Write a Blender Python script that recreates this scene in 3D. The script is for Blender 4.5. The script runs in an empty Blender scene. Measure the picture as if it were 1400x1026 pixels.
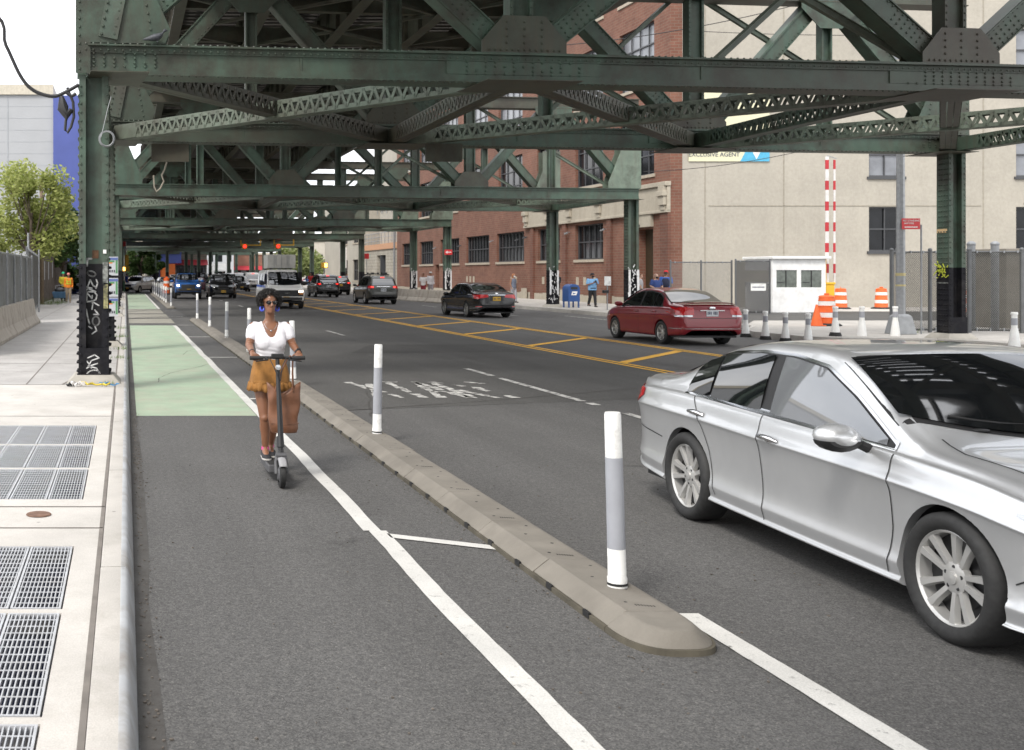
import bpy, bmesh, math, random
import numpy as np
from mathutils import Vector, Matrix, noise
from mathutils.bvhtree import BVHTree
random.seed(7)
SC = bpy.context.scene
COL = SC.collection
PI = math.pi
F, X0, Y0, H = 1450.0, 172.0, 374.0, 1.85

def V(*a): return Vector(a)
def lerp(a, b, t): return a + (b - a) * t

# ------------------------------------------------------------------ mesh builder
class MB:
    def __init__(s): s.v = []; s.f = []; s.mi = []; s.m = 0
    def add(s, vs, fs):
        n = len(s.v); s.v.extend([tuple(p) for p in vs])
        for f in fs: s.f.append(tuple(i + n for i in f)); s.mi.append(s.m)
        return s
    def box(s, c, d, rot=None):
        x, y, z = d[0] / 2, d[1] / 2, d[2] / 2
        p = [V(i, j, k) for i in (-x, x) for j in (-y, y) for k in (-z, z)]
        if rot is not None: p = [rot @ q for q in p]
        c = Vector(c)
        s.add([q + c for q in p], [(0, 1, 3, 2), (4, 6, 7, 5), (0, 4, 5, 1), (2, 3, 7, 6), (0, 2, 6, 4), (1, 5, 7, 3)])
        return s
    def box2(s, a, b):
        a, b = Vector(a), Vector(b)
        return s.box((a + b) / 2, (abs(b.x - a.x), abs(b.y - a.y), abs(b.z - a.z)))
    def frame(s, p0, p1, up=(0, 0, 1)):
        p0, p1 = Vector(p0), Vector(p1); d = (p1 - p0).normalized(); u = Vector(up)
        if abs(d.dot(u)) > .999: u = V(0, 1, 0)
        sd = d.cross(u).normalized(); u = sd.cross(d).normalized()
        return p0, p1, d, sd, u
    def beam(s, p0, p1, w, h, up=(0, 0, 1)):
        p0, p1, d, sd, u = s.frame(p0, p1, up)
        vs = []
        for p in (p0, p1):
            for a, b in ((-1, -1), (1, -1), (1, 1), (-1, 1)): vs.append(p + sd * (a * w / 2) + u * (b * h / 2))
        s.add(vs, [(0, 1, 2, 3), (7, 6, 5, 4), (0, 4, 5, 1), (1, 5, 6, 2), (2, 6, 7, 3), (3, 7, 4, 0)])
        return s
    def loft(s, rings, cap=True, close=True):
        n = len(rings[0]); vs = [p for r in rings for p in r]; fs = []
        for i in range(len(rings) - 1):
            for j in range(n if close else n - 1):
                k = (j + 1) % n
                fs.append((i * n + j, i * n + k, (i + 1) * n + k, (i + 1) * n + j))
        if cap:
            fs.append(tuple(range(n))[::-1]); fs.append(tuple((len(rings) - 1) * n + j for j in range(n)))
        return s.add(vs, fs)
    def tube(s, p0, p1, r0, r1=None, n=8, cap=True):
        if r1 is None: r1 = r0
        p0, p1, d, sd, u = s.frame(p0, p1)
        rings = [[p + (sd * math.cos(2 * PI * k / n) + u * math.sin(2 * PI * k / n)) * r for k in range(n)] for p, r in ((p0, r0), (p1, r1))]
        return s.loft(rings, cap)
    def path(s, pts, r, n=6, cap=True):
        pts = [Vector(p) for p in pts]; rings = []
        rr = r if isinstance(r, (list, tuple)) else [r] * len(pts)
        up = V(0, 0, 1); pu = None
        for i, p in enumerate(pts):
            d = (pts[min(i + 1, len(pts) - 1)] - pts[max(i - 1, 0)]).normalized()
            if pu is None:
                u = up if abs(d.z) < .95 else V(0, 1, 0)
            else: u = pu
            sd = d.cross(u)
            if sd.length < 1e-5: sd = d.cross(V(1, 0, 0))
            sd.normalize(); u = sd.cross(d).normalized(); pu = u
            rings.append([p + (sd * math.cos(2 * PI * k / n) + u * math.sin(2 * PI * k / n)) * rr[i] for k in range(n)])
        return s.loft(rings, cap)
    def lathe(s, prof, n=20, c=(0, 0, 0), rot=None, cap=False):
        c = Vector(c); rings = []
        for r, z in prof:
            ring = []
            for k in range(n):
                q = V(r * math.cos(2 * PI * k / n), r * math.sin(2 * PI * k / n), z)
                if rot is not None: q = rot @ q
                ring.append(q + c)
            rings.append(ring)
        return s.loft(rings, cap)
    def prism(s, poly, a, b, fn):
        """poly of 2D pts, extruded between a and b; fn(u,v,w)->xyz"""
        n = len(poly)
        vs = [fn(p[0], p[1], a) for p in poly] + [fn(p[0], p[1], b) for p in poly]
        fs = [tuple(range(n))[::-1], tuple(range(n, 2 * n))]
        for i in range(n): j = (i + 1) % n; fs.append((i, j, n + j, n + i))
        return s.add(vs, fs)
    def sphere(s, c, r, n=10, m=7, sc=(1, 1, 1)):
        c = Vector(c); rings = []
        for i in range(1, m):
            a = PI * i / m
            rings.append([c + V(r * math.sin(a) * math.cos(2 * PI * k / n) * sc[0], r * math.sin(a) * math.sin(2 * PI * k / n) * sc[1], -r * math.cos(a) * sc[2]) for k in range(n)])
        b = len(s.v); s.loft(rings, False)
        e = len(s.v)
        s.add([c + V(0, 0, -r * sc[2]), c + V(0, 0, r * sc[2])], [])
        for k in range(n):
            j = (k + 1) % n
            s.f.append((e, b + j, b + k)); s.mi.append(s.m)
            t = b + (m - 2) * n
            s.f.append((e + 1, t + k, t + j)); s.mi.append(s.m)
        return s
    def rivet(s, c, nrm, r=.02, h=.014):
        r *= 1.25; h *= 1.35
        nrm = Vector(nrm).normalized(); c = Vector(c)
        a = nrm.orthogonal().normalized(); b = nrm.cross(a)
        vs = [c + (a * math.cos(k * PI / 3) + b * math.sin(k * PI / 3)) * r for k in range(6)]
        vs += [c + nrm * h + (a * math.cos(k * PI / 3) + b * math.sin(k * PI / 3)) * r * .6 for k in range(6)]
        fs = [(k, (k + 1) % 6, 6 + (k + 1) % 6, 6 + k) for k in range(6)] + [(6, 7, 8, 9, 10, 11)]
        return s.add(vs, fs)
    def build(s, name, mats, parent=None, smooth=False, ang=35, bevel=0, loc=None, fix=True):
        me = bpy.data.meshes.new(name); me.from_pydata(s.v, [], s.f); 
        if not isinstance(mats, (list, tuple)): mats = [mats]
        for m in mats: me.materials.append(m)
        if len(mats) > 1: me.polygons.foreach_set('material_index', s.mi)
        if fix:
            bm = bmesh.new(); bm.from_mesh(me); bmesh.ops.recalc_face_normals(bm, faces=bm.faces); bm.to_mesh(me); bm.free()
        if smooth:
            me.polygons.foreach_set('use_smooth', [True] * len(me.polygons))
            if ang < 180: me.set_sharp_from_angle(angle=math.radians(ang))
        me.update()
        return link(name, me, parent, bevel, loc)

def link(name, me, parent=None, bevel=0, loc=None):
    o = bpy.data.objects.new(name, me); COL.objects.link(o)
    if parent is not None: o.parent = parent
    if loc is not None: o.location = loc
    if bevel:
        b = o.modifiers.new('bevel', 'BEVEL'); b.width = bevel; b.segments = 2; b.limit_method = 'ANGLE'; b.angle_limit = math.radians(40)
    return o

def tag(o, label=None, cat=None, group=None, kind=None):
    if label: o['label'] = label
    if cat: o['category'] = cat
    if group: o['group'] = group
    if kind: o['kind'] = kind
    return o

def thing(name, label, cat, loc=(0, 0, 0), rz=0, group=None):
    o = bpy.data.objects.new(name, None); COL.objects.link(o); o.empty_display_size = .2
    o.location = loc; o.rotation_euler = (0, 0, rz)
    return tag(o, label, cat, group)

def dup(root, loc=None, rz=None, label=None, group=None):
    r = root.copy(); COL.objects.link(r)
    if loc is not None: r.location = loc
    if rz is not None: r.rotation_euler = (0, 0, rz)
    if label: r['label'] = label
    if group: r['group'] = group
    for ch in list(root.children):
        c = ch.copy(); COL.objects.link(c); c.parent = r
        for g in list(ch.children):
            d = g.copy(); COL.objects.link(d); d.parent = c
    return r

def text_mesh(txt, size, name='lettering', extrude=.004, align='CENTER'):
    cu = bpy.data.curves.new(name, 'FONT'); cu.body = txt; cu.size = size; cu.extrude = extrude
    cu.align_x = align; cu.align_y = 'CENTER'; cu.resolution_u = 3
    o = bpy.data.objects.new(name, cu); COL.objects.link(o)
    bpy.context.view_layer.update()
    dg = bpy.context.evaluated_depsgraph_get()
    me = bpy.data.meshes.new_from_object(o.evaluated_get(dg))
    bpy.data.objects.remove(o); bpy.data.curves.remove(cu)
    return me

def place_text(txt, size, mat, parent, loc, rot, name='lettering', extrude=.004, align='CENTER'):
    me = text_mesh(txt, size, name, extrude, align); me.materials.clear(); me.materials.append(mat)
    o = link(name, me, parent); o.location = loc; o.rotation_euler = rot
    return o

def remesh(mb, voxel, smooth_it=4, smooth_f=.5, name='body'):
    me = bpy.data.meshes.new('tmp'); me.from_pydata(mb.v, [], mb.f)
    bm = bmesh.new(); bm.from_mesh(me); bmesh.ops.recalc_face_normals(bm, faces=bm.faces); bm.to_mesh(me); bm.free()
    o = bpy.data.objects.new('tmp', me); COL.objects.link(o)
    r = o.modifiers.new('r', 'REMESH'); r.mode = 'VOXEL'; r.voxel_size = voxel
    if smooth_it:
        k = o.modifiers.new('s', 'SMOOTH'); k.factor = smooth_f; k.iterations = smooth_it
    bpy.context.view_layer.update()
    dg = bpy.context.evaluated_depsgraph_get()
    out = bpy.data.meshes.new_from_object(o.evaluated_get(dg)); out.name = name
    bpy.data.objects.remove(o); bpy.data.meshes.remove(me)
    out.polygons.foreach_set('use_smooth', [True] * len(out.polygons))
    out.materials.clear()
    return out

# ------------------------------------------------------------------ materials
MATS = {}
def nt(name):
    m = bpy.data.materials.new(name); m.use_nodes = True
    t = m.node_tree; b = t.nodes['Principled BSDF']
    return m, t, b
def N(t, typ, **kw):
    n = t.nodes.new(typ)
    for k, v in kw.items():
        if k.startswith('i_'):
            key = k[2:]
            key = int(key) if key.isdigit() else key.replace('_', ' ')
            n.inputs[key].default_value = v
        else: setattr(n, k, v)
    return n
def rgb(c): return (c[0], c[1], c[2], 1)
def hexc(h):
    h = h.lstrip('#'); r = [int(h[i:i + 2], 16) / 255 for i in (0, 2, 4)]
    return tuple(c / 12.92 if c <= .04045 else ((c + .055) / 1.055) ** 2.4 for c in r)
def noise_tex(t, scale, detail=4, rough=.55, coord='Object', vec=None):
    n = N(t, 'ShaderNodeTexNoise'); n.inputs['Scale'].default_value = scale; n.inputs['Detail'].default_value = detail
    n.inputs['Roughness'].default_value = rough
    if vec is None:
        tc = N(t, 'ShaderNodeTexCoord'); vec = tc.outputs[coord]
    t.links.new(vec, n.inputs['Vector']); return n
def ramp(t, inp, stops):
    r = N(t, 'ShaderNodeValToRGB'); e = r.color_ramp.elements
    while len(e) > 1: e.remove(e[-1])
    e[0].position = stops[0][0]; e[0].color = rgb(stops[0][1]) if len(stops[0][1]) == 3 else stops[0][1]
    for p, c in stops[1:]:
        q = e.new(p); q.color = rgb(c)
    t.links.new(inp, r.inputs[0]); return r
def mixc(t, fac, a, b, mode='MIX'):
    m = N(t, 'ShaderNodeMix', data_type='RGBA', blend_type=mode)
    for s, v in ((0, fac), (6, a), (7, b)):
        if hasattr(v, 'links') or hasattr(v, 'is_linked'): t.links.new(v, m.inputs[s])
        elif s == 0: m.inputs[0].default_value = v
        else: m.inputs[s].default_value = rgb(v)
    return m.outputs[2]
def bump(t, b, h, strength=.3, dist=.01):
    n = N(t, 'ShaderNodeBump'); n.inputs['Strength'].default_value = strength; n.inputs['Distance'].default_value = dist
    t.links.new(h, n.inputs['Height']); t.links.new(n.outputs[0], b.inputs['Normal'])
def M(name, col, rough=.6, metal=0, var=.12, scale=6, detail=5, bmp=0, bscale=60, coat=0, spec=.5, coord='Object', dirt=None, dscale=1.5, damt=.5, emit=0):
    if name in MATS: return MATS[name]
    m, t, b = nt(name)
    b.inputs['Roughness'].default_value = rough; b.inputs['Metallic'].default_value = metal
    b.inputs['Specular IOR Level'].default_value = spec
    if coat: b.inputs['Coat Weight'].default_value = coat; b.inputs['Coat Roughness'].default_value = .04
    n = noise_tex(t, scale, detail, coord=coord)
    lo = tuple(c * (1 - var) for c in col); hi = tuple(min(1, c * (1 + var)) for c in col)
    c = ramp(t, n.outputs[0], [(.3, lo), (.7, hi)]).outputs[0]
    if dirt is not None:
        d = noise_tex(t, dscale, 8, .7, coord=coord)
        r = ramp(t, d.outputs[0], [(.48, (0, 0, 0)), (.68, (damt,) * 3)])
        c = mixc(t, r.outputs[0], c, dirt)
    t.links.new(c, b.inputs['Base Color'])
    if bmp:
        n2 = noise_tex(t, bscale, 6, coord=coord); bump(t, b, n2.outputs[0], bmp)
    if emit:
        b.inputs['Emission Color'].default_value = rgb(col); b.inputs['Emission Strength'].default_value = emit
    MATS[name] = m; return m

STEEL = (.058, .096, .070)
def steel_mat(name, col, rust, amt):
    m, t, b = nt(name)
    b.inputs['Roughness'].default_value = .55
    n = noise_tex(t, 3, 6); base = ramp(t, n.outputs[0], [(.3, tuple(c * .8 for c in col)), (.72, tuple(c * 1.25 for c in col))]).outputs[0]
    tc = N(t, 'ShaderNodeTexCoord'); mp = N(t, 'ShaderNodeMapping'); mp.inputs['Scale'].default_value = (6, 6, .7)
    t.links.new(tc.outputs['Object'], mp.inputs['Vector'])
    st = noise_tex(t, 1.0, 7, .7, vec=mp.outputs[0])
    r = ramp(t, st.outputs[0], [(.46, (0, 0, 0)), (.66, (amt,) * 3)])
    c = mixc(t, r.outputs[0], base, rust)
    n4 = noise_tex(t, 2.2, 9, .8, vec=mp.outputs[0]); r4 = ramp(t, n4.outputs[0], [(.62, (0, 0, 0)), (.74, (.35,) * 3)]); c = mixc(t, r4.outputs[0], c, (.17, .17, .14))
    n3 = noise_tex(t, 1.1, 8, .7); r3 = ramp(t, n3.outputs[0], [(.48, (0, 0, 0)), (.64, (.75,) * 3)])
    c = mixc(t, r3.outputs[0], c, tuple(x * .45 for x in rust))
    n5 = noise_tex(t, .16, 3, .5); r5 = ramp(t, n5.outputs[0], [(.46, (0, 0, 0)), (.62, (.5,) * 3)]); c = mixc(t, r5.outputs[0], c, tuple(x * .62 for x in rust))
    t.links.new(c, b.inputs['Base Color'])
    bump(t, b, noise_tex(t, 30, 4).outputs[0], .15)
    MATS[name] = m; return m
m_steel = steel_mat('green_steel', STEEL, (.075, .062, .045), .45)
m_steel_rust = steel_mat('rusty_green_steel', (.058, .066, .047), (.075, .055, .036), .6)
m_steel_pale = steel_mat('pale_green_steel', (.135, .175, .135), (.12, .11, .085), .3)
m_black = M('black_paint', (.008, .008, .011), .6, var=.4, scale=8, bmp=.1, spec=.2, dirt=(.05, .047, .045), dscale=3, damt=.5)
m_deck = M('dark_timber', (.035, .031, .027), .85, var=.35, scale=5)
m_rubberkerb = M('weathered_rubber', (.195, .178, .152), .85, var=.16, scale=3, bmp=.3, bscale=120, dirt=(.14, .125, .105), dscale=2.2, damt=.5)
m_white = M('white_plastic', (.76, .76, .74), .5, var=.06, dirt=(.26, .25, .235), dscale=7, damt=.55)
m_reflect = M('grey_reflective_sleeve', (.33, .34, .37), .38, var=.06)
m_darkrub = M('black_rubber', (.016, .016, .016), .7, var=.3, scale=20)
m_tyre = M('tyre_rubber', (.018, .018, .018), .68, var=.3, scale=30)
m_chrome = M('chrome', (.75, .75, .76), .12, 1, var=.02)
m_alloy = M('alloy', (.50, .495, .48), .3, .5, var=.05)
m_glass = M('dark_glass', (.006, .007, .008), .03, 0, var=.02, spec=.9)
m_plasticblk = M('black_plastic', (.014, .014, .015), .5, var=.2)
m_redlight = M('red_lamp', (.45, .01, .012), .15, var=.05, coat=.6)
m_redlit = M('lit_red_lamp', (.9, .03, .02), .2, var=.02, emit=1.8)
m_amberlit = M('lit_amber_lamp', (1, .55, .12), .2, var=.02, emit=3.0)
m_headlit = M('lit_head_lamp', (1, .86, .65), .2, var=.02, emit=3.5)
m_clear = M('clear_lamp', (.5, .52, .55), .08, .4, var=.1, coat=1)
m_conc = M('concrete', (.36, .34, .30), .85, var=.12, scale=3, bmp=.15, bscale=80, dirt=(.2, .18, .15), dscale=1.2, damt=.5)
m_galv = M('galvanised', (.3, .31, .32), .45, .6, var=.15, scale=10)
m_orange = M('safety_orange', (.75, .13, .025), .5, var=.1, dirt=(.3, .1, .05), dscale=5, damt=.3)
m_yellow = M('signal_yellow', (.75, .42, .02), .45, var=.08)
m_wood = M('weathered_pole_wood', (.2, .15, .1), .85, var=.25, scale=8)
m_cable = M('cable_black', (.02, .02, .022), .6, var=.2)
m_signred = M('sign_red', (.5, .02, .025), .4, var=.05)

m_glass.node_tree.nodes['Principled BSDF'].inputs['IOR'].default_value = 1.85
# ------------------------------------------------------------------ ground, road, pavements
def gp(x, y, z=0.0):
    Y = F * (H - z) / (y - Y0); return V((x - X0) * Y / F, Y, z)
def structure(o): o['kind'] = 'structure'; return o

def asphalt(name, col, patch=.12):
    m, t, b = nt(name); b.inputs['Roughness'].default_value = .8; b.inputs['Specular IOR Level'].default_value = .35
    big = noise_tex(t, .55, 6, .6); c = ramp(t, big.outputs[0], [(.3, tuple(x * (1 - patch) for x in col)), (.7, tuple(x * (1 + patch) for x in col))]).outputs[0]
    # streaks along the street (wheel paths)
    tc = N(t, 'ShaderNodeTexCoord'); mp = N(t, 'ShaderNodeMapping'); mp.inputs['Scale'].default_value = (1.1, .035, 1)
    t.links.new(tc.outputs['Object'], mp.inputs['Vector']); s = noise_tex(t, 1.3, 4, .6, vec=mp.outputs[0])
    c = mixc(t, .35, c, ramp(t, s.outputs[0], [(.35, tuple(x * .72 for x in col)), (.65, tuple(x * 1.22 for x in col))]).outputs[0])
    v = N(t, 'ShaderNodeTexVoronoi'); v.inputs['Scale'].default_value = 150; t.links.new(tc.outputs['Object'], v.inputs['Vector'])
    sp = N(t, 'ShaderNodeSeparateColor'); t.links.new(v.outputs['Color'], sp.inputs[0])
    agg = ramp(t, sp.outputs[0], [(.0, (.55, .55, .55)), (.6, (1.0, 1.0, 1.0)), (.93, (1.22, 1.21, 1.18)), (1, (1.6, 1.58, 1.5))])
    c = mixc(t, 1.0, c, agg.outputs[0], 'MULTIPLY')
    f = noise_tex(t, 26, 3, .7); fr = ramp(t, f.outputs[0], [(.3, (.8, .8, .8)), (.7, (1.2, 1.2, 1.2))])
    c = mixc(t, 1.0, c, fr.outputs[0], 'MULTIPLY')
    # dark sealed cracks / oil spots
    o = noise_tex(t, .9, 9, .75); orr = ramp(t, o.outputs[0], [(.30, (.62, .62, .62)), (.40, (1, 1, 1))])
    c = mixc(t, 1.0, c, orr.outputs[0], 'MULTIPLY')
    t.links.new(c, b.inputs['Base Color'])
    bump(t, b, v.outputs['Distance'], .3, .004)
    return m
m_asph = asphalt('asphalt', (.106, .104, .102))
m_asph2 = asphalt('older_asphalt', (.088, .086, .083), .16)
m_asph3 = asphalt('patched_asphalt', (.064, .062, .060), .1)

def worn_paint(name, col, wear=.42, under=(.09, .087, .083), scale=9, soft=.06):
    m, t, b = nt(name); b.inputs['Roughness'].default_value = .7
    n = noise_tex(t, scale, 9, .75); n2 = noise_tex(t, 2.2, 4)
    c = ramp(t, n2.outputs[0], [(.3, tuple(x * .86 for x in col)), (.7, tuple(min(1, x * 1.08) for x in col))]).outputs[0]
    r = ramp(t, n.outputs[0], [(wear - soft, (0, 0, 0)), (wear + soft, (1, 1, 1))])
    c = mixc(t, r.outputs[0], under, c)
    f = noise_tex(t, 120, 3, .7); fr = ramp(t, f.outputs[0], [(.3, (.82,) * 3), (.6, (1.08,) * 3)])
    c = mixc(t, 1.0, c, fr.outputs[0], 'MULTIPLY')
    t.links.new(c, b.inputs['Base Color']); bump(t, b, f.outputs[0], .3, .004)
    MATS[name] = m; return m
m_linewhite = worn_paint('white_road_paint', (.60, .59, .56), .355, scale=14)
m_linewhite2 = worn_paint('worn_white_road_paint', (.55, .54, .51), .47, scale=6, soft=.05)
m_yellowline = worn_paint('yellow_road_paint', (.86, .46, .035), .30, scale=7)
m_green = worn_paint('green_lane_paint', (.325, .415, .30), .27, under=(.17, .19, .15), scale=3.0, soft=.14)
def _green_dust(m):
    t = m.node_tree; b = t.nodes['Principled BSDF']; src = b.inputs['Base Color'].links[0].from_socket
    n = noise_tex(t, 1.4, 9, .75); r = ramp(t, n.outputs[0], [(.45, (0, 0, 0)), (.66, (.75,) * 3)]); c = mixc(t, r.outputs[0], src, (.36, .345, .275))
    n = noise_tex(t, 5, 9, .8); r = ramp(t, n.outputs[0], [(.62, (0, 0, 0)), (.72, (.5,) * 3)]); c = mixc(t, r.outputs[0], c, (.14, .15, .125)); t.links.new(c, b.inputs['Base Color'])
_green_dust(m_green)

def pave(name, col, dirt, damt=.6, joints=None):
    m, t, b = nt(name); b.inputs['Roughness'].default_value = .9
    n = noise_tex(t, 1.2, 7, .65); c = ramp(t, n.outputs[0], [(.3, tuple(x * .84 for x in col)), (.7, tuple(min(1, x * 1.1) for x in col))]).outputs[0]
    d = noise_tex(t, 2.3, 9, .78); r = ramp(t, d.outputs[0], [(.5, (0, 0, 0)), (.72, (damt,) * 3)])
    c = mixc(t, r.outputs[0], c, dirt)
    f = noise_tex(t, 140, 2, .6); fr = ramp(t, f.outputs[0], [(.3, (.86,) * 3), (.7, (1.1,) * 3)])
    c = mixc(t, 1.0, c, fr.outputs[0], 'MULTIPLY')
    # dark gum spots
    tc = N(t, 'ShaderNodeTexCoord'); v = N(t, 'ShaderNodeTexVoronoi'); v.inputs['Scale'].default_value = 3.3; t.links.new(tc.outputs['Object'], v.inputs['Vector'])
    vr = ramp(t, v.outputs['Distance'], [(.035, (.55,) * 3), (.06, (1,) * 3)])
    c = mixc(t, 1.0, c, vr.outputs[0], 'MULTIPLY')
    t.links.new(c, b.inputs['Base Color']); bump(t, b, f.outputs[0], .35, .004)
    MATS[name] = m; return m
m_pave_new = pave('new_concrete_paving', (.52, .495, .46), (.36, .33, .29), .45)
m_pave_old = pave('old_concrete_paving', (.40, .385, .37), (.25, .235, .215), .6)
m_pave_far = pave('kerbside_concrete', (.42, .40, .37), (.24, .22, .2), .6)
m_kerb = pave('kerb_stone', (.49, .465, .43), (.29, .265, .23), .55)
m_joint = M('joint_filler', (.17, .152, .135), .9, var=.2)
m_pit_shade = M('pit_shade', (.008, .014, .05), .9, var=.4)
m_grate = M('galvanised_grating', (.47, .48, .50), .5, .2, var=.12, scale=14, dirt=(.3, .27, .24), dscale=4, damt=.35)

def sheet(name, mat, rects, z, kind='structure'):
    mb = MB()
    for r in rects:
        if len(r) == 4 and not hasattr(r[0], '__len__'):
            x0, y0, x1, y1 = r
            mb.add([(x0, y0, z), (x1, y0, z), (x1, y1, z), (x0, y1, z)], [(0, 1, 2, 3)])
        else: mb.add([(p[0], p[1], z) for p in r], [tuple(range(len(r)))])
    o = mb.build(name, mat); o['kind'] = kind; return o

m_ground = M('waste_ground', (.2, .19, .165), .95, var=.25, scale=.6)
sheet('ground', m_ground, [(-600, -60, 700, 1500)], -.03)
sheet('road', m_asph, [(-.1, -40, 60, 420)], 0)
# older resurfacing strip beyond Y=14.6 right of the separator, dark patches
sheet('older_road_surface', m_asph2, [[(2.6, 14.2), (10.0, 16.3), (10.0, 60), (2.6, 60)]], .0025)
sheet('road_patch', m_asph3, [[(5.2, 24.5), (9.6, 24.9), (9.5, 27.6), (6.3, 27.4)], [(13.8, 20), (17.0, 20.4), (16.9, 24), (13.9, 23.6)]], .0045)

# lane markings
def wob(x, y0, y1, w, n=60, a=.012, seed=0, dx=0.0):
    L = []; R = []
    for i in range(n + 1):
        y = lerp(y0, y1, i / n); o = noise.noise(V(y * .6, seed, 3)) * a * 2 + dx * i / n
        L.append((x - w / 2 + o + noise.noise(V(y * 5, seed, 1)) * a * .5, y)); R.append((x + w / 2 + o + noise.noise(V(y * 5, seed, 7)) * a * .5, y))
    return [[L[i], R[i], R[i + 1], L[i + 1]] for i in range(n)]
sheet('bike_lane_line', m_linewhite, wob(1.79, 1.5, 7.6, .125, 50, .012, 1) + wob(1.775, 7.6, 37.5, .125, 120, .014, 2, -.05) + wob(1.72, 55, 98, .125, 60, .014, 3), .007)
sheet('bike_lane_green', m_green, [(.14, 13.75, 1.70, 37.6), (.14, 55, 1.64, 98)], .0035)
m_tan = worn_paint('dusty_tan_surfacing', (.30, .285, .24), .33, under=(.12, .115, .1), scale=2.5, soft=.15)
sheet('bike_lane_slabs', m_tan, [(.12, 39.3, 1.82, 43.2), (.12, 44.0, 1.8, 47.9), (.12, 48.8, 1.76, 54.4)], .0035)
ticks = [[(1.85, 7.52), (1.85, 7.40), (2.5, 7.06), (2.5, 7.18)]]
for y in (15.6, 23.3, 30.8, 37.8, 45, 52): ticks.append((1.83, y - .06, 2.44, y + .06))
sheet('separator_tick_lines', m_linewhite, ticks, .007)
sheet('edge_line', m_linewhite, wob(3.04, 1.5, 5.75, .13, 40, .012, 5), .007)
dash = [(6.53, 13.0, 6.65, 14.0), (6.53, 14.85, 6.66, 15.1), (6.53, 15.3, 6.65, 18.7), (6.54, 19.1, 6.66, 20.6)]
for y in (31.5, 46, 58.5, 71, 84): dash.append((6.42, y, 6.53, y + 2.6))
for y in (33.5, 46, 58, 70, 82): dash.append((16.95, y, 17.07, y + 3))
for x0, y0, x1, y1 in ((19.0, 34, 19.1, 46), ): dash.append((x0, y0, x1, y1))
sheet('lane_dashes', m_linewhite2, dash, .007)
yl = []
for x in (10.02, 10.22): yl += wob(x, 4, 120, .1, 120, .012, 11 + x)
for x in (13.2, 13.4): yl += wob(x, 4, 120, .1, 120, .012, 21 + x)
for k in range(-2, 15):
    y = 21.8 + 5.1 * k
    yl.append([(10.3, y), (10.3, y + .34), (13.1, y + 3.5), (13.1, y + 3.16)])
sheet('median_hatching', m_yellowline, yl, .007)
# worn word legend on the lane
leg = []
rr = random.Random(4)
def stroke(pts, w):
    for (a, b) in zip(pts[:-1], pts[1:]):
        a, b = V(*a), V(*b); d = (b - a).normalized(); n = V(-d.y, d.x) * w / 2
        k = max(1, int((b - a).length / .25))
        for i in range(k):
            if rr.random() < .22: continue
            p, q = a.lerp(b, i / k), a.lerp(b, (i + 1) / k); j = lambda: V(rr.uniform(-.03, .03), rr.uniform(-.04, .04))
            leg.append([tuple(p - n + j()), tuple(p + n + j()), tuple(q + n + j()), tuple(q - n + j())])
for i, s in enumerate([[((0, 0), (.45, 2.3)), ((.45, 0), (0, 2.3))], [((0, 2.3), (.5, 2.3)), ((.25, 0), (.25, 2.3))], [((0, 0), (.25, 2.3), (.5, 0)), ((.1, .8), (.4, .8))], [((0, 0), (0, 2.3), (.45, 1.6), (0, 1.1)), ((.1, 1.1), (.45, 0))], [((.45, 2.0), (.2, 2.3), (0, 1.2), (.2, 0), (.45, .3))]]):
    for st in s: stroke([(3.75 + i * .47 + p[0] * .78, 15.7 + p[1]) for p in st], .12)
sheet('worn_lane_legend', m_linewhite2, leg, .0075)

# stop line and crossing far away
sheet('far_crosswalk', m_linewhite2, [(2.2 + i * 1.2, 108, 2.8 + i * 1.2, 112) for i in range(14)], .007)

# ------------------------------------------------------------------ left pavement
SW = .13
mb = MB()
XL, XR = -9.0, -.155
G = [(1.0, 6.69), (8.07, 12.0)]; GX0, GX1 = -1.80, -.325
mb.box2((XL, -10, -.02), (GX0, 16.4, SW)); mb.box2((GX1, -10, -.02), (XR, 16.4, SW))
mb.box2((GX0, -10, -.02), (GX1, G[0][0], SW)); mb.box2((GX0, G[0][1], -.02), (GX1, G[1][0], SW)); mb.box2((GX0, G[1][1], -.02), (GX1, 16.4, SW))
bars = []
for y in (5.41, 4.085, 2.76): bars.append(y)
for y in (10.66, 9.36): bars.append(y)
for y in bars: mb.box2((GX0, y - .032, -.02), (GX1, y + .032, SW - .003))
structure(mb.build('pavement', m_pave_new))
mb = MB(); mb.box2((XL, 16.4, -.02), (XR, 60, SW)); structure(mb.build('older_pavement', m_pave_old))
mb = MB(); mb.box2((XL, 60.01, -.02), (XR, 300, SW - .004)); structure(mb.build('far_pavement', m_pave_old))
sheet('grating_pit_shade', m_pit_shade, [(GX0, G[0][0], GX1, G[0][1]), (GX0, G[1][0], GX1, G[1][1])], .018)  # shallow sheet; the shade of the deep vent is put into its dark colour
# joints
j = []
for y in (7.15, 7.8, 12.75, 16.36, 20.2, 26, 31.5, 37, 43): j.append((XL, y, XR, y + (.02 if y < 16 else .03)))
j += [(-1.55, 16.4, -1.53, 60), (-.178, -10, -.150, 60), (-3.2, 7, -3.18, 60)]
j.append([(-1.0, 16.4), (-.96, 16.4), (-.55, 19.3), (-.58, 19.4)])
sheet('pavement_joints', m_joint, j, SW + .0035)
# kerb with rounded nose in 3 m stones
mb = MB(); y = -6.0
prof = [(-.147, -.02), (-.147, SW + .004), (-.03, SW + .006), (-.002, SW - .004), (.012, SW - .03), (.045, -.02)]
while y < 140:
    L = 3.05 if y < 60 else 10; o = noise.noise(V(y, 2, 2)) * .006
    mb.prism([(p[0] + o, p[1] + o * .4) for p in prof], y + .006, y + L - .006, lambda u, v, w: (u, w, v)); y += L
structure(mb.build('kerb', m_kerb, smooth=True, ang=50))
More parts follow.
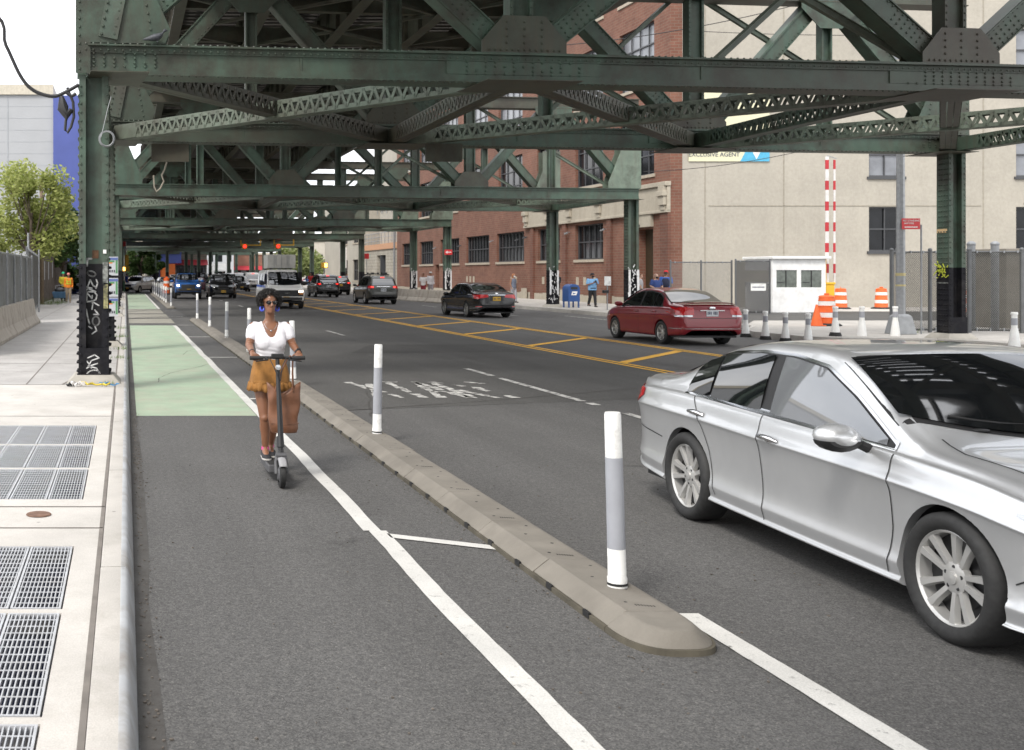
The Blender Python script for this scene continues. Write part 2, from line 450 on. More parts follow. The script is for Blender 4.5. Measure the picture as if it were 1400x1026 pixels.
# galvanised steel nosing on the kerb face
m_nosing = M('kerb_steel_nosing', (.46, .475, .49), .55, .08, var=.18, scale=3, dirt=(.22, .17, .12), dscale=2.5, damt=.6)
mb = MB(); y = -6.0; n_ = [(-.028, SW + .0075), (-.004, SW + .0065), (.012, SW - .006), (.022, SW - .032), (.050, .004), (.047, 0), (.012, SW - .036), (-.03, SW)]
while y < 60:
    mb.prism(n_, y + .003, y + 3.047, lambda u, v, w: (u, w, v)); y += 3.05
structure(mb.build('kerb_nosing', m_nosing, smooth=True, ang=60))
# gutter strip (dirt along the kerb foot)
m_gutter = worn_paint('gutter_dirt', (.05, .045, .04), .45, under=(.085, .082, .078), scale=4, soft=.15)
sheet('gutter', m_gutter, wob(.1, 2, 90, .10, 90, .02, 9), .0022)

# sidewalk gratings: every panel is liftable
def grating(name, x0, y0, x1, y1, label):
    r = thing(name, label, 'grating', ((x0 + x1) / 2, (y0 + y1) / 2, SW - .03), group='pavement ventilation gratings')
    hw, hl = (x1 - x0) / 2, (y1 - y0) / 2
    fr = MB(); t = .012
    fr.box2((-hw, -hl, 0), (-hw + t, hl, .03)); fr.box2((hw - t, -hl, 0), (hw, hl, .03)); fr.box2((-hw + t, -hl, 0), (hw - t, -hl + t, .03)); fr.box2((-hw + t, hl - t, 0), (hw - t, hl, .03))
    fr.build('grating_frame', m_grate, r)
    b = MB(); n = int((2 * hw) / .0200)
    for i in range(1, n): x = -hw + 2 * hw * i / n; b.box((x, 0, .011), (.0058, 2 * hl - 2 * t, .030))
    n = int(2 * hl / .090)
    for i in range(1, n): y = -hl + 2 * hl * i / n; b.box((0, y, .0262), (2 * hw - 2 * t, .007, .0035))
    b.build('grating_bars', m_grate, r)
    return r
cols = [(-1.775, -1.50), (-1.49, -1.19), (-1.18, -.90), (-.888, -.605), (-.595, -.335)]
rows = [(2.80, 4.045, 'front'), (4.125, 5.37, 'second'), (5.45, 6.68, 'third'), (8.08, 9.32, 'fourth'), (9.40, 10.62, 'fifth'), (10.70, 11.99, 'farthest')]
cname = {0: 'leftmost', 1: 'second from the left', 2: 'middle', 3: 'second from the kerb', 4: 'kerbside'}
for y0, y1, rn in rows:
    for ci, (x0, x1) in enumerate(cols):
        if (x0 + .2) * F / y1 + X0 < -60 : continue
        grating('pavement_grating', x0, y0, x1, y1, f'steel pavement grating, {cname[ci]}, in the {rn} row from the front')
# small round cover
o = MB().lathe([(.001, .006), (.085, .006), (.09, .002), (.09, 0)], 24).build('valve_cover', M('rusty_iron', (.16, .09, .06), .8, var=.4, scale=14, bmp=.4), loc=(-.62, 7.55, SW + .004))
tag(o, 'small rusty round valve cover set in the pale pavement between the two sets of gratings', 'manhole cover')

# ------------------------------------------------------------------ right pavement with driveway
RS = .16
poly = [(20.6, 240), (20.6, 36.2), (20.1, 34), (18.6, 31.8), (18.15, 30.6), (18.15, 28.3), (18.7, 27.7), (20.9, 27.3), (21.2, 26), (21.2, 12), (120, 12), (120, 240)]
mb = MB(); mb.prism(poly, -.02, RS, lambda u, v, w: (u, v, w)); structure(mb.build('right_pavement', m_pave_far))
ke = poly[:10]
mb = MB()
for a, b in zip(ke[:-1], ke[1:]):
    a2, b2 = V(*a), V(*b); d = (b2 - a2).normalized(); n = V(d.y, -d.x) * .08
    q = [a2 - n, a2 + n * .4, b2 + n * .4, b2 - n]
    if n.x > 0: q = [a2 + n, a2 - n * .4, b2 - n * .4, b2 + n]
    vs = [(p.x, p.y, -.02) for p in q] + [(p.x, p.y, RS + .012) for p in q]
    mb.add(vs, [(0, 1, 2, 3), (4, 5, 6, 7), (0, 1, 5, 4), (1, 2, 6, 5), (2, 3, 7, 6), (3, 0, 4, 7)])
structure(mb.build('right_kerb', m_kerb))
sheet('driveway', m_asph2, [[(18.9, 32.6), (22.5, 38), (60, 38), (60, 47), (21.5, 47), (20.75, 36.6)]], RS + .004)
sheet('yard_slab', m_pave_new, [(27.2, 47, 60, 60)], RS + .004)
j = [(20.8, y, 27, y + .05) for y in (49, 54, 60, 66, 73)] + [(24.0, 48, 24.05, 80)]
sheet('right_pavement_joints', m_joint, j, RS + .004)

# cracks and tar seams in the carriageway
ck = []; rk = random.Random(21)
def crack(x, y, a, L, w, wob_=.5):
    n = int(L / .18); px, py = x, y
    for i in range(n):
        a += rk.gauss(0, .22) * wob_; qx, qy = px + math.cos(a) * .18, py + math.sin(a) * .18; w2 = w * rk.uniform(.5, 1.4); nx_, ny_ = -math.sin(a) * w2 / 2, math.cos(a) * w2 / 2
        ck.append([(px - nx_, py - ny_), (px + nx_, py + ny_), (qx + nx_, qy + ny_), (qx - nx_, qy - ny_)]); px, py = qx, qy
crack(2.95, 14.3, .27, 7.3, .035, .25); crack(3.2, 13.2, 1.4, 5, .018); crack(4.6, 10.2, .2, 3.5, .014); crack(7.5, 22, 1.5, 14, .03, .3); crack(3.6, 20, 1.6, 18, .025, .3); crack(11.2, 19, 1.57, 30, .03, .3); crack(12.3, 30, .2, 2.0, .03)
crack(.55, 18, 1.5, 9, .012); crack(1.3, 24, 1.5, 8, .012); crack(9.2, 26, .05, 3, .04); crack(15, 27, 1.5, 12, .03)
sheet('road_cracks', m_gutter, ck, .0052)
# grit and leaf scraps collected in the gutter
gm_ = MB(); rg_ = random.Random(31)
for i in range(500):
    y = rg_.uniform(2.2, 40) if i > 300 else rg_.uniform(2.2, 14); x = .075 + abs(rg_.gauss(0, .05)); s = rg_.uniform(.002, .006)
    gm_.box((x, y, .004 + s * .3), (s * 2, s * rg_.uniform(1, 3), s), Matrix.Rotation(rg_.uniform(0, 3), 3, 'Z'))
for i in range(260):
    y = rg_.uniform(4, 24); x = 2.46 - abs(rg_.gauss(0, .05)); s = rg_.uniform(.002, .005); gm_.box((x, y, .004 + s * .3), (s * 2, s * rg_.uniform(1, 3), s), Matrix.Rotation(rg_.uniform(0, 3), 3, 'Z'))
for i in range(260):
    y = rg_.uniform(2.4, 11); x = rg_.uniform(.1, 6); s = rg_.uniform(.002, .006); gm_.box((x, y, .004), (s * 2, s * 2, s), Matrix.Rotation(rg_.uniform(0, 3), 3, 'Z'))
o = gm_.build('grit', M('grit', (.12, .105, .09), .9, var=.6, scale=9)); tag(o, 'grit and leaf scraps lying along the gutter and separator', 'grit', kind='stuff')
# ------------------------------------------------------------------ elevated railway
NODES = [-.5, 6.5, 14.3, 21.4]
SK = .1096
ZB, ZT = 4.98, 5.40
VIA = thing('elevated_railway', 'green riveted steel elevated railway spanning the street on columns', 'viaduct', (0, 17, 0))
VO = V(0, 17, 0)
def bp(Yl, x, dy, z): return V(x, Yl + (x + .5) * SK + dy, z) - VO
BENTS = [-8.9, -.6, 16.8, 25.1, 42.5, 50.8, 68.2, 76.5, 93.9, 102.2, 119.6, 127.9, 145.3, 153.6, 171, 179.3]

def bent(Yl, lod):
    P = lambda x, dy, z: bp(Yl, x, dy, z)
    xa, xb = -.62, 21.62
    mb = MB()
    # bottom chord: two webs, flanges
    for dy in (-.2, .2): mb.beam(P(xa, dy, (ZB + ZT) / 2), P(xb, dy, (ZB + ZT) / 2), .03, ZT - ZB)
    mb.beam(P(xa, 0, ZT + .014), P(xb, 0, ZT + .014), .62, .028)
    mb.beam(P(xa, 0, ZB - .012), P(xb, 0, ZB - .012), .56, .024)
    if lod < 2:
        for dy in (-.245, .245):   # flange angles
            mb.beam(P(xa, dy * .93, ZT - .05), P(xb, dy * .93, ZT - .05), .028, .1)
            mb.beam(P(xa, dy * .93, ZB + .05), P(xb, dy * .93, ZB + .05), .028, .1)
        for x in (2.8, 9.6, 17.6): mb.beam(P(x - .012, -.226, (ZB + ZT) / 2), P(x + .012, -.226, (ZB + ZT) / 2), .01, ZT - ZB - .21)
        for x0, x1 in ((5.2, 7.8), (13, 15.6)):
            mb.beam(P(x0, -.227, (ZB + ZT) / 2), P(x1, -.227, (ZB + ZT) / 2), .02, .21)
            mb.beam(P(x0 - .6, 0, ZT + .036), P(x1 + .6, 0, ZT + .036), .58, .016)
    if lod == 0:
        n = int((xb - xa) / .115)
        for i in range(n):
            x = xa + (xb - xa) * i / n
            mb.rivet(P(x, -.27, ZT + .028), (0, 0, 1), .019, .016)
            mb.rivet(P(x, -.274, ZT - .06), (0, -1, 0), .016, .01)
            mb.rivet(P(x, -.25, ZB - .024), (0, 0, -1), .018, .014)
        for xc in NODES:
            for i in range(-6, 7):
                for z in (.11, .17, .24, .31):
                    if rr.random() < .8 and xa + .05 < xc + i * .16 < xb - .05: mb.rivet(P(xc + i * .16, -.238, ZB + z), (0, -1, 0), .019, .014)
    mb.build('cross_girder', m_steel if lod < 2 else m_steel, VIA)
    ztop = 8.75
    mb = MB()
    for dy in (-.2, .2): mb.beam(P(xa, dy, ztop + .2), P(xb, dy, ztop + .2), .03, .42)
    mb.beam(P(xa, 0, ztop + .42), P(xb, 0, ztop + .42), .6, .03); mb.beam(P(xa, 0, ztop - .02), P(xb, 0, ztop - .02), .56, .03)
    mb.build('top_chord', m_steel_rust, VIA)
    for k, xc in enumerate(NODES):
        end = k in (0, 3)
        # post: H section
        mb = MB(); w = .17
        for s in (-1, 1): mb.beam(P(xc + s * w, 0, ZT + .03), P(xc + s * w, 0, ztop), .3, .06, up=(1, 0, 0))
        mb.beam(P(xc, -.04, ZT + .03), P(xc, -.04, ztop), .03, 2 * w, up=(1, 0, 0))
        if lod == 0:
            z = ZT + .1
            while z < ztop:
                for s in (-1, 1): mb.rivet(P(xc + s * w, -.15, z), (0, -1, 0), .017, .012)
                z += .12
        mb.build('truss_post', m_steel if lod < 2 else m_steel, VIA)
        # gusset
        mb = MB()
        if end:
            s = 1 if k == 0 else -1
            pl = [(-.30, 0), (1.15, 0), (1.15, .25), (.62, 1.5), (.62, 2.5), (-.30, 2.5)]
            if lod == 0: pl = [(-.28, -.46), (-.05, -.46), (-.05, .02), (1.12, .02), (1.2, .25), (.86, 1.0), (.62, 2.5), (-.28, 2.5)]
        else:
            s = 1; pl = [(-.72, 0), (.72, 0), (.72, .2), (.36, .62), (-.36, .62), (-.72, .2)]
        for dy, t in ((-.275, .02), (.26, .02)):
            mb.prism([(p[0] * s, p[1]) for p in pl], dy, dy + t, lambda u, v, w: P(xc + u, w, ZT + .03 + v))
        if lod == 0:
            if end:
                for i in range(22):
                    mb.rivet(P(xc - .22 * s, -.275, ZT - .36 + i * .13), (0, -1, 0), .02, .014)
                    if i > 3:
                        mb.rivet(P(xc + s * (1.0 - i * .022), -.275, ZT - .35 + i * .125), (0, -1, 0), .02, .014)
                # sloping cover plates on the corner
                for (x0, z0, x1, z1, w) in ((.22, .12, .52, 1.6, .30), ):
                    mb.beam(P(xc + s * x0, -.295, ZT + z0), P(xc + s * x1, -.295, ZT + z1), .03, w, up=(1, 0, 0))
                    for q in range(12):
                        for o in (-.1, .1): mb.rivet(P(xc + s * (lerp(x0, x1, q / 12) + o), -.31, ZT + lerp(z0, z1, q / 12) + .06), (0, -1, 0), .02, .014)
            else:
                for i in range(-6, 7):
                    for q in range(5):
                        if abs(i) * .1 < .66 - q * .06 and (abs(i) % 3 == 0 or q == 0): mb.rivet(P(xc + i * .1, -.275, ZT + .09 + q * .115), (0, -1, 0), .02, .014)
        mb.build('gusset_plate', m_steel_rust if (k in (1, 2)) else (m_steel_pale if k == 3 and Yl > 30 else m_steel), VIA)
    # diagonals from the nodes up to mid panel
    for (a, b) in zip(NODES[:-1], NODES[1:]):
        xm = (a + b) / 2
        for xn, s in ((a, 1), (b, -1)):
            mb = MB(); zt = ztop + .05
            p0 = (xn + s * .34, ZT + .16); p1 = (xm + s * (.5 if lod == 0 and Yl < 20 else -.22), zt)
            for dy in (-.15, .15): mb.beam(P(p0[0], dy, p0[1]), P(p1[0], dy, p1[1]), .03, .36)
            d = (V(p1[0], 0, p1[1]) - V(p0[0], 0, p0[1])).normalized(); nx = V(-d.z, 0, d.x)
            for o in (-.17, .17):
                q = nx * o
                mb.beam(P(p0[0] + q.x, 0, p0[1] + q.z), P(p1[0] + q.x, 0, p1[1] + q.z), .38, .022)
            if lod == 0:
                L = (V(*p1) - V(*p0)).length if False else math.hypot(p1[0] - p0[0], p1[1] - p0[1])
                for i in range(int(L / .12)):
                    f = i * .12 / L; x, z = lerp(p0[0], p1[0], f), lerp(p0[1], p1[1], f)
                    for o in (-.14, .14): mb.rivet(P(x + nx.x * o, -.166, z + nx.z * o), (0, -1, 0), .018, .013)
                    if i < 10:
                        for o in (-.05, .05): mb.rivet(P(x + nx.x * o, -.166, z + nx.z * o), (0, -1, 0), .018, .013)
            mb.build('truss_diagonal', m_steel, VIA)
    # hangers at mid panel with top gussets
    if not (lod == 0 and Yl < 20):
        for (a, b) in zip(NODES[:-1], NODES[1:]):
            xm = (a + b) / 2; mb = MB()
            for s in (-1, 1): mb.beam(P(xm + s * .12, .0, ZT + .03), P(xm + s * .12, .0, ztop - .02), .24, .04, up=(1, 0, 0))
            mb.beam(P(xm, .0, ZT + .03), P(xm, .0, ztop - .02), .02, .2, up=(1, 0, 0)); mb.build('hanger', m_steel, VIA)
            mb = MB(); mb.prism([(-.8, 0), (.8, 0), (.8, -.25), (.3, -.75), (-.3, -.75), (-.8, -.25)], -.275, -.255, lambda u, v, w: P(xm + u, w, ztop + .05 + v)); mb.build('gusset_plate', m_steel, VIA)
    # light sway bars
    mb = MB()
    if lod < 2:
        for x0, z0, x1, z1 in ((14.0, ZT + .1, 7.4, 8.9), (10.1, ZT + .05, 14.0, 8.9), (20.6, ZT + .1, 14.6, 8.9)):
            mb.beam(P(x0, .32, z0), P(x1, .32, z1), .09, .09); mb.beam(P(x0, .32, z0 + .06), P(x1, .32, z1 + .06), .16, .014)
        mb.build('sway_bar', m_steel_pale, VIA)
    # columns
    for xc in (NODES[0], NODES[3]):
        column(P, xc, lod, Yl)
    if Yl > 140:
        for xc in (rr.uniform(2.5, 6), rr.uniform(8, 11), rr.uniform(12, 15), rr.uniform(16, 20)):
            column(P, xc, 2, Yl)

COLS = []
def column(P, xc, lod, Yl):
    zb = .26 if xc < 5 else (.30 if xc > 21 else .02); zs = 2.0
    mb = MB()
    for (z0, z1, g, mi) in ((zb, zs, .004, 1), (zs, ZB - .024, 0, 0)):
        mb.m = mi
        for s in (-1, 1):
            mb.beam(P(xc + s * (.178), 0, z0), P(xc + s * (.178), 0, z1), .42 + g, .105 + g, up=(1, 0, 0))
        mb.beam(P(xc, -.02, z0), P(xc, -.02, z1), .03 + g, .26, up=(1, 0, 0))
    mb.m = 1
    mb.beam(P(xc, -.222, zb), P(xc, -.222, zb + .42), .03, .475, up=(1, 0, 0))
    mb.beam(P(xc, 0, zb), P(xc, 0, zb + .02), .5, .52, up=(1, 0, 0))
    if lod < 2:
        z = zb + .06
        while z < ZB - .1:
            mb.m = 1 if z < zs else 0
            for s in (-1, 1):
                for dy in (-.13, -.05, .05, .13):
                    big = (z < zs)
                    mb.rivet(P(xc + s * .2325, dy, z), (s, 0, 0), .022, .03 if big and dy in (-.13, .13) else .015)
                if lod == 0: mb.rivet(P(xc + s * .2, -.237 if z < zb + .42 else -.213, z), (0, -1, 0), .016, .012)
            z += .135
    c = mb.build('column', [m_steel, m_black], VIA)
    COLS.append((c, xc, Yl))
    # concrete pier
    mb = MB(); a, b = .62, .36
    for z, k in ((.0, a), (.16 if xc > 0 else .13, a), (zb, b)): pass
    z0 = .0
    ring = lambda k, z: [P(xc + i * k, q * k, z) for i, q in ((-1, -1), (1, -1), (1, 1), (-1, 1))]
    mb.loft([ring(.42, z0), ring(.42, .14 if xc < 5 else .17), ring(.31, zb + .004)])
    mb.build('pier', m_conc, VIA, bevel=.015)

m_tag = worn_paint('graffiti_white', (.62, .62, .62), .36, under=(.02, .02, .024), scale=16, soft=.1)
m_tagy = M('graffiti_yellow', (.5, .55, .05), .5)
for Yl in BENTS: bent(Yl, 0 if 10 < Yl < 26 else (1 if Yl < 60 else 2))

# lattice bracing in the plane of the bottom chords
def laced(p0, p1, w=.30, h=.34, fine=True, mat=None, name='lattice_brace'):
    p0, p1 = Vector(p0), Vector(p1)
    mb = MB(); _, _, d, sd, u = mb.frame(p0, p1); L = (p1 - p0).length
    for s in (-1, 1):
        for v in (-1, 1):
            q = sd * (s * w / 2) + u * (v * (h / 2 - .04))
            mb.beam(p0 + q, p1 + q, .014, .08, up=u)
            q = sd * (s * (w / 2 - .045)) + u * (v * h / 2)
            mb.beam(p0 + q, p1 + q, .09, .014, up=u)
    mb.beam(p0 - u * (h / 2), p1 - u * (h / 2), .10 if fine else .2, .01, up=u)
    n = max(4, int(L / .28)); ins = .7 / L
    for s in ((-1, 1) if fine else (-1,)):
        for i in range(n):
            a = lerp(.0 + ins, 1 - ins, i / n); b = lerp(ins, 1 - ins, (i + .5) / n); c = lerp(ins, 1 - ins, (i + 1) / n)
            lo, hi = -u * (h / 2 - .03), u * (h / 2 - .03); q = sd * (s * (w / 2 + .012))
            mb.beam(p0.lerp(p1, a) + q + lo, p0.lerp(p1, b) + q + hi, .012, .055, up=d)
            mb.beam(p0.lerp(p1, b) + q + hi, p0.lerp(p1, c) + q + lo, .012, .055, up=d)
    for e, f in ((p0, d), (p1, -d)):      # solid end plates
        for s in (-1, 1): mb.beam(e + sd * (s * (w / 2 + .014)), e + f * .75 + sd * (s * (w / 2 + .014)), .012, h - .02, up=u)
    return mb.build(name, mat or m_steel, VIA)
zl = ZB + .17
for i in range(0, len(BENTS), 2):
    Ya, Yb = BENTS[i], BENTS[i + 1]
    if Ya > 160: break
    fine = Ya < 60
    for a, b in zip(NODES[:-1], NODES[1:]):
        laced(bp(Ya, a + .3, .3, zl + .02), bp(Yb, b - .35, -.3, zl + .02), fine=fine, mat=m_steel_rust)
        laced(bp(Yb, a + .35, -.3, zl - .03), bp(Ya, b - .3, .3, zl - .03), fine=fine, mat=m_steel_pale)  # diagonals facing the light from the left: their brightness is put into paler steel
    for a in NODES: laced(bp(Ya, a, .3, zl), bp(Yb, a, -.3, zl), fine=fine, mat=m_steel if a != 6.5 else m_steel_rust)
    # gusset trays under the crossings
    for Yq in (Ya, Yb):
        for a in NODES:
            mb = MB(); mb.beam(bp(Yq, max(-.6, a - .8), 0, ZB - .036), bp(Yq, min(21.6, a + .8), 0, ZB - .036), 1.2, .014); mb.build('bracing_plate', m_steel_rust, VIA)
# longitudinal plate girders and tie deck
for x in (1.5, 3.9, 6.5, 9.0, 11.4, 13.4):
    mb = MB()
    mb.box2((x - .012, -12 - 17, 9.2), (x + .012, 186 - 17, 10.3))
    for z in (9.2, 10.3): mb.box2((x - .16, -12 - 17, z - .02), (x + .16, 186 - 17, z + .01))
    y = -11.0
    while y < 110:
        mb.box2((x - .13, y - .02 - 17, 9.22), (x + .13, y + .02 - 17, 10.27)); y += 1.6
    mb.build('plate_girder', m_steel_rust, VIA)
for Yl in BENTS[:-4]:
    for k in range(1, 3):
        y = Yl + k * 4.2 + .7; mb = MB()
        mb.beam(V(1.0, y - 17, 9.6), V(13.7, y + 1.4 - 17, 9.6), .25, .5)
        for x0, x1 in ((1.6, 6.4), (6.6, 11.3)): mb.beam(V(x0, y - 17 - 1.5, 9.28), V(x1, y + 2.5 - 17, 9.28), .12, .08); mb.beam(V(x1, y - 17 - 1.5, 9.3), V(x0, y + 2.5 - 17, 9.3), .12, .08)
        mb.build('floor_beam', m_steel_rust, VIA)
mb = MB(); y = -12.0
while y < 186:
    o = rr.uniform(-.1, .1); mb.box((7.4 + o, y - 17, 10.43), (12.6, .26, .24)); y += .46
t_ = mb.build('track_ties', m_deck, VIA)
mb = MB()
for x0, x1 in ((1.15, 1.9), (5.2, 5.9), (8.9, 9.4), (13.0, 13.7)): mb.box2((x0, -12 - 17, 10.56), (x1, 186 - 17, 10.6))
for x in (2.2, 3.7, 6.2, 7.7, 10.3, 11.8): mb.box2((x - .04, -12 - 17, 10.56), (x + .04, 186 - 17, 10.72))
mb.build('track_walkway', m_deck, VIA)

# ---- marks on the nearest columns
def strokes(parent, name, items, Yp, mat, w):
    """painted strokes given in photo pixels, laid on the plane Y = Yp as thin raised paint"""
    mb = MB()
    for pts in items:
        q = [V((x - X0) * Yp / F, Yp, H - (y - Y0) * Yp / F) for x, y in pts]
        for a, b in zip(q[:-1], q[1:]):
            mb.beam(a - VO, b - VO, .004, w, up=(0.001, 0, 1) if abs((b - a).normalized().z) < .95 else (1, 0, 0))
        for a in q: mb.lathe([(.0005, -.002), (w / 2, -.002), (w / 2, .002), (.0005, .002)], 8, a - VO, Matrix.Rotation(PI / 2, 3, 'X'))
    return mb.build(name, mat, parent)
def zs2(l, ox, oy, s): return [[(ox + x / s, oy + y / s) for x, y in st] for st in l]
def ell(cx, cy, rx, ry, rot=0, a0=0, a1=2 * PI, n=18):
    L = []
    for i in range(n + 1):
        a = lerp(a0, a1, i / n); x, y = rx * math.cos(a), ry * math.sin(a)
        L.append((cx + x * math.cos(rot) - y * math.sin(rot), cy + x * math.sin(rot) + y * math.cos(rot)))
    return L
c0 = [c for c, xc, Yl in COLS if Yl == 16.8 and xc < 0][0]
c1 = [c for c, xc, Yl in COLS if Yl == 25.1 and xc < 0][0]
cr = [c for c, xc, Yl in COLS if Yl == 25.1 and xc > 0][0]
Yw = 16.8 - .043
A = zs2([ell(322, 185, 72, 44, .35), [(210, 410), (250, 420), (300, 295), (350, 395), (400, 420)], [(405, 290), (428, 350), (400, 440)], [(212, 482), (265, 448), (395, 500)], [(245, 425), (330, 440)], [(228, 480), (238, 580), (234, 680)], [(222, 500), (330, 620), (335, 570)], [(265, 500), (370, 505), (418, 560), (400, 640), (350, 662)], [(205, 682), (320, 668), (450, 742)], [(330, 660), (345, 720), (330, 810)], [(208, 170), (212, 330)]], 100, 360, 12.825)
A += zs2([[(930, 735), (948, 830), (965, 890)], [(1022, 742), (1065, 792), (1010, 790)], ell(1035, 862, 38, 48), [(1020, 905), (1042, 965), (995, 1000)], [(958, 920), (990, 942)]], 0, 330, 7.89)
strokes(c0, 'graffiti', A, Yw, m_tag, .022)
Bt = zs2([[(128, 640), (168, 622), (195, 640), (150, 655), (130, 690), (185, 672)], ell(160, 738, 40, 26, -.2), [(122, 700), (140, 690), (180, 700), (196, 730)], [(125, 660), (150, 700)]], 90, 340, 4.277)
strokes(c0, 'graffiti', Bt, 16.8 - .241, m_tag, .018)
strokes(c0, 'graffiti', zs2([[(150, 60), (126, 60), (124, 100)]], 90, 340, 4.277), Yw, m_tag, .03)
mb = MB(); mb.box(V(-.5 + .02, 16.8 - .046, 2.15) - VO, (.1, .012, .13)); mb.build('rusty_plate', M('rust_plate', (.12, .06, .03), .8, var=.5, scale=20), c0)
m_pstrk = worn_paint('pale_paint_smear', (.33, .34, .32), .52, under=(.03, .035, .032), scale=7, soft=.12)
m_ystrk = worn_paint('yellow_paint_smear', (.40, .37, .17), .52, under=(.02, .022, .02), scale=7, soft=.12)
mb = MB(); mb.box(V(-.32, 16.588, 1.85) - VO, (.085, .006, .34)); mb.build('paint_smear', m_pstrk, c0)
mb = MB(); mb.box(V(-.315, 16.588, 1.5) - VO, (.07, .006, .4)); mb.build('paint_smear', m_ystrk, c0)
mb = MB(); mb.box(V(-.33, 16.586, 2.19) - VO, (.05, .006, .06)); mb.build('sticker', m_white, c0)
# posters round the second column
m_paper = M('poster_paper', (.48, .49, .52), .7, var=.08, scale=12)
m_pgreen = M('poster_green', (.10, .26, .12), .7); m_pblue = M('poster_blue', (.10, .14, .34), .7); m_pora = M('poster_orange', (.6, .2, .05), .7); m_ink = M('poster_ink', (.03, .03, .04), .7)
for i, z in enumerate((2.02, 1.52, 1.06)):
    mb = MB(); mats = [m_paper, m_pgreen, m_pblue, m_pora, m_ink]
    yf = 25.1 - .216; xc = -.42 + .02
    xr = -.27
    for dx, w_, zz, hh, mi, dd in ((0, .36, 0, .44, 0, 0), (.145, .05, 0, .34, 1, .002), (0, .35, .17, .06, 2, .003), (-.04, .27, .11, .045, 1, .003), (-.05, .2, .075, .03, 3, .003)):
        mb.m = mi; mb.box(V(-.36 + dx, yf - dd, z + zz) - VO, (w_, .004, hh))
    mb.m = 4
    for q in range(5): mb.box(V(-.47 + q * .05, yf - .003, z - .12) - VO, (.03, .004, .06))
    mb.build('poster', mats, c1)
strokes(c1, 'graffiti', zs2([[(242, 440), (262, 470), (244, 480), (266, 500)], [(240, 510), (262, 490), (262, 540)], [(246, 450), (244, 540)]], 90, 340, 4.277), 25.1 - .043, m_tag, .03)
Yr = 25.1 + 21.9 * SK - .24
mb = MB()
for s in range(26):
    a = V(21.163, Yr + .06 + .36 * rr.random(), 1.72 + .34 * rr.random()); b = a + V(0, rr.uniform(-.12, .12), rr.uniform(-.15, .15)); mb.beam(a - VO, b - VO, .012, .022)
mb.build('graffiti', m_tagy, cr)
mb = MB(); mb.box(V(21.163, Yr + .24, 2.95) - VO, (.008, .34, .10)); mb.build('sticker', M('kraft_paper', (.55, .38, .2), .7), cr)
mb = MB(); mb.box(V(21.163, Yr + .24, 1.60) - VO, (.008, .42, .03)); mb.build('paint_smear', m_pstrk, cr)
for c, xc, Yl in COLS:      # white scrawls on the lower black parts of the right-hand columns
    if xc > 20 and 40 < Yl < 80:
        mb = MB(); y = Yl + 21.9 * SK
        for q in range(40):
            a = V(xc + rr.uniform(-.22, .22), y - .235, rr.uniform(.5, 2.2)); mb.beam(a - VO, a - VO + V(rr.uniform(-.08, .08), 0, rr.uniform(-.25, .25)), .006, .035)
        for s in (-1, 1): mb.box(V(xc + s * .18, y - .232, 1.4) - VO, (.09, .006, 1.2))
        mb.build('graffiti', m_tag, c)
# ------------------------------------------------------------------ vehicles
def pchip(tab):
    xs = [p[0] for p in tab]; ys = [p[1] for p in tab]; n = len(xs)
    h = [xs[i + 1] - xs[i] for i in range(n - 1)]; dl = [(ys[i + 1] - ys[i]) / h[i] for i in range(n - 1)]
    m = [0] * n; m[0] = dl[0]; m[-1] = dl[-1]
    for i in range(1, n - 1):
        if dl[i - 1] * dl[i] <= 0: m[i] = 0
        else:
            w1, w2 = 2 * h[i] + h[i - 1], h[i] + 2 * h[i - 1]; m[i] = (w1 + w2) / (w1 / dl[i - 1] + w2 / dl[i])
    def f(x):
        if x <= xs[0]: return ys[0]
        if x >= xs[-1]: return ys[-1]
        i = max(k for k in range(n - 1) if xs[k] <= x); t = (x - xs[i]) / h[i]
        return (ys[i] * (1 + 2 * t) * (1 - t) ** 2 + h[i] * m[i] * t * (1 - t) ** 2 + ys[i + 1] * t * t * (3 - 2 * t) + h[i] * m[i + 1] * t * t * (t - 1))
    return f
def lin(tab):
    xs = [p[0] for p in tab]; ys = [p[1] for p in tab]
    if xs[0] > xs[-1]: xs, ys = xs[::-1], ys[::-1]
    return lambda x: float(np.interp(x, xs, ys))

def paint(name, col, metal=.0, rough=.3, coat=1.0, dirt=.25):
    m, t, b = nt(name); b.inputs['Metallic'].default_value = metal; b.inputs['Roughness'].default_value = rough
    b.inputs['Coat Weight'].default_value = coat; b.inputs['Coat Roughness'].default_value = .03
    n = noise_tex(t, 2.5, 6); c = ramp(t, n.outputs[0], [(.3, tuple(x * .94 for x in col)), (.7, tuple(x * 1.05 for x in col))]).outputs[0]
    # road film low on the body
    tc = N(t, 'ShaderNodeTexCoord'); sx = N(t, 'ShaderNodeSeparateXYZ'); t.links.new(tc.outputs['Object'], sx.inputs[0])
    r = ramp(t, sx.outputs[2], [(.18, (dirt,) * 3), (.55, (0, 0, 0))])
    n2 = noise_tex(t, 9, 6, .7); mm = N(t, 'ShaderNodeMath', operation='MULTIPLY'); t.links.new(r.outputs[0], mm.inputs[0]); t.links.new(n2.outputs[0], mm.inputs[1])
    c = mixc(t, mm.outputs[0], c, (.16, .14, .12)); t.links.new(c, b.inputs['Base Color'])
    rr_ = N(t, 'ShaderNodeMath', operation='MULTIPLY_ADD'); t.links.new(mm.outputs[0], rr_.inputs[0]); rr_.inputs[1].default_value = .8; rr_.inputs[2].default_value = rough
    t.links.new(rr_.outputs[0], b.inputs['Roughness'])
    return m

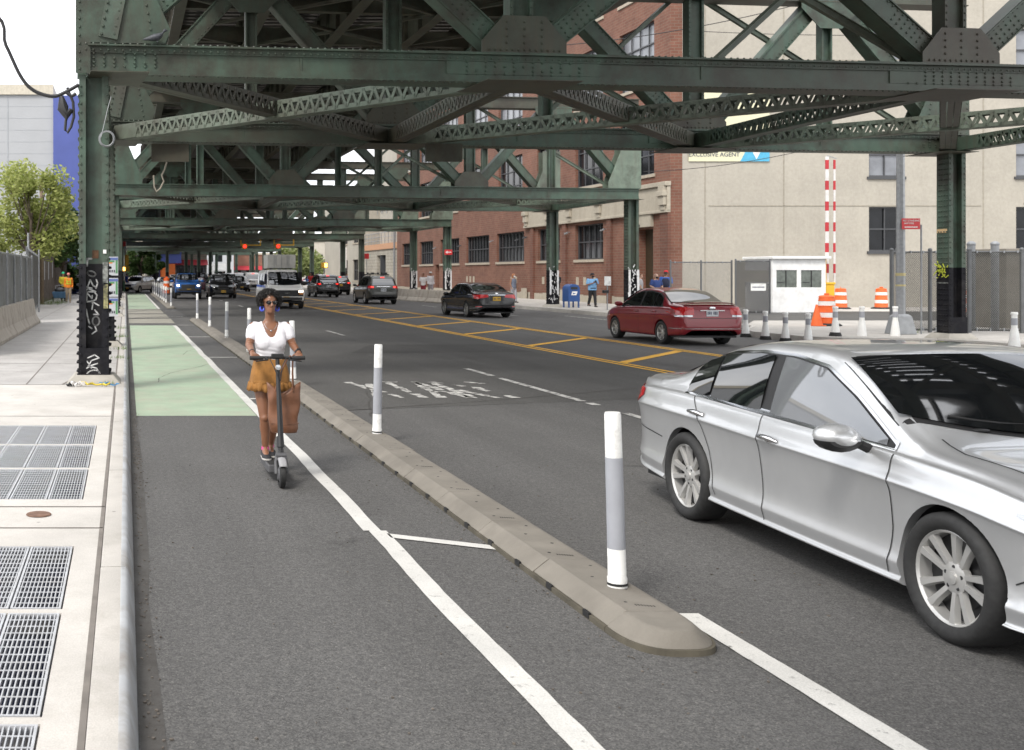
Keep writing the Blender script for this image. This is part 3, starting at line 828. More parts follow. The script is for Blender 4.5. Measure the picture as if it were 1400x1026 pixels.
def make_wheel(R, Rr, W, style, rim_mat):
    """wheel about local y axis, outer face towards +y"""
    rot = Matrix.Rotation(-PI / 2, 3, 'X')   # z -> y
    hw = W / 2
    t = MB().lathe([(Rr - .006, -hw * .72), (Rr + .01, -hw * .9), (lerp(Rr, R, .55), -hw), (R - .022, -hw * .93), (R - .004, -hw * .76), (R, -hw * .5), (R, hw * .5), (R - .004, hw * .76), (R - .022, hw * .93), (lerp(Rr, R, .55), hw), (Rr + .01, hw * .9), (Rr - .006, hw * .72)], 48, rot=rot)
    for s in (-.3, 0.02, .33): t.lathe([(R + .0008, hw * s - .004), (R + .0008, hw * s + .004)], 48, rot=rot)
    r = MB()
    o = hw * .78
    r.lathe([(Rr - .012, -hw * .7), (Rr - .02, o - .05), (Rr - .016, o - .012), (Rr - .004, o), (Rr + .004, o - .004), (Rr + .004, o - .02)], 48, rot=rot)
    r.m = 1; r.lathe([(Rr - .014, o - .075), (.02, o - .085)], 40, rot=rot)          # dark backing
    r.m = 1; r.lathe([(Rr - .09, o - .072), (.06, o - .07)], 32, rot=rot)             # brake disc
    r.m = 0
    def sp(a, r0, r1, w0, w1, y0, y1, tk=.022):
        d = V(math.cos(a), 0, math.sin(a)); n = V(-math.sin(a), 0, math.cos(a)); q = []
        for rad, w_, y in ((r0, w0, y0), (r1, w1, y1)):
            for s, yy in ((-1, -tk), (1, -tk), (.72, 0), (-.72, 0)): q.append(d * rad + n * (s * w_ / 2) + V(0, y + yy, 0))
        r.add(q, [(0, 1, 5, 4), (1, 2, 6, 5), (2, 3, 7, 6), (3, 0, 4, 7)])
    if style == 'ten':
        for k in range(5):
            a = 2 * PI * k / 5 + .3
            for s in (-1, 1):
                c0_, c1_ = V(math.cos(a + s * .30), 0, math.sin(a + s * .30)) * .062, V(math.cos(a + s * .245), 0, math.sin(a + s * .245)) * (Rr - .01)
                d = c1_ - c0_; n = V(-d.z, 0, d.x).normalized(); q = []
                for c, w_, y in ((c0_, .034, o - .028), (c0_.lerp(c1_, .6), .04, o - .014), (c1_, .058, o - .008)):
                    for e, yy in ((-1, -.028), (1, -.028), (.7, 0), (-.7, 0)): q.append(c + n * (e * w_ / 2) + V(0, y + yy, 0))
                for b_ in (0, 4): r.add([], []); 
                n0 = len(r.v); r.v.extend([tuple(p) for p in q])
                for b_ in (0, 4):
                    for f in ((0, 1, 5, 4), (1, 2, 6, 5), (2, 3, 7, 6), (3, 0, 4, 7)): r.f.append(tuple(n0 + b_ + i for i in f)); r.mi.append(0)
        r.lathe([(.085, o - .06), (.082, o - .028), (.06, o - .022), (.034, o - .02), (.032, o - .012), (.0005, o - .008)], 24, rot=rot)
        r.m = 1
        for k in range(5):
            a = 2 * PI * k / 5; r.lathe([(.011, o - .028), (.011, o - .0215), (.0005, o - .0215)], 8, c=V(math.cos(a) * .057, 0, math.sin(a) * .057), rot=rot)
    else:
        n = {'five': 5, 'seven': 7, 'steel': 8, 'six': 6}[style]
        for k in range(n):
            a = 2 * PI * k / n + .2; sp(a, .05, Rr - .012, .075 if n < 7 else .045, .09 if n < 7 else .05, o - .03, o - .012)
        r.lathe([(.075, o - .06), (.07, o - .03), (.03, o - .018), (.0005, o - .015)], 20, rot=rot)
    return (t, r)

def car(name, label, spec, loc, rz, pm, scale=1.0, group=None, cat='car'):
    S = spec; root = thing(name, label, cat, loc, rz, group); root.scale = (scale,) * 3
    T, B_, WR, HW, ZB_ = (pchip(S[k]) for k in ('top', 'belt', 'wr', 'hw', 'zb'))
    xa, xb = S['top'][0][0], S['top'][-1][0]
    nx = S.get('nx', 96)
    def keys(x):
        w, b, s, t, r = HW(x), ZB_(x), B_(x), T(x), WR(x)
        s = min(s, t - .004); r = min(r, w * .93); k = max(0, min(1, (t - s) / .14))
        if S.get('sharp'):
            cr = lerp(b, s, S['crease']); q = s - b
            return [(w * .84, b), (w * .93, b + .006), (w * .972, b + .02 * k), (w * .974, b + .034 * k), (w * .956, b + .052 * k), (w * .962, b + .10 * q), (w * .976, b + .165 * q), (w * .976, b + .185 * q), (w * .962, b + .25 * q), (w * .956, b + .36 * q), (w * .962, lerp(b, s, .5)),
                    (w * .974, cr - .13 * q), (w * .988, cr - .035 * q), (w * .999, cr - .006), (w, cr), (w * .994, cr + .02 * q), (w * .976, cr + .07 * q), (w * .962, s - .05 * q), (w * .945, s), (lerp(w * .93, r, .12), s + (t - s) * .06 * k),
                    (lerp(w * .93, r, .62) + .012 * k, lerp(s, t, .62 if k > .9 else .5)), (r, t - .055 * k), (r - .05, t - .02 * k), (r * .62, t - .004 * k), (r * .3, t), (0, t + .001)]
        mid = lerp(b, s, .48); cav = S.get('cav', .97)
        return [(w * .84, b), (w * .93, b + .012 * k + .002), (w * .965, b + min(.05, (s - b) * .15)), (w * (cav + .004), b + min(.14, (s - b) * .3)), (w * cav, lerp(b, s, .36)), (w * lerp(cav, 1, .35), mid),
                (w * .984, lerp(b, s, S.get('crease', .72) - .05)), (w, lerp(b, s, S.get('crease', .72))), (w * .997, lerp(b, s, S.get('crease', .72) + .02)), (w * .977, lerp(b, s, S.get('crease', .72) + .06)), (w * .966, s - (s - b) * .06), (w * .945, s), (lerp(w * .93, r, .12), s + (t - s) * .06 * k),
                (lerp(w * .93, r, .62) + .012 * k, lerp(s, t, .62 if k > .9 else .5)), (r, t - .055 * k), (r - .05, t - .02 * k), (r * .62, t - .004 * k), (r * .3, t), (0, t + .001)]
    def sec(x):
        P = keys(x)
        for _ in range(2):
            Q = [P[0]]
            for a, b in zip(P[:-1], P[1:]):
                Q += [(lerp(a[0], b[0], .25), lerp(a[1], b[1], .25)), (lerp(a[0], b[0], .75), lerp(a[1], b[1], .75))]
            Q.append(P[-1]); P = Q
        return P
    xs = []
    for i in range(nx + 1):
        u = i / nx; c = .5 - .5 * math.cos(PI * u); xs.append(lerp(xa, xb, lerp(u, c, .62)))
    rings = []
    for x in xs:
        s = sec(x); rings.append([(x, y, z) for y, z in s] + [(x, -y, z) for y, z in s[-2::-1]])
    m = len(rings[0]); vs = [p for r in rings for p in r]; fs = []
    for i in range(nx):
        for j in range(m - 1): fs.append((i * m + j, i * m + j + 1, (i + 1) * m + j + 1, (i + 1) * m + j))
    fs.append(tuple(range(m))); fs.append(tuple((nx * m + j) for j in range(m))[::-1])
    full = BVHTree.FromPolygons([V(*p) for p in vs], fs)
    # wheel arches
    Ra = S['arch']; hubs = [(S['fx'], S['R']), (S['rx'], S['R'])]
    bm = bmesh.new(); bv = [bm.verts.new(p) for p in vs]
    for f in fs:
        try: bm.faces.new([bv[i] for i in f])
        except ValueError: pass
    dead = []
    for f in bm.faces:
        c = f.calc_center_median()
        if abs(c.y) > .5 and len(f.verts) == 4:
            for hx, hz in hubs:
                if (c.x - hx) ** 2 + (c.z - hz) ** 2 < Ra * Ra: dead.append(f); break
    ds = set(dead); snap = {}
    for f in dead:
        for v in f.verts:
            if any(g not in ds for g in v.link_faces): snap[v] = 1
    for v in snap:
        hx, hz = min(hubs, key=lambda h: (v.co.x - h[0]) ** 2 + (v.co.z - h[1]) ** 2)
        d = V(v.co.x - hx, 0, v.co.z - hz); d = d.normalized() * Ra; v.co.x = hx + d.x; v.co.z = max(hz + d.z, v.co.z if d.z < 0 else -9)
    bmesh.ops.delete(bm, geom=dead, context='FACES')
    bed = [e for e in bm.edges if e.is_boundary and abs(e.verts[0].co.y) > .5 and any(abs((v.co.x - hx) ** 2 + (v.co.z - hz) ** 2 - Ra * Ra) < .012 for v in e.verts for hx, hz in hubs)]
    ex = bmesh.ops.extrude_edge_only(bm, edges=bed)
    for g in ex['geom']:
        if isinstance(g, bmesh.types.BMVert): g.co.y -= math.copysign(.05, g.co.y)
    bmesh.ops.recalc_face_normals(bm, faces=bm.faces)
    me = bpy.data.meshes.new('body'); bm.to_mesh(me); bm.free()
    me.polygons.foreach_set('use_smooth', [True] * len(me.polygons)); me.set_sharp_from_angle(angle=math.radians(38)); me.materials.append(pm)
    body = link('body', me, root)
    # underbody and wheel wells
    mb = MB(); zf = min(p[1] for p in S['zb']) + .015; hwm = max(p[1] for p in S['hw'])
    mb.box2((xa + .25, -hwm * .86, zf), (xb - .3, hwm * .86, zf + .05))
    for hx, hz in hubs:
        for s in (-1, 1):
            rg = []
            for y in (hwm - .055, .52):
                rg.append([(hx + math.cos(a) * (Ra + .004), s * y, hz + math.sin(a) * (Ra + .004)) for a in [lerp(-.35, PI + .35, i / 20) for i in range(21)]])
            mb.loft(rg, False, False); n0 = len(rg[0]); mb.add(rg[1] + [(hx, s * .52, hz - .1)], [tuple(range(n0))])
    mb.build('underbody', m_plasticblk, root, fix=False)
    # wheels
    wb = make_wheel(S['R'], S['rim'], S.get('tw', .215), S['wheel'], None)
    tm = None
    for hx in (S['fx'], S['rx']):
        for s in (1, -1):
            if tm is None:
                tw = wb[0].build('wheel', m_tyre, root, smooth=True, ang=40); tm = tw.data
                rw = wb[1].build('rim', [S.get('rimmat', m_alloy), m_plasticblk, m_galv], tw, smooth=True, ang=30); rm = rw.data
            else: tw = link('wheel', tm, root); rw = link('rim', rm, tw)
            tw.location = (hx, s * (hwm - S.get('tw', .215) / 2 - .012), S['R']); tw.rotation_euler = (0, (.4 if hx > 0 else 1.3), 0) if s > 0 else (0, .9 if hx > 0 else .25, PI)
    # ---------------- conforming panels
    def cast(o, d):
        h = full.ray_cast(V(*o), V(*d))
        if h[0] is None:
            h = full.find_nearest(V(*o) + V(*d) * (2.0)); return h[0], h[1]
        return h[0], h[1]
    def patch(nm, mat, fn, d, nu=14, nv=6, off=.003, parent=root, sm=True, add=None, fit=False):
        fit = fit or nm in ('side_window', 'windscreen', 'rear_window')
        mb = add or MB(); g = []
        for i in range(nu + 1):
            for j in range(nv + 1):
                o = V(*fn(i / nu, j / nv)); p, n = cast(o, d)
                if n.dot(V(*d)) > 0: n = -n
                g.append(p + n * off)
        if fit:      # true smooth glass: cubic surface through the projected points
            k = max(range(3), key=lambda q: abs(d[q])); ia, ib = [q for q in range(3) if q != k]; q_ = np.array([tuple(p) for p in g]); A0, B0 = q_[:, ia], q_[:, ib]
            ca, cb2 = A0.mean(), B0.mean(); A1, B1 = A0 - ca, B0 - cb2; dg_ = 3 if nm == 'side_window' else 4; Mx = np.stack([A1 ** i * B1 ** j for i in range(dg_) for j in range(dg_ - i)], 1)
            sol_ = np.linalg.lstsq(Mx, q_[:, k], rcond=None)[0]; fz = Mx @ sol_; sg = -1 if d[k] > 0 else 1
            sh_ = max(0, float(np.max((q_[:, k] - fz) * sg)) - .001)
            for t_, p in enumerate(g): p[k] = fz[t_] + sg * min(sh_, .008 if nm == 'side_window' else .022)
        mb.add(g, [(i * (nv + 1) + j, i * (nv + 1) + j + 1, (i + 1) * (nv + 1) + j + 1, (i + 1) * (nv + 1) + j) for i in range(nu) for j in range(nv)])
        if add is not None: return mb
        return mb.build(nm, mat, parent, smooth=sm, ang=60, fix=False)
    def side(nm, mat, lo, hi, s, x0=None, x1=None, nu=22, nv=6, off=.003, parent=root, add=None):
        L, U = lin(lo), lin(hi); a = max(min(p[0] for p in lo), min(p[0] for p in hi)) if x0 is None else x0; b = min(max(p[0] for p in lo), max(p[0] for p in hi)) if x1 is None else x1
        return patch(nm, mat, lambda u, v: (lerp(a, b, u), 3 * s, lerp(L(lerp(a, b, u)), max(U(lerp(a, b, u)), L(lerp(a, b, u)) + .001), v)), (0, -s, 0), nu, nv, off, parent, add=add)
    def strip(pts, s, w, off, mb):     # thin line along a side polyline of (x,z)
        for (a, b) in zip(pts[:-1], pts[1:]):
            n = max(1, int(math.hypot(b[0] - a[0], b[1] - a[1]) / .016)); dx, dz = b[0] - a[0], b[1] - a[1]; l = math.hypot(dx, dz); nx_, nz_ = -dz / l * w / 2, dx / l * w / 2
            patch(None, None, lambda u, v: (a[0] + dx * u + nx_ * (v * 2 - 1), 3 * s, a[1] + dz * u + nz_ * (v * 2 - 1)), (0, -s, 0), n, 1, off, add=mb)
    G = S['glass']; lo, hi = G['lo'], G['hi']
    trim = S.get('trim', m_plasticblk)
    for s in (1, -1):
        if G.get('frame', True):
            side('window_frame', trim, [(p[0], p[1] - .014) for p in lo], [(p[0], p[1] + .018) for p in hi], s, min(p[0] for p in lo) - .02, max(p[0] for p in lo) + .02, 60, 8, .004)
            side('window_pillar', m_plasticblk, lo, hi, s, None, None, 60, 8, .0058)
        for a, b in G['panes']: side('side_window', S.get('sideglass', m_glass) if a > -.5 else m_glass, [(p[0], p[1] + .006) for p in lo], [(p[0], p[1] - .008) for p in hi], s, a, b, 18, 6, .0078)
        gm = MB()
        for ln in S.get('seams', []): strip(ln, s, .008, .0028, gm)
        if gm.v: gm.build('door_seam', m_plasticblk, root, fix=False)
        for hx, hz in S.get('handles', []):
            p, n = cast((hx, 3 * s, hz), (0, -s, 0)); hb = MB()
            hb.path([p + V(-.10, 0, -.004) + n * .004, p + V(-.075, 0, .002) + n * .028, p + n * .034 + V(0, 0, .005), p + V(.075, 0, .002) + n * .028, p + V(.10, 0, -.004) + n * .004], [.010, .016, .018, .016, .010], 8)
            hb.sphere(p + n * .002, .05, 10, 6, (1.3, .12, .55))
            hb.build('door_handle', S.get('handlemat', pm), root, smooth=True, ang=60)
        if 'mirror' in S:
            hx, hz = S['mirror']; p, n = cast((hx, 3 * s, hz), (0, -s, 0)); mm_ = MB(); k = S.get('mirk', 1)
            c = p + V(-.01, s * .15 * k, .06)
            rg = []
            for u, ry, rz_, dx in ((-1, .35, .4, -.02), (-.8, .85, .85, -.01), (-.3, 1, 1, 0), (.3, .95, .95, 0), (.75, .75, .7, .005), (1, .35, .3, .01)):
                rg.append([c + V(u * .065 * k + dx, math.cos(a) * .115 * ry * k, math.sin(a) * .072 * rz_ * k + .006 * s * math.cos(a)) for a in [2 * PI * q / 16 for q in range(16)]])
            mm_.loft(rg); mir = mm_.build('mirror', pm if not S.get('mirblack') else m_plasticblk, root, smooth=True, ang=60)
            st = MB(); st.loft([[c + V(u * .066 * k, math.cos(a) * .112 * k * ry, -.012 - abs(math.sin(a)) * .064 * k * rz_) if math.sin(a) < 0 else c + V(u * .066 * k, math.cos(a) * .112 * k * ry, -.018) for a in [2 * PI * q / 16 for q in range(16)]] for u, ry, rz_ in ((-.95, .7, .7), (-.4, 1.01, 1.03), (.4, 1.01, 1.03), (.95, .7, .6))]) if S.get('sharp') else None; st.path([p - n * .02 + V(0, 0, 0), p + V(0, s * .05, .02), c + V(0, -s * .04, -.03)], [.03, .026, .02], 8); st.build('mirror_arm', m_plasticblk, mir, smooth=True)
    # windscreen / rear window from above
    for key in ('screen', 'rearw'):
        if key not in S: continue
        q = S[key]; xb0, xt0, wb0, wt0, kb, kt = q
        fn = lambda u, v: (lerp(xb0 - kb * ((2 * u - 1) ** 2), xt0 - kt * ((2 * u - 1) ** 2), v), (2 * u - 1) * lerp(wb0, wt0, v), 4)
        e = .03
        fn2 = lambda u, v: (lerp(xb0 + math.copysign(e, xb0) - kb * ((2 * u - 1) ** 2), xt0 - math.copysign(e, xb0) - kt * ((2 * u - 1) ** 2), v), (2 * u - 1) * (lerp(wb0, wt0, v) + e * .7), 4)
        nm = 'windscreen' if key == 'screen' else 'rear_window'
        patch(nm + '_seal', m_plasticblk, fn2, (0, 0, -1), 20, 12, .0025); g_ = patch(nm, m_glass, fn, (0, 0, -1), 20, 12, .006)
        if key == 'screen':
            wp = MB()
            for y0, y1 in ((-.55, .05), (.08, .62)):
                pts = []
                for i in range(6):
                    y = lerp(y0, y1, i / 5); p, n = cast((xb0 - .06 - kb * (y / wb0) ** 2 - .05 * i / 5, y, 4), (0, 0, -1)); pts.append(p + n * .014)
                wp.path(pts, .008, 5)
            wp.build('wiper', m_plasticblk, root)
    if 'rearw_v' in S:     # upright rear glass seen from behind
        z0, z1, w0, w1 = S['rearw_v']
        patch('rear_window', m_glass, lambda u, v: (-4, (2 * u - 1) * lerp(w0, w1, v), lerp(z0, z1, v)), (1, 0, 0), 14, 8, .006)
    if 'screen_v' in S:
        z0, z1, w0, w1 = S['screen_v']
        patch('windscreen_seal', m_plasticblk, lambda u, v: (4, (2 * u - 1) * lerp(w0 + .03, w1 + .03, v), lerp(z0 - .03, z1 + .02, v)), (-1, 0, 0), 14, 8, .003)
        patch('windscreen', m_glass, lambda u, v: (4, (2 * u - 1) * lerp(w0, w1, v), lerp(z0, z1, v)), (-1, 0, 0), 14, 8, .007)
    def endpatch(nm, mat, yz, fr, off=.006, parent=root, both=False):
        """(y,z) ladder on nose (fr=1) or tail (fr=-1): list of (y, zlo, zhi)"""
        out = []
        for s in ((1, -1) if both else (1,)):
            ys = [p[0] for p in yz]; L, U = lin([(p[0], p[1]) for p in yz]), lin([(p[0], p[2]) for p in yz]); a, b = min(ys), max(ys)
            out.append(patch(nm, mat, lambda u, v: (fr * 4, s * lerp(a, b, u), lerp(L(lerp(a, b, u)), U(lerp(a, b, u)), v)), (-fr, 0, 0), 12, 5, off, parent))
        return out
    def sidepatch(nm, mat, pts, off=.006):
        for s in (1, -1): side(nm, mat, [(p[0], p[1]) for p in pts], [(p[0], p[2]) for p in pts], s, None, None, 8, 5, off)
    for f in S.get('end', []): endpatch(f[0], f[1], f[2], f[3], f[4] if len(f) > 4 else .006, both=f[5] if len(f) > 5 else False)
    for f in S.get('sidep', []): sidepatch(f[0], f[1], f[2], f[3] if len(f) > 3 else .006)
    def topline(pts, w, off, mb):   # lines drawn from above (hood seams)
        for (a, b) in zip(pts[:-1], pts[1:]):
            dx, dy = b[0] - a[0], b[1] - a[1]; l = math.hypot(dx, dy); px, py = -dy / l * w / 2, dx / l * w / 2
            patch(None, None, lambda u, v: (a[0] + dx * u + px * (v * 2 - 1), a[1] + dy * u + py * (v * 2 - 1), 4), (0, 0, -1), max(1, int(l / .06)), 1, off, add=mb)
    if 'hood' in S:
        tm_ = MB()
        for s in (1, -1): topline([(p[0], p[1] * s) for p in S['hood']], .008, .0014, tm_)
        tm_.build('bonnet_seam', m_plasticblk, root, fix=False)
    for (nm, y, z, fr, wd, ht, m1, m2) in S.get('plates', []):
        p, n = cast((fr * 4, y, z), (-fr, 0, 0)); mb = MB(); x = p.x + fr * .012
        mb.box((x, y, z), (.012, wd, ht)); mb.m = 1
        for q in range(7):
            if q != 3: mb.box((x + fr * .0065, y + (q - 3) * wd * .125, z), (.003, wd * .075, ht * .48))
        mb.build('number_plate', [m1, m2], root)
    if 'extra' in S: S['extra'](root, cast, patch, side, pm)
    return root

m_nyplate = M('yellow_plate', (.62, .36, .03), .5, var=.05); m_whplate = M('white_plate', (.62, .64, .66), .5, var=.05); m_plateink = M('plate_ink', (.02, .03, .08), .5)
m_lowblk = M('bumper_black', (.02, .02, .021), .6, var=.2)
p_silver = paint('silver_paint', (.63, .64, .65), .66, .31, .9, .03)
p_red = paint('dark_red_paint', (.21, .005, .014), .1, .3, .7, .12)
p_black = paint('black_car_paint', (.005, .0055, .007), .0, .22, .5, .08)
p_grey = paint('grey_green_paint', (.036, .037, .031), .3, .32, .7, .15)
p_blue = paint('blue_paint', (.02, .11, .36), .3, .3)
p_dark = paint('charcoal_paint', (.007, .007, .009), .0, .25, .6, .1)
p_white = paint('white_van_paint', (.80, .78, .74), 0, .35, .6)
p_tan = paint('bronze_paint', (.09, .075, .06), .4, .35)
p_maroon = paint('crimson_paint', (.22, .015, .03), .2, .35)
p_paleblue = paint('pale_grey_paint', (.4, .43, .47), .4, .35)

def silver_extra(root, cast, patch, side, pm):
    # bright line along the sill, lower sill crease
    # small emblem on every wheel cap is left to the rim; bonnet air duct glint
    pts = []
    mb = MB()
    for y, k in ((-.45, 1), (.45, 1)):
        p, n = cast((1.02, y, 4), (0, 0, -1)); mb.sphere(p + n * .004, .03, 8, 5, (1.1, 1.6, .3))
    mb.build('washer_jet', m_plasticblk, root, smooth=True)

m_tint_sheen = M('tinted_window_sheen', (.25, .26, .275), .02, .45, var=.02, spec=.8)  # tint film, with bright sky reflection built into the grey base of the front pane
SILVER = dict(nx=150, fx=1.39, rx=-1.385, R=.336, rim=.245, tw=.235, arch=.372, wheel='ten', trim=m_chrome, handlemat=m_chrome,
    top=[(-2.49, .60), (-2.47, .80), (-2.44, .99), (-2.38, 1.055), (-2.15, 1.07), (-1.85, 1.10), (-1.45, 1.235), (-1.0, 1.385), (-.5, 1.448), (-.1, 1.45), (.2, 1.425), (.40, 1.365), (.8, 1.165), (1.05, 1.035), (1.2, .99), (1.6, .945), (2.0, .86), (2.22, .76), (2.31, .66), (2.34, .52)],
    belt=[(-2.49, .58), (-2.44, .88), (-2.2, .955), (-1.5, .965), (-.5, .94), (.5, .915), (1.0, .90), (1.5, .87), (2.0, .78), (2.25, .68), (2.34, .50)],
    wr=[(-2.49, .55), (-2.3, .74), (-1.9, .77), (-1.5, .73), (-1.0, .70), (-.4, .695), (.2, .70), (.6, .725), (1.0, .76), (1.3, .78), (1.7, .75), (2.1, .66), (2.34, .45)],
    hw=[(-2.49, .60), (-2.45, .74), (-2.35, .835), (-2.1, .90), (-1.5, .925), (-.8, .92), (.6, .92), (1.3, .925), (1.7, .915), (2.0, .86), (2.2, .76), (2.3, .66), (2.34, .55)],
    zb=[(-2.49, .42), (-2.42, .30), (-2.0, .245), (-1.3, .205), (1.0, .185), (1.8, .19), (2.2, .21), (2.34, .36)],
    cav=.955, crease=.80, sharp=True, sideglass=m_tint_sheen,
    glass=dict(lo=[(-1.43, .985), (-.3, .955), (.92, .925)], hi=[(-1.43, 1.02), (-1.40, 1.175), (-1.30, 1.245), (-1.0, 1.315), (-.6, 1.35), (-.2, 1.35), (.15, 1.31), (.5, 1.165), (.92, .945)], panes=[(-1.42, -1.10), (-1.075, -.42), (-.30, .86)]),
    seams=[[(-1.28, .965), (-1.13, .80), (-1.03, .60), (-.98, .38), (-.94, .28)], [(-.36, .95), (-.335, .6), (-.31, .24)], [(.95, .90), (.97, .7), (.97, .5), (.93, .24)], [(-2.30, .62), (-1.78, .58)], [(1.80, .42), (2.10, .60)]],
    handles=[(-1.17, .845), (-.20, .80)], mirror=(.74, .90), mirk=1.1,
    screen=(1.10, .33, .77, .68, .26, .05), rearw=(-1.88, -1.08, .70, .58, -.16, -.06),
    hood=[(1.08, .70), (1.3, .735), (1.7, .70), (2.05, .62), (2.22, .5)],
    end=[('tail_light', m_redlight, [(.30, .83, .93), (.5, .82, .95), (.83, .80, .955)], -1, .006, True), ('headlight', m_clear, [(.40, .62, .70), (.6, .62, .74), (.84, .66, .78)], 1, .006, True), ('grille', m_plasticblk, [(-.38, .46, .64), (.38, .46, .64)], 1, .006), ('grille_bar', m_chrome, [(-.42, .615, .645), (0, .60, .63), (.42, .615, .645)], 1, .012), ('grille_bar', m_galv, [(-.36, .53, .54), (.36, .53, .54)], 1, .010), ('lower_intake', m_plasticblk, [(-.5, .27, .36), (.5, .27, .36)], 1, .006), ('fog_lamp', m_clear, [(.58, .33, .41), (.72, .33, .41)], 1, .008, True)],
    sidep=[('tail_light', m_redlight, [(-2.44, .79, .945), (-2.36, .80, .955), (-2.26, .82, .95), (-2.14, .88, .935)]), ('headlight', m_clear, [(1.82, .75, .765), (1.95, .71, .765), (2.2, .63, .71)])],
    plates=[('p', 0, .78, -1, .32, .16, m_nyplate, m_plateink)], extra=silver_extra)
rzS = -PI / 2 - math.atan2(.11, 2.8)
sil = car('silver_sedan', 'silver four-door sedan with ten-spoke alloy wheels passing close to the separator nose', SILVER, (5.03, 6.62, 0), rzS, p_silver, .970)

def red_extra(root, cast, patch, side, pm):
    mb = MB()       # boot spoiler
    pts = []
    for i in range(13):
        y = lerp(-.66, .66, i / 12); k = 1 - abs(y / .66) ** 4
        pts.append([(-2.14 - .10 * k, y, 1.05 + .065 * k), (-2.00 - .1 * k, y, 1.05 + .075 * k), (-1.99 - .1 * k, y, 1.05 + .05 * k), (-2.12 - .1 * k, y, 1.05 + .035 * k)])
    mb.loft(pts); mb.build('spoiler', pm, root, smooth=True)
    mb = MB(); p, n = cast((-4, 0, .885), (1, 0, 0)); mb.box((p.x - .012, 0, .905), (.02, .62, .022)); mb.build('boot_trim', m_chrome, root)
    mb = MB(); mb.sphere((p.x - .014, 0, .965), .055, 12, 6, (.2, 1.5, .75)); mb.build('badge', m_chrome, root, smooth=True)
    for s in (1, -1): side('body_moulding', pm, [(-1.0, .50), (1.0, .47)], [(-1.0, .545), (1.0, .515)], s, None, None, 20, 1, .012)
    for s in (1, -1): side('bumper_strip', m_chrome, [(-2.2, .435), (-1.7, .435)], [(-2.2, .45), (-1.7, .45)], s, None, None, 8, 1, .006)
    patch('bumper_strip', m_chrome, lambda u, v: (-4, (2 * u - 1) * .78, lerp(.435, .45, v)), (1, 0, 0), 20, 1, .006)
REDS = dict(nx=84, fx=1.305, rx=-1.305, R=.305, rim=.205, arch=.345, wheel='seven',
    top=[(-2.25, .55), (-2.23, .78), (-2.20, .98), (-2.14, 1.055), (-1.9, 1.075), (-1.6, 1.10), (-1.25, 1.25), (-.85, 1.40), (-.4, 1.46), (.05, 1.465), (.35, 1.42), (.8, 1.22), (1.15, 1.03), (1.3, .985), (1.7, .92), (2.05, .80), (2.18, .68), (2.22, .52)],
    belt=[(-2.25, .52), (-2.2, .86), (-2.0, .94), (-1.3, .955), (-.5, .94), (.5, .92), (1.2, .89), (1.7, .80), (2.1, .66), (2.22, .5)],
    wr=[(-2.25, .55), (-2.1, .69), (-1.7, .70), (-1.3, .62), (-.8, .57), (0, .565), (.5, .60), (1.0, .67), (1.3, .71), (1.8, .66), (2.22, .4)],
    hw=[(-2.25, .64), (-2.21, .76), (-2.1, .825), (-1.8, .86), (-1, .87), (1, .87), (1.6, .85), (2.0, .76), (2.15, .64), (2.22, .5)],
    zb=[(-2.25, .40), (-2.18, .29), (-1.9, .25), (-1.2, .2), (1.2, .19), (2.0, .2), (2.22, .36)],
    glass=dict(lo=[(-1.28, .985), (0, .965), (1.02, .94)], hi=[(-1.28, 1.0), (-1.12, 1.2), (-.85, 1.315), (-.4, 1.365), (.1, 1.36), (.4, 1.29), (1.02, .955)], panes=[(-1.2, -.82), (-.79, -.16), (-.06, .97)]),
    seams=[[(-1.15, .96), (-1.0, .7), (-.93, .4), (-.88, .26)], [(-.12, .96), (-.1, .24)], [(1.04, .92), (1.04, .6), (1.0, .26)]],
    handles=[(-.95, .84), (.02, .82)], mirror=(.88, .94), screen=(1.13, .36, .69, .55, .22, .05), rearw=(-1.64, -.90, .66, .54, -.14, -.05),
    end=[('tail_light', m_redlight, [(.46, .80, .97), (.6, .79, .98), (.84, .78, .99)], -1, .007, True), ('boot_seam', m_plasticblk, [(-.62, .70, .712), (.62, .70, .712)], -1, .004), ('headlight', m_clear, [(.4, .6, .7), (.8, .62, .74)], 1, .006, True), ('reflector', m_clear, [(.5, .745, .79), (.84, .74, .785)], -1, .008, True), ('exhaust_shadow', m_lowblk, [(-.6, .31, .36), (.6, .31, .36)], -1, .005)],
    sidep=[('tail_light', m_redlight, [(-2.21, .78, .985), (-2.1, .79, .985), (-2.0, .86, .965)]), ('headlight', m_clear, [(1.75, .68, .72), (2.05, .6, .69)])],
    plates=[('p', 0, .84, -1, .30, .16, m_whplate, m_plateink)], extra=red_extra)
red = car('red_sedan', 'dark red sedan with boot spoiler and white plate driving away past the yellow hatching', REDS, (14.86, 29.1, 0), PI / 2, p_red, 1.0)

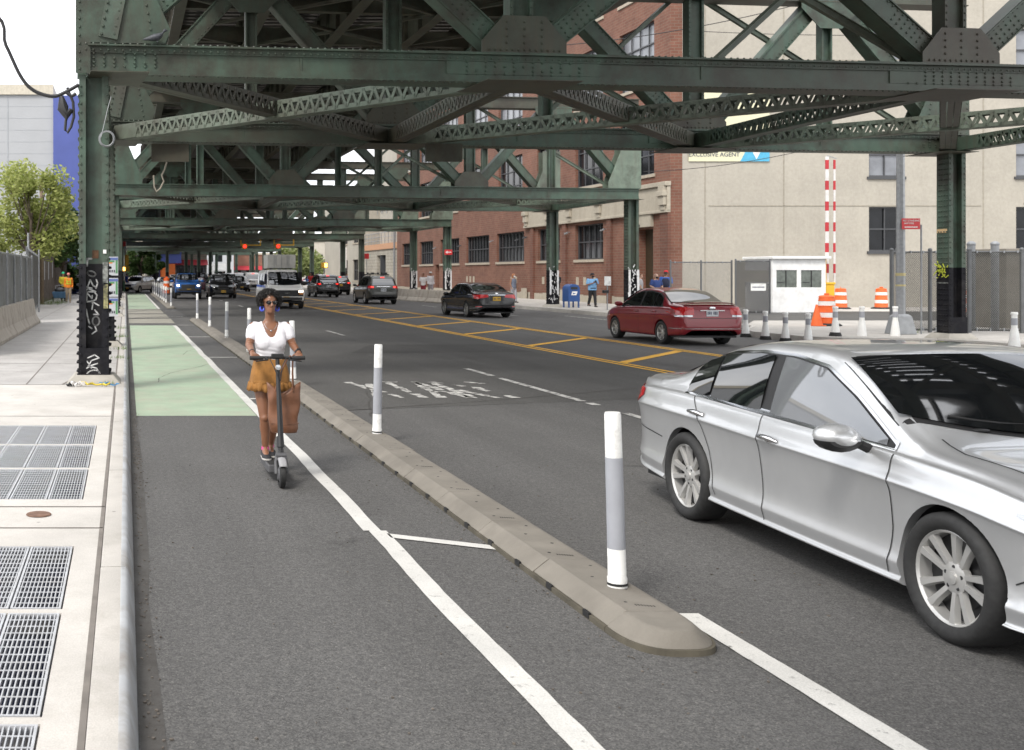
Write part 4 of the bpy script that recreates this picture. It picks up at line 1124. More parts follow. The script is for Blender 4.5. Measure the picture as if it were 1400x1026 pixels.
def black_extra(root, cast, patch, side, pm):
    patch('boot_trim', m_chrome, lambda u, v: (-4, (2 * u - 1) * .36, lerp(.945, .965, v)), (1, 0, 0), 10, 1, .008)
    mb = MB(); p, n = cast((-4, 0, 1.0), (1, 0, 0)); mb.sphere((p.x - .01, 0, 1.0), .05, 12, 6, (.2, 1.4, .9)); mb.build('badge', m_chrome, root, smooth=True)
BLKS = dict(SILVER); BLKS.update(nx=84, sideglass=m_glass, wheel='seven', trim=m_plasticblk, rimmat=M('dull_alloy', (.35, .35, .34), .4, .6), extra=black_extra, handlemat=p_black,
    end=[('tail_light', m_redlight, [(.34, .86, .96), (.5, .84, .975), (.85, .80, .965)], -1, .007, True), ('boot_recess', m_plasticblk, [(-.28, .70, .93), (.28, .70, .93)], -1, .004), ('lower_bumper', m_lowblk, [(-.6, .30, .42), (.6, .30, .42)], -1, .006), ('headlight', m_clear, [(.4, .62, .72), (.84, .66, .78)], 1, .006, True), ('reflector', m_redlight, [(.62, .46, .49), (.82, .46, .49)], -1, .007, True)],
    plates=[('p', 0, .80, -1, .32, .16, m_nyplate, m_plateink)])
blk = car('black_sedan', 'glossy black sedan with yellow plate driving away beside the concrete barrier', BLKS, (15.22, 46.2, 0), PI / 2 + .03, p_black)

def suv_spec(h, L, wheel='five', rack=False, lit=True, nx=64):
    k = L / 2
    sp = dict(nx=nx, fx=k * .60, rx=-k * .58, R=.36, rim=.24, arch=.40, wheel=wheel, mirblack=False,
        top=[(-k, .62), (-k + .03, .95), (-k + .10, 1.10), (-k + .22, h * .80), (-k + .42, h - .09), (-k + .75, h - .03), (-.3, h), (.1, h - .01), (.4, h - .08), (.75, h * .82), (1.1, h * .675), (1.3, h * .64), (1.8, h * .60), (k - .12, h * .52), (k - .03, .72), (k, .58)],
        belt=[(-k, .6), (-k + .05, .92), (-k + .3, 1.08), (-1, 1.06), (.6, 1.02), (1.2, 1.0), (1.8, .95), (k - .1, .8), (k, .56)],
        wr=[(-k, .6), (-k + .2, .70), (-k + .5, .66), (-1, .64), (.1, .63), (.6, .68), (1.1, .74), (1.4, .79), (1.9, .74), (k, .5)],
        hw=[(-k, .70), (-k + .04, .82), (-k + .15, .90), (-k + .5, .945), (-1, .96), (1, .96), (1.7, .94), (k - .25, .86), (k - .08, .74), (k, .62)],
        zb=[(-k, .45), (-k + .1, .36), (-1.2, .27), (1.2, .25), (k - .2, .27), (k, .4)],
        glass=dict(lo=[(-k + .55, 1.13), (0, 1.08), (1.0, 1.05)], hi=[(-k + .55, 1.20), (-k + .75, h - .2), (-1, h - .155), (0, h - .15), (.3, h - .2), (1.0, 1.07)], panes=[(-k + .6, -1.05), (-1.0, -.2), (-.12, .95)]),
        seams=[[(-1.1, 1.08), (-.95, .7), (-.8, .4)], [(-.16, 1.07), (-.14, .3)], [(1.0, 1.03), (1.0, .35)]],
        handles=[(-.95, .96), (.0, .94)], mirror=(.85, 1.06), mirk=1.15, screen=(1.1, .36, .74, .6, .2, .05),
        rearw_v=(1.14, h - .2, .66, .56),
        end=[('tail_light', m_redlight, [(.55, .96, 1.10), (.84, .94, 1.12)], -1, .008, True), ('brake_light', m_redlit, [(.60, 1.0, 1.06), (.74, 1.0, 1.07)], -1, .012, True) if lit else ('reflector', m_redlight, [(.6, .5, .53), (.8, .5, .53)], -1, .008, True),
             ('brake_light', m_redlit, [(-.11, h - .15, h - .11), (.11, h - .15, h - .11)], -1, .02) if lit else ('tail_seam', m_plasticblk, [(-.6, .72, .73), (.6, .72, .73)], -1),
             ('rear_trim', m_chrome, [(-.4, 1.045, 1.065), (.4, 1.045, 1.065)], -1, .008), ('bumper', m_lowblk, [(-.78, .38, .58), (.78, .38, .58)], -1, .006),
             ('headlight', m_clear, [(.42, .78, .88), (.6, .77, .90), (.84, .80, .92)], 1, .008, True), ('grille', m_plasticblk, [(-.40, .62, .86), (.40, .62, .86)], 1, .008), ('bumper', m_lowblk, [(-.7, .40, .58), (.7, .40, .58)], 1, .008)],
        sidep=[('tail_light', m_redlight, [(-k + .08, .95, 1.10), (-k + .3, .98, 1.08)]), ('sill_cladding', m_lowblk, [(-k * .58 + .41, .27, .40), (k * .6 - .41, .27, .40)], .006)],
        plates=[('p', 0, .86, -1, .32, .16, m_whplate, m_plateink), ('p', 0, .5, 1, .32, .16, m_nyplate, m_plateink)])
    if rack:
        def ex(root, cast, patch, side, pm):
            mb = MB()
            for s in (-1, 1): mb.tube((-1.4, s * .55, h + .03), (.3, s * .55, h + .03), .02)
            for x in (-1.2, .1):
                mb.beam((x, -.62, h + .07), (x, .62, h + .07), .06, .03)
                for s in (-1, 1): mb.box((x, s * .55, h + .02), (.06, .04, .08))
            mb.build('roof_rail', m_plasticblk, root)
            mb = MB()
            for y in (-.45, .05, .40):
                mb.tube((-1.35, y, h + .12), (.25, y, h + .12), .018)
                mb.box((-1.15, y, h + .13), (.1, .1, .09)); mb.box((.05, y, h + .13), (.12, .08, .1))
            mb.build('bike_rack', m_plasticblk, root)
        sp['extra'] = ex
    return sp
suv1 = car('grey_suv', 'grey green suv with roof rack and lit brake lights driving away', suv_spec(1.72, 4.75, 'five', True), (15.35, 65.5, 0), PI / 2, p_grey)
S2 = suv_spec(1.66, 4.5, 'seven'); S2['plates'] = [('p', 0, .86, -1, .32, .16, m_nyplate, m_plateink)]
suv2 = car('black_suv', 'black suv with yellow plate and lit brake lights, farthest before the signal', S2, (18.1, 92, 0), PI / 2 + .05, p_dark)
S3 = suv_spec(1.68, 4.6, 'five', False, False); S3['end'] = [e for e in S3['end'] if not (e[0] == 'headlight')] + [('headlight', m_clear, [(.35, .80, .90), (.6, .80, .95), (.86, .84, .98)], 1, .008, True), ('chrome_bar', m_chrome, [(-.85, .74, .77), (.85, .76, .79)], 1, .012)]
suv3 = car('dark_suv', 'dark compact suv with tan bonnet reflections facing the camera beside the van', S3, (7.15, 80, 0), -PI / 2, p_dark, 1.06)

# van
def van_extra(root, cast, patch, side, pm):
    mblue = M('blue_stripe', (.03, .10, .45), .4)
    for s in (1, -1):
        side('stripe', mblue, [(-2.6, 1.13), (1.5, 1.10)], [(-2.6, 1.23), (1.5, 1.20)], s, None, None, 30, 1, .006)
    patch('emblem', m_chrome, lambda u, v: (4, (2 * u - 1) * .12, lerp(.80, .85, v)), (-1, 0, 0), 4, 1, .03)
    mb = MB(); mb.box((-.55, 0, 2.14), (2.2, 1.3, .03))
    for x in (-1.4, .3):
        for s in (-.55, .55): mb.box((x, s, 2.08), (.08, .08, .14))
    mb.build('roof_rack', m_plasticblk, root)
VAN = dict(nx=72, fx=1.75, rx=-1.65, R=.37, rim=.22, arch=.42, wheel='steel', mirblack=True, mirk=1.5, rimmat=m_galv,
    top=[(-2.80, .8), (-2.78, 1.4), (-2.72, 1.9), (-2.55, 2.03), (-1.5, 2.08), (.6, 2.08), (.95, 2.02), (1.25, 1.86), (1.75, 1.45), (1.98, 1.25), (2.1, 1.20), (2.5, 1.09), (2.62, .98), (2.68, .7)],
    belt=[(-2.80, .78), (-2.74, 1.1), (-2, 1.22), (1.2, 1.2), (1.9, 1.14), (2.4, 1.03), (2.62, .9), (2.68, .66)],
    wr=[(-2.8, .8), (-2.5, .82), (0, .82), (1.0, .80), (1.6, .83), (2.0, .86), (2.5, .82), (2.68, .78)],
    hw=[(-2.8, .93), (-2.7, .98), (0, 1.0), (1.8, 1.0), (2.3, .98), (2.55, .95), (2.68, .88)],
    zb=[(-2.8, .5), (-2.6, .4), (0, .32), (1.8, .34), (2.5, .40), (2.68, .46)],
    glass=dict(lo=[(-2.4, 1.30), (1.55, 1.28)], hi=[(-2.4, 1.84), (.9, 1.86), (1.1, 1.80), (1.55, 1.36)], panes=[(-2.35, -1.5), (-1.42, -.45), (-.37, .35), (.47, 1.5)], frame=False),
    seams=[[(.40, 1.9), (.42, .36)], [(1.5, 1.28), (1.45, .8)], [(-.42, 1.9), (-.42, .36)]], handles=[(.55, 1.12)], mirror=(1.42, 1.28),
    screen=(1.99, 1.14, .86, .78, .14, .04),
    end=[('grille', m_plasticblk, [(-.86, .66, .98), (.86, .66, .98)], 1, .012), ('bumper', m_lowblk, [(-.92, .44, .62), (.92, .44, .62)], 1, .03), ('headlight', m_headlit, [(.62, .86, .96), (.84, .86, .96)], 1, .02, False), ('turn_lamp', M('amber_lens', (.6, .2, .02), .3), [(.62, .76, .82), (.86, .76, .82)], 1, .02, True)],
    plates=[('p', -.02, .56, 1, .32, .16, m_nyplate, m_plateink)], extra=van_extra)
van = car('white_van', 'white passenger van with blue side stripe and black grille, one headlight lit', VAN, (8.35, 57.6, 0), -PI / 2, p_white, .99, cat='van')
mb = MB(); mb.box((0, 0, .37), (1.52, 1.62, .74)); b_ = thing('roof_cargo_box', 'boxy white cargo container strapped on the roof of the van', 'cargo box', (8.42, 58.15, 2.12))
mb.build('container', M('white_container', (.55, .54, .50), .6, dirt=(.25, .22, .2), dscale=3), b_, bevel=.02)
mb = MB()
for s in (-1, 1): mb.box((s * .40, -.815, .37), (.02, .02, .68)); mb.tube((s * .30, -.83, .15), (s * .30, -.83, .68), .015)
mb.box((0, -.816, .40), (.02, .02, .78)); 
mb.build('door_rod', m_galv, b_); b_.rotation_euler = (0, 0, 0)
b_.children[0].dimensions; 

# pickup
def pick_extra(root, cast, patch, side, pm):
    mb = MB(); mb.box2((-2.6, -.80, .92), (-.75, .80, .96)); mb.build('bed_floor', m_lowblk, root)
    mb = MB()
    for s in (-1, 1): mb.box((2.42, s * .42, .5), (.08, .1, .1))
    mb.box2((2.3, -.8, .38), (2.42, .8, .5)); mb.build('bull_bar', m_lowblk, root)
PICK = suv_spec(1.86, 5.2, 'six', False, False)
k = 2.6
PICK.update(R=.42, rim=.24, arch=.47, fx=1.55, rx=-1.6,
    top=[(-k, .75), (-k + .03, 1.1), (-k + .1, 1.2), (-1.0, 1.22), (-.82, 1.3), (-.7, 1.72), (-.5, 1.84), (0, 1.87), (.45, 1.84), (.7, 1.74), (1.1, 1.42), (1.3, 1.31), (1.6, 1.28), (2.3, 1.2), (2.5, 1.05), (2.56, .7)],
    belt=[(-k, .7), (-k + .05, 1.08), (-1, 1.15), (1, 1.17), (1.8, 1.15), (2.4, 1.05), (2.56, .68)],
    wr=[(-k, .7), (-1.5, .82), (-.6, .68), (.4, .68), (1.1, .8), (1.5, .86), (2.2, .8), (2.56, .65)],
    hw=[(-k, .85), (-k + .1, .95), (-1, .98), (1.5, 1.0), (2.2, .97), (2.45, .88), (2.56, .75)],
    zb=[(-k, .6), (-1.2, .42), (1.2, .42), (2.2, .45), (2.56, .55)],
    glass=dict(lo=[(-.62, 1.24), (1.02, 1.22)], hi=[(-.62, 1.6), (-.5, 1.70), (.3, 1.72), (.5, 1.66), (1.02, 1.27)], panes=[(-.58, .15), (.22, .98)]),
    seams=[[(.18, 1.2), (.2, .5)], [(1.05, 1.15), (1.05, .5)], [(-.72, 1.2), (-.72, .5)]], handles=[(.3, 1.05)], mirror=(.9, 1.22), mirk=1.3, screen=(1.22, .62, .80, .66, .18, .05),
    end=[('grille', m_plasticblk, [(-.5, .78, 1.05), (.5, .78, 1.05)], 1, .012), ('headlight', m_headlit, [(.62, .93, 1.02), (.8, .93, 1.02)], 1, .02, True), ('bumper', m_lowblk, [(-.84, .58, .78), (.84, .58, .78)], 1, .02)],
    sidep=[('wheel_flare', m_lowblk, [(1.05, .62, .7), (1.3, .85, .98), (1.55, .92, 1.02), (1.8, .85, .98), (2.05, .62, .7)], .02)], plates=[('p', .05, .66, 1, .32, .16, m_nyplate, m_plateink)], extra=pick_extra)
PICK.pop('rearw_v', None)
pick = car('blue_pickup', 'bright blue pickup truck with black wheel flares and lit headlights in the left lane', PICK, (4.45, 78, 0), -PI / 2, p_blue, 1.0, cat='pickup truck')
# distant traffic
FARS = dict(REDS); FARS.update(nx=48, extra=lambda *a: None)
def far(name, label, spec, x, y, d, pm, sc=1.0, cat='car'): return car(name, label, spec, (x, y, 0), d, pm, sc, group='distant traffic under the viaduct', cat=cat)
FS = suv_spec(1.7, 4.6, 'five', False, False, nx=48); FL = suv_spec(1.78, 4.8, 'five', False, True, nx=48)
far('white_hatchback', 'white car facing the camera behind the blue pickup', FS, 3.7, 96, -PI / 2 + .1, p_white, .9)
far('crimson_sedan', 'crimson sedan half hidden between the blue pickup and the dark suv', FARS, 8.2, 108, -PI / 2 + .5, p_maroon)
far('dark_sedan', 'dark sedan behind the crimson sedan near the crossing', FARS, 10.5, 118, -PI / 2 + .3, p_dark)
far('pale_suv', 'pale grey suv high behind the dark suv near the crossing', FS, 12.4, 128, -PI / 2, p_paleblue, 1.1)
far('white_suv', 'white suv with lit tail lights just left of the white van', FL, 13.9, 118, PI / 2, p_white, 1.1)
far('black_hatchback', 'black hatchback between the dark suv and the white suv', FS, 11.6, 108, -PI / 2, p_black, .95)
far('bronze_suv', 'bronze car partly hidden to the right of the white van', FL, 15.6, 84, PI / 2, p_dark, 1.0)
far('white_parked_car', 'white car standing by the left columns beyond the green lane', FS, 1.2, 101, -PI / 2 - .5, p_white, .95)
rc = random.Random(12)
cl = [('blue', p_blue), ('black', p_black), ('white', p_white), ('grey', p_paleblue), ('bronze', p_tan), ('crimson', p_maroon)]
pr = None
for i in range(16):
    X = 8 + (i % 8) * 3.2 + rc.uniform(-.5, .5); Y = 150 + (i // 8) * 18 + rc.uniform(-4, 4); nm, pmx = cl[i % 6]
    if pr is None or True:
        far(f'{nm}_car', 'small distant car waiting in the crowded far junction', FS if i % 3 else FARS, X, Y, -PI / 2 + rc.uniform(-.3, .3), pmx, rc.uniform(.95, 1.15))
# ------------------------------------------------------------------ people
def skin_mat(name, col, rough=.5):
    m = M(name, col, rough, var=.1, scale=9, bmp=.05, bscale=200)
    b = m.node_tree.nodes['Principled BSDF']; b.inputs['Subsurface Weight'].default_value = .08; b.inputs['Subsurface Radius'].default_value = (.02, .008, .004)
    return m
sk_dark = skin_mat('dark_brown_skin', (.21, .095, .052), .42); sk_mid = skin_mat('brown_skin', (.28, .15, .09)); sk_pale = skin_mat('light_skin', (.48, .30, .22))
def cloth(name, col, var=.12): return M(name, col, .85, var=var, scale=7, bmp=.25, bscale=30)

def erings(rows, n=20, twist=0):
    """rows: (z, rx, ry, cx, cy[, pow])"""
    R = []
    for r in rows:
        z, rx, ry, cx, cy = r[:5]; p = r[5] if len(r) > 5 else 2.3
        ring = []
        for k in range(n):
            a = 2 * PI * k / n; c, s = math.cos(a), math.sin(a); q = (abs(c) ** p + abs(s) ** p) ** (-1 / p)
            ring.append(V(cx + rx * c * q, cy + ry * s * q, z))
        R.append(ring)
    return R
def limb(mb, pts, rad, n=12, sub=3):
    """tapered limb through joints, smooth radii"""
    P = []; Rr = []
    for i in range(len(pts) - 1):
        for k in range(sub):
            t = k / sub; P.append(V(*pts[i]).lerp(V(*pts[i + 1]), t)); Rr.append(lerp(rad[i], rad[i + 1], t))
    P.append(V(*pts[-1])); Rr.append(rad[-1])
    mb.path(P, Rr, n)
    mb.sphere(P[0], Rr[0], 10, 6); mb.sphere(P[-1], Rr[-1], 10, 6)
def hand(mb, wrist, palm_dir, side_dir, down_dir, curl=.6, k=1.0, spread=.0):
    """palm and five separate bent fingers; palm_dir points along the fingers, side_dir towards the thumb"""
    w = V(*wrist); d = V(*palm_dir).normalized(); s = V(*side_dir); s = (s - d * s.dot(d)).normalized(); u = V(*down_dir); u = (u - d * u.dot(d)); u = (u - s * u.dot(s)).normalized()
    c = w + d * .045 * k
    rg = []
    for t, a, b in ((-.01, .022, .017), (.015, .030, .016), (.05, .038, .015), (.082, .036, .012)):
        rg.append([w + d * t * k + s * (a * math.cos(2 * PI * q / 12)) * k + u * (b * math.sin(2 * PI * q / 12)) * k for q in range(12)])
    mb.loft(rg)
    for i, (off, L) in enumerate(((.027, .066), (.009, .074), (-.009, .069), (-.027, .054))):
        p = w + d * .078 * k + s * off * k; ps = [p - d * .02 * k, p]; a = 0
        for j, f in enumerate((.42, .32, .26)):
            a += curl * (1.0 + .1 * i) * (.9 if j else .8); dd = d * math.cos(a) + u * math.sin(a); p = p + dd * L * f * k; ps.append(p)
        mb.path(ps, [.0088 * k, .0086 * k, .008 * k, .0074 * k, .0058 * k], 8)
    p = w + d * .022 * k + s * .026 * k; ps = [w + d * .012 * k + s * .01 * k, p]
    for j, (f, a) in enumerate(((.034, .5), (.03, 1.0), (.022, 1.5))):
        dd = (s * (.75 - .25 * j) + d * .7 + u * .55 * curl * a).normalized(); p = p + dd * f * k; ps.append(p)
    mb.path(ps, [.012 * k, .0105 * k, .0095 * k, .0088 * k, .007 * k], 8)

def head_mesh(mb, c, k=1.0, fwd=-1, turn=0, tilt=0):
    """skull, jaw, nose, brow, lips, ears; facing -y; c = centre of the head"""
    c = V(*c); rz = Matrix.Rotation(turn, 3, 'Z') @ Matrix.Rotation(tilt, 3, 'X')
    T = lambda x, y, z: c + rz @ (V(x, y, z) * k)
    rows = [(-.108, .026, .020, -.058), (-.102, .036, .034, -.052), (-.085, .047, .052, -.038), (-.062, .054, .070, -.022), (-.035, .060, .082, -.010), (-.005, .066, .090, -.002), (.025, .070, .095, .004), (.055, .069, .094, .006), (.082, .058, .080, .008), (.102, .038, .052, .010), (.110, .014, .02, .010)]
    rg = []
    for z, rx, ry, cy in rows:
        rg.append([T(rx * math.cos(2 * PI * q / 24), cy + ry * math.sin(2 * PI * q / 24), z) for q in range(24)])
    mb.loft(rg)
    # nose
    mb.loft([[T(x * w, y, z) for x, y in ((-1, .01), (0, -d), (1, .01))] for z, w, d, y in ()]) if False else None
    mb.path([T(0, -.088, .018), T(0, -.098, -.005), T(0, -.110, -.026), T(0, -.098, -.036)], [.009, .011, .014, .010], 8)
    for s in (-1, 1):
        mb.sphere(T(s * .012, -.096, -.032), .010 * k, 8, 5)
        mb.sphere(T(s * .030, -.083, .024), .013 * k, 8, 5, (1.5, .6, .55))     # brow
        mb.sphere(T(s * .036, -.070, -.022), .020 * k, 8, 5, (1, .7, .8))        # cheek
        mb.sphere(T(s * .071, .008, -.006), .024 * k, 8, 6, (.35, .7, 1.15))      # ear
    mb.path([T(-.022, -.083, -.060), T(0, -.093, -.057), T(.022, -.083, -.060)], [.004, .0065, .004], 6)
    mb.path([T(-.020, -.081, -.068), T(0, -.092, -.070), T(.020, -.081, -.068)], [.004, .0075, .004], 6)
    mb.sphere(T(0, -.078, -.092), .018 * k, 8, 5)
    return T

# -------- the rider
HX, HY = 1.325, 9.75
rid = thing('person', 'woman in white v-neck t-shirt and frilled mustard skirt riding a kick scooter', 'person', (HX, HY, 0))
B = MB()
torso = [(.80, .135, .105, 0, .01), (.86, .158, .118, 0, .015), (.93, .160, .118, 0, .018), (1.0, .132, .098, 0, .01), (1.06, .112, .082, 0, .0), (1.12, .114, .084, 0, -.004), (1.18, .125, .094, 0, -.010), (1.225, .134, .098, 0, -.010), (1.27, .138, .094, 0, -.002), (1.32, .142, .082, 0, .006), (1.355, .138, .068, 0, .012), (1.385, .108, .056, 0, .016), (1.41, .060, .048, 0, .016), (1.43, .046, .044, 0, .012)]
B.loft(erings(torso, 24))
for s in (-1, 1): B.sphere((s * .058, -.072, 1.222), .062, 14, 10, (1.05, .8, 1.05))
limb(B, [(0, .014, 1.40), (0, .004, 1.45), (-.004, -.006, 1.50)], [.050, .044, .046])
T_h = head_mesh(B, (-.006, -.018, 1.580), .86, turn=.12, tilt=.02)
armR = [(-.150, .012, 1.355), (-.196, -.035, 1.195), (-.190, -.235, 1.135)]
armL = [(.150, .012, 1.355), (.206, -.030, 1.195), (.226, -.235, 1.135)]
for A_ in (armR, armL): limb(B, A_, [.050, .036, .025], 12, 5)
def mid(a, b, t): return tuple(lerp(x, y, t) for x, y in zip(a, b))
for A_ in (armR, armL):
    B.sphere(mid(A_[0], A_[1], .45), .043, 10, 6); B.sphere(mid(A_[1], A_[2], .25), .036, 10, 6)
hand(B, armR[2], (.12, -1, -.22), (1, .1, 0), (0, -.2, -1), .95, .95); hand(B, armL[2], (-.12, -1, -.22), (-1, .1, 0), (0, -.2, -1), .95, .95)
legR = [(-.078, .01, .87), (-.052, -.035, .53), (-.040, .02, .245)]; legL = [(.078, .02, .87), (.060, .05, .53), (.028, .17, .245)]
limb(B, legR, [.086, .050, .030], 14, 5); limb(B, legL, [.086, .050, .030], 14, 5)
for L_ in (legR, legL):
    B.sphere(V(*mid(L_[1], L_[2], .30)) + V(0, .016, 0), .049, 12, 8, (1, 1, 1.7)); B.sphere(V(*L_[1]) + V(0, -.018, .0), .042, 10, 6)
    a = V(*L_[2]); B.path([a + V(0, .03, -.02), a + V(-.003, -.05, -.035), a + V(-.006, -.13, -.062)], [.030, .032, .026], 10)
bm_ = remesh(B, .0056, 5, .5); bm_.materials.append(sk_dark); link('body', bm_, rid)
# t-shirt with scooped neckline
Sh = MB()
rows = [(r[0], r[1] + .009, r[2] + .009, r[3], r[4]) for r in torso if 1.0 <= r[0] <= 1.42]
rows = [(1.03, .118, .088, 0, .005)] + [q for q in rows if q[0] > 1.04]
Sh.loft(erings(rows, 24))
for s in (-1, 1): Sh.sphere((s * .056, -.068, 1.222), .073, 14, 10, (1.1, .8, 1.1))
for A_ in (armR, armL):
    q = mid(A_[0], A_[1], .50); limb(Sh, [V(*A_[0]) + V(-A_[0][0] * .10, 0, -.004), mid(A_[0], A_[1], .15), mid(A_[0], A_[1], .3), q], [.054, .055, .053, .051], 14, 3)
sm_ = remesh(Sh, .007, 9, .5, 'shirt')
bb = bmesh.new(); bb.from_mesh(sm_)
def neck(v):
    x, y, z = v
    front = y < .012
    if front:
        zn = 1.268 + .0 + (abs(x) / .070) ** 2.2 * .125
        return z > zn
    return z > 1.392
kill = [v for v in bb.verts if (neck(v.co) and abs(v.co.x) < .105)]
bmesh.ops.delete(bb, geom=kill, context='VERTS')
for v in bb.verts:     # soft folds round the waist and under the bust
    x, y, z = v.co; f = max(0, 1 - abs(z - 1.10) / .10)
    d = V(x, y, 0)
    if d.length > 0: v.co += d.normalized() * (math.sin(z * 170 + 26 * x + 4 * noise.noise(v.co * 9)) * .0034 * f + noise.noise(V(x * 16, y * 16, z * 30)) * .0035)
for v in bb.verts:
    pass
bb.to_mesh(sm_); bb.free()
sm_.materials.append(cloth('white_jersey', (.72, .71, .74), .05)); so_ = link('shirt', sm_, rid)
sol = so_.modifiers.new('thick', 'SOLIDIFY'); sol.thickness = .004; sol.offset = 1
# skirt with a ruffled hem
m_must = M('mustard_suede', (.27, .125, .03), .9, var=.25, scale=14, bmp=.3, bscale=60)
K = MB(); n = 96; rg = []
for z, rx, ry, amp in ((1.075, .131, .102, 0), (1.03, .146, .114, .001), (.98, .160, .125, .002), (.92, .172, .138, .003), (.86, .180, .147, .004), (.842, .181, .148, .004)):
    rg.append([V((rx + amp * math.sin(9 * a)) * math.cos(a), .012 + (ry + amp * math.sin(9 * a)) * math.sin(a), z) for a in [2 * PI * q / n for q in range(n)]])
rg = [[p + V(p.x, p.y, 0).normalized() * noise.noise(V(p.x * 22, p.y * 22, p.z * 9)) * .006 for p in r_] for r_ in rg]
K.loft(rg, False)
ru = []
for z, rx, ry, amp in ((.85, .182, .148, .003), (.845, .190, .155, .006), (.81, .194, .160, .011), (.775, .198, .164, .015)):
    ru.append([V((rx + amp * math.sin(23 * a + 1.3 * math.sin(5 * a))) * math.cos(a), .012 + (ry + amp * math.sin(23 * a + 1.3 * math.sin(5 * a))) * math.sin(a), z + .006 * math.sin(11 * a)) for a in [2 * PI * q / n for q in range(n)]])
K.loft(ru, False)
ko = K.build('skirt', m_must, rid, smooth=True, ang=80, fix=False); s_ = ko.modifiers.new('thick', 'SOLIDIFY'); s_.thickness = .004
# afro hair: thousands of small curls around the skull
hr = random.Random(3); Hm = MB(); hc = V(-.006, .006, 1.606)
core = []
for i in range(1, 16):
    th = PI * i / 16; core.append([hc + V(math.sin(th) * math.cos(p) * .096, math.sin(th) * math.sin(p) * .092 + .014, math.cos(th) * .088 + .004) for p in [2 * PI * q / 24 for q in range(24)]])
cr_ = []
for r_ in core:
    cr_.append([p + (p - hc).normalized() * (noise.noise(p * 34) * .014) if p.y > -.02 or p.z > 1.655 else hc + (p - hc) * .62 for p in r_])
Hm.loft(cr_)
for i in range(5200):
    z = hr.uniform(-.75, 1); a = hr.uniform(0, 2 * PI); r_ = math.sqrt(max(0, 1 - z * z)); d = V(r_ * math.cos(a), r_ * math.sin(a), z)
    p = hc + V(d.x * .118, d.y * .112 + .012, d.z * .104) * hr.uniform(.74, 1.0)
    if p.y < -.040 and p.z < 1.642 - abs(p.x) * .25 : continue
    if p.y < -.005 and p.z < 1.60 and abs(p.x) < .066: continue
    s = hr.uniform(.006, .012); pts = []
    ax = V(hr.gauss(0, 1), hr.gauss(0, 1), hr.gauss(0, 1)).normalized(); b_ = ax.orthogonal().normalized(); c_ = ax.cross(b_)
    for q in range(4):
        t = q * 1.5; pts.append(p + (b_ * math.cos(t) + c_ * math.sin(t)) * s + ax * (q - 1.5) * s * .5)
    Hm.path(pts, [.0016, .0024, .0024, .0014], 3, False)
Hm.build('hair', M('black_hair', (.012, .010, .009), .6, var=.3), rid, fix=False)
# sunglasses, earrings, necklace, watch, bracelet
g = MB()
for s in (-1, 1):
    g.loft([[T_h(s * .033 + math.cos(a) * .027 * k_, -.098 + .010 * abs(math.cos(a)) * (1 if s * math.cos(a) > 0 else .3) - o, .008 + math.sin(a) * .022 * k_) for a in [2 * PI * q / 18 for q in range(18)]] for k_, o in ((.6, -.004), (1, .0), (1, .006), (.7, .008))])
    g.path([T_h(s * .060, -.088, .014), T_h(s * .072, -.04, .012), T_h(s * .074, .012, .004)], .0028, 6)
g.path([T_h(-.010, -.106, .014), T_h(0, -.110, .016), T_h(.010, -.106, .014)], .0028, 6)
g.build('sunglasses', M('black_lens', (.008, .008, .01), .08), rid, smooth=True)
m_ear = M('blue_earring', (.05, .08, .55), .4)
for s in (-1, 1):
    e = MB(); c = T_h(s * .082, .0, -.062)
    ring = [c + V(math.cos(a) * .016, math.sin(a) * .010, math.sin(a) * .020) for a in [2 * PI * q / 18 for q in range(19)]]
    e.path(ring, .0085, 8, False); e.build('earring', m_ear, rid, smooth=True)
e = MB(); e.path([V(math.sin(t) * .058, -.030 - .062 * math.cos(t / 1.0) * .75, 1.395 - .062 * max(0, math.cos(t)) ** 1.2) for t in [lerp(-1.5, 1.5, q / 14) for q in range(15)]], .0016, 5); e.sphere((0, -.083, 1.326), .009, 8, 6, (1, .5, 1)); e.build('necklace', m_chrome, rid, smooth=True)
w_ = MB(); a, b = V(*mid(armL[1], armL[2], .86)), V(*mid(armL[1], armL[2], .98)); w_.path([a, a.lerp(b, .1), b.lerp(a, .1), b], [.024, .031, .031, .024], 14); w_.box((a + b) / 2 + V(.004, -.004, .030), (.03, .034, .012)); w_.build('watch', m_plasticblk, rid, smooth=True)
w_ = MB(); a, b = V(*mid(armR[1], armR[2], .86)), V(*mid(armR[1], armR[2], .94)); w_.path([a, a.lerp(b, .1), b.lerp(a, .1), b], [.024, .030, .030, .024], 14); w_.build('bracelet', M('dark_bracelet', (.06, .03, .025), .5), rid, smooth=True)
m_trn = M('black_trainer', (.018, .018, .022), .7, var=.2); m_sole = M('pale_sole', (.55, .53, .5), .7); m_sock = M('pink_sock', (.65, .08, .28), .8)
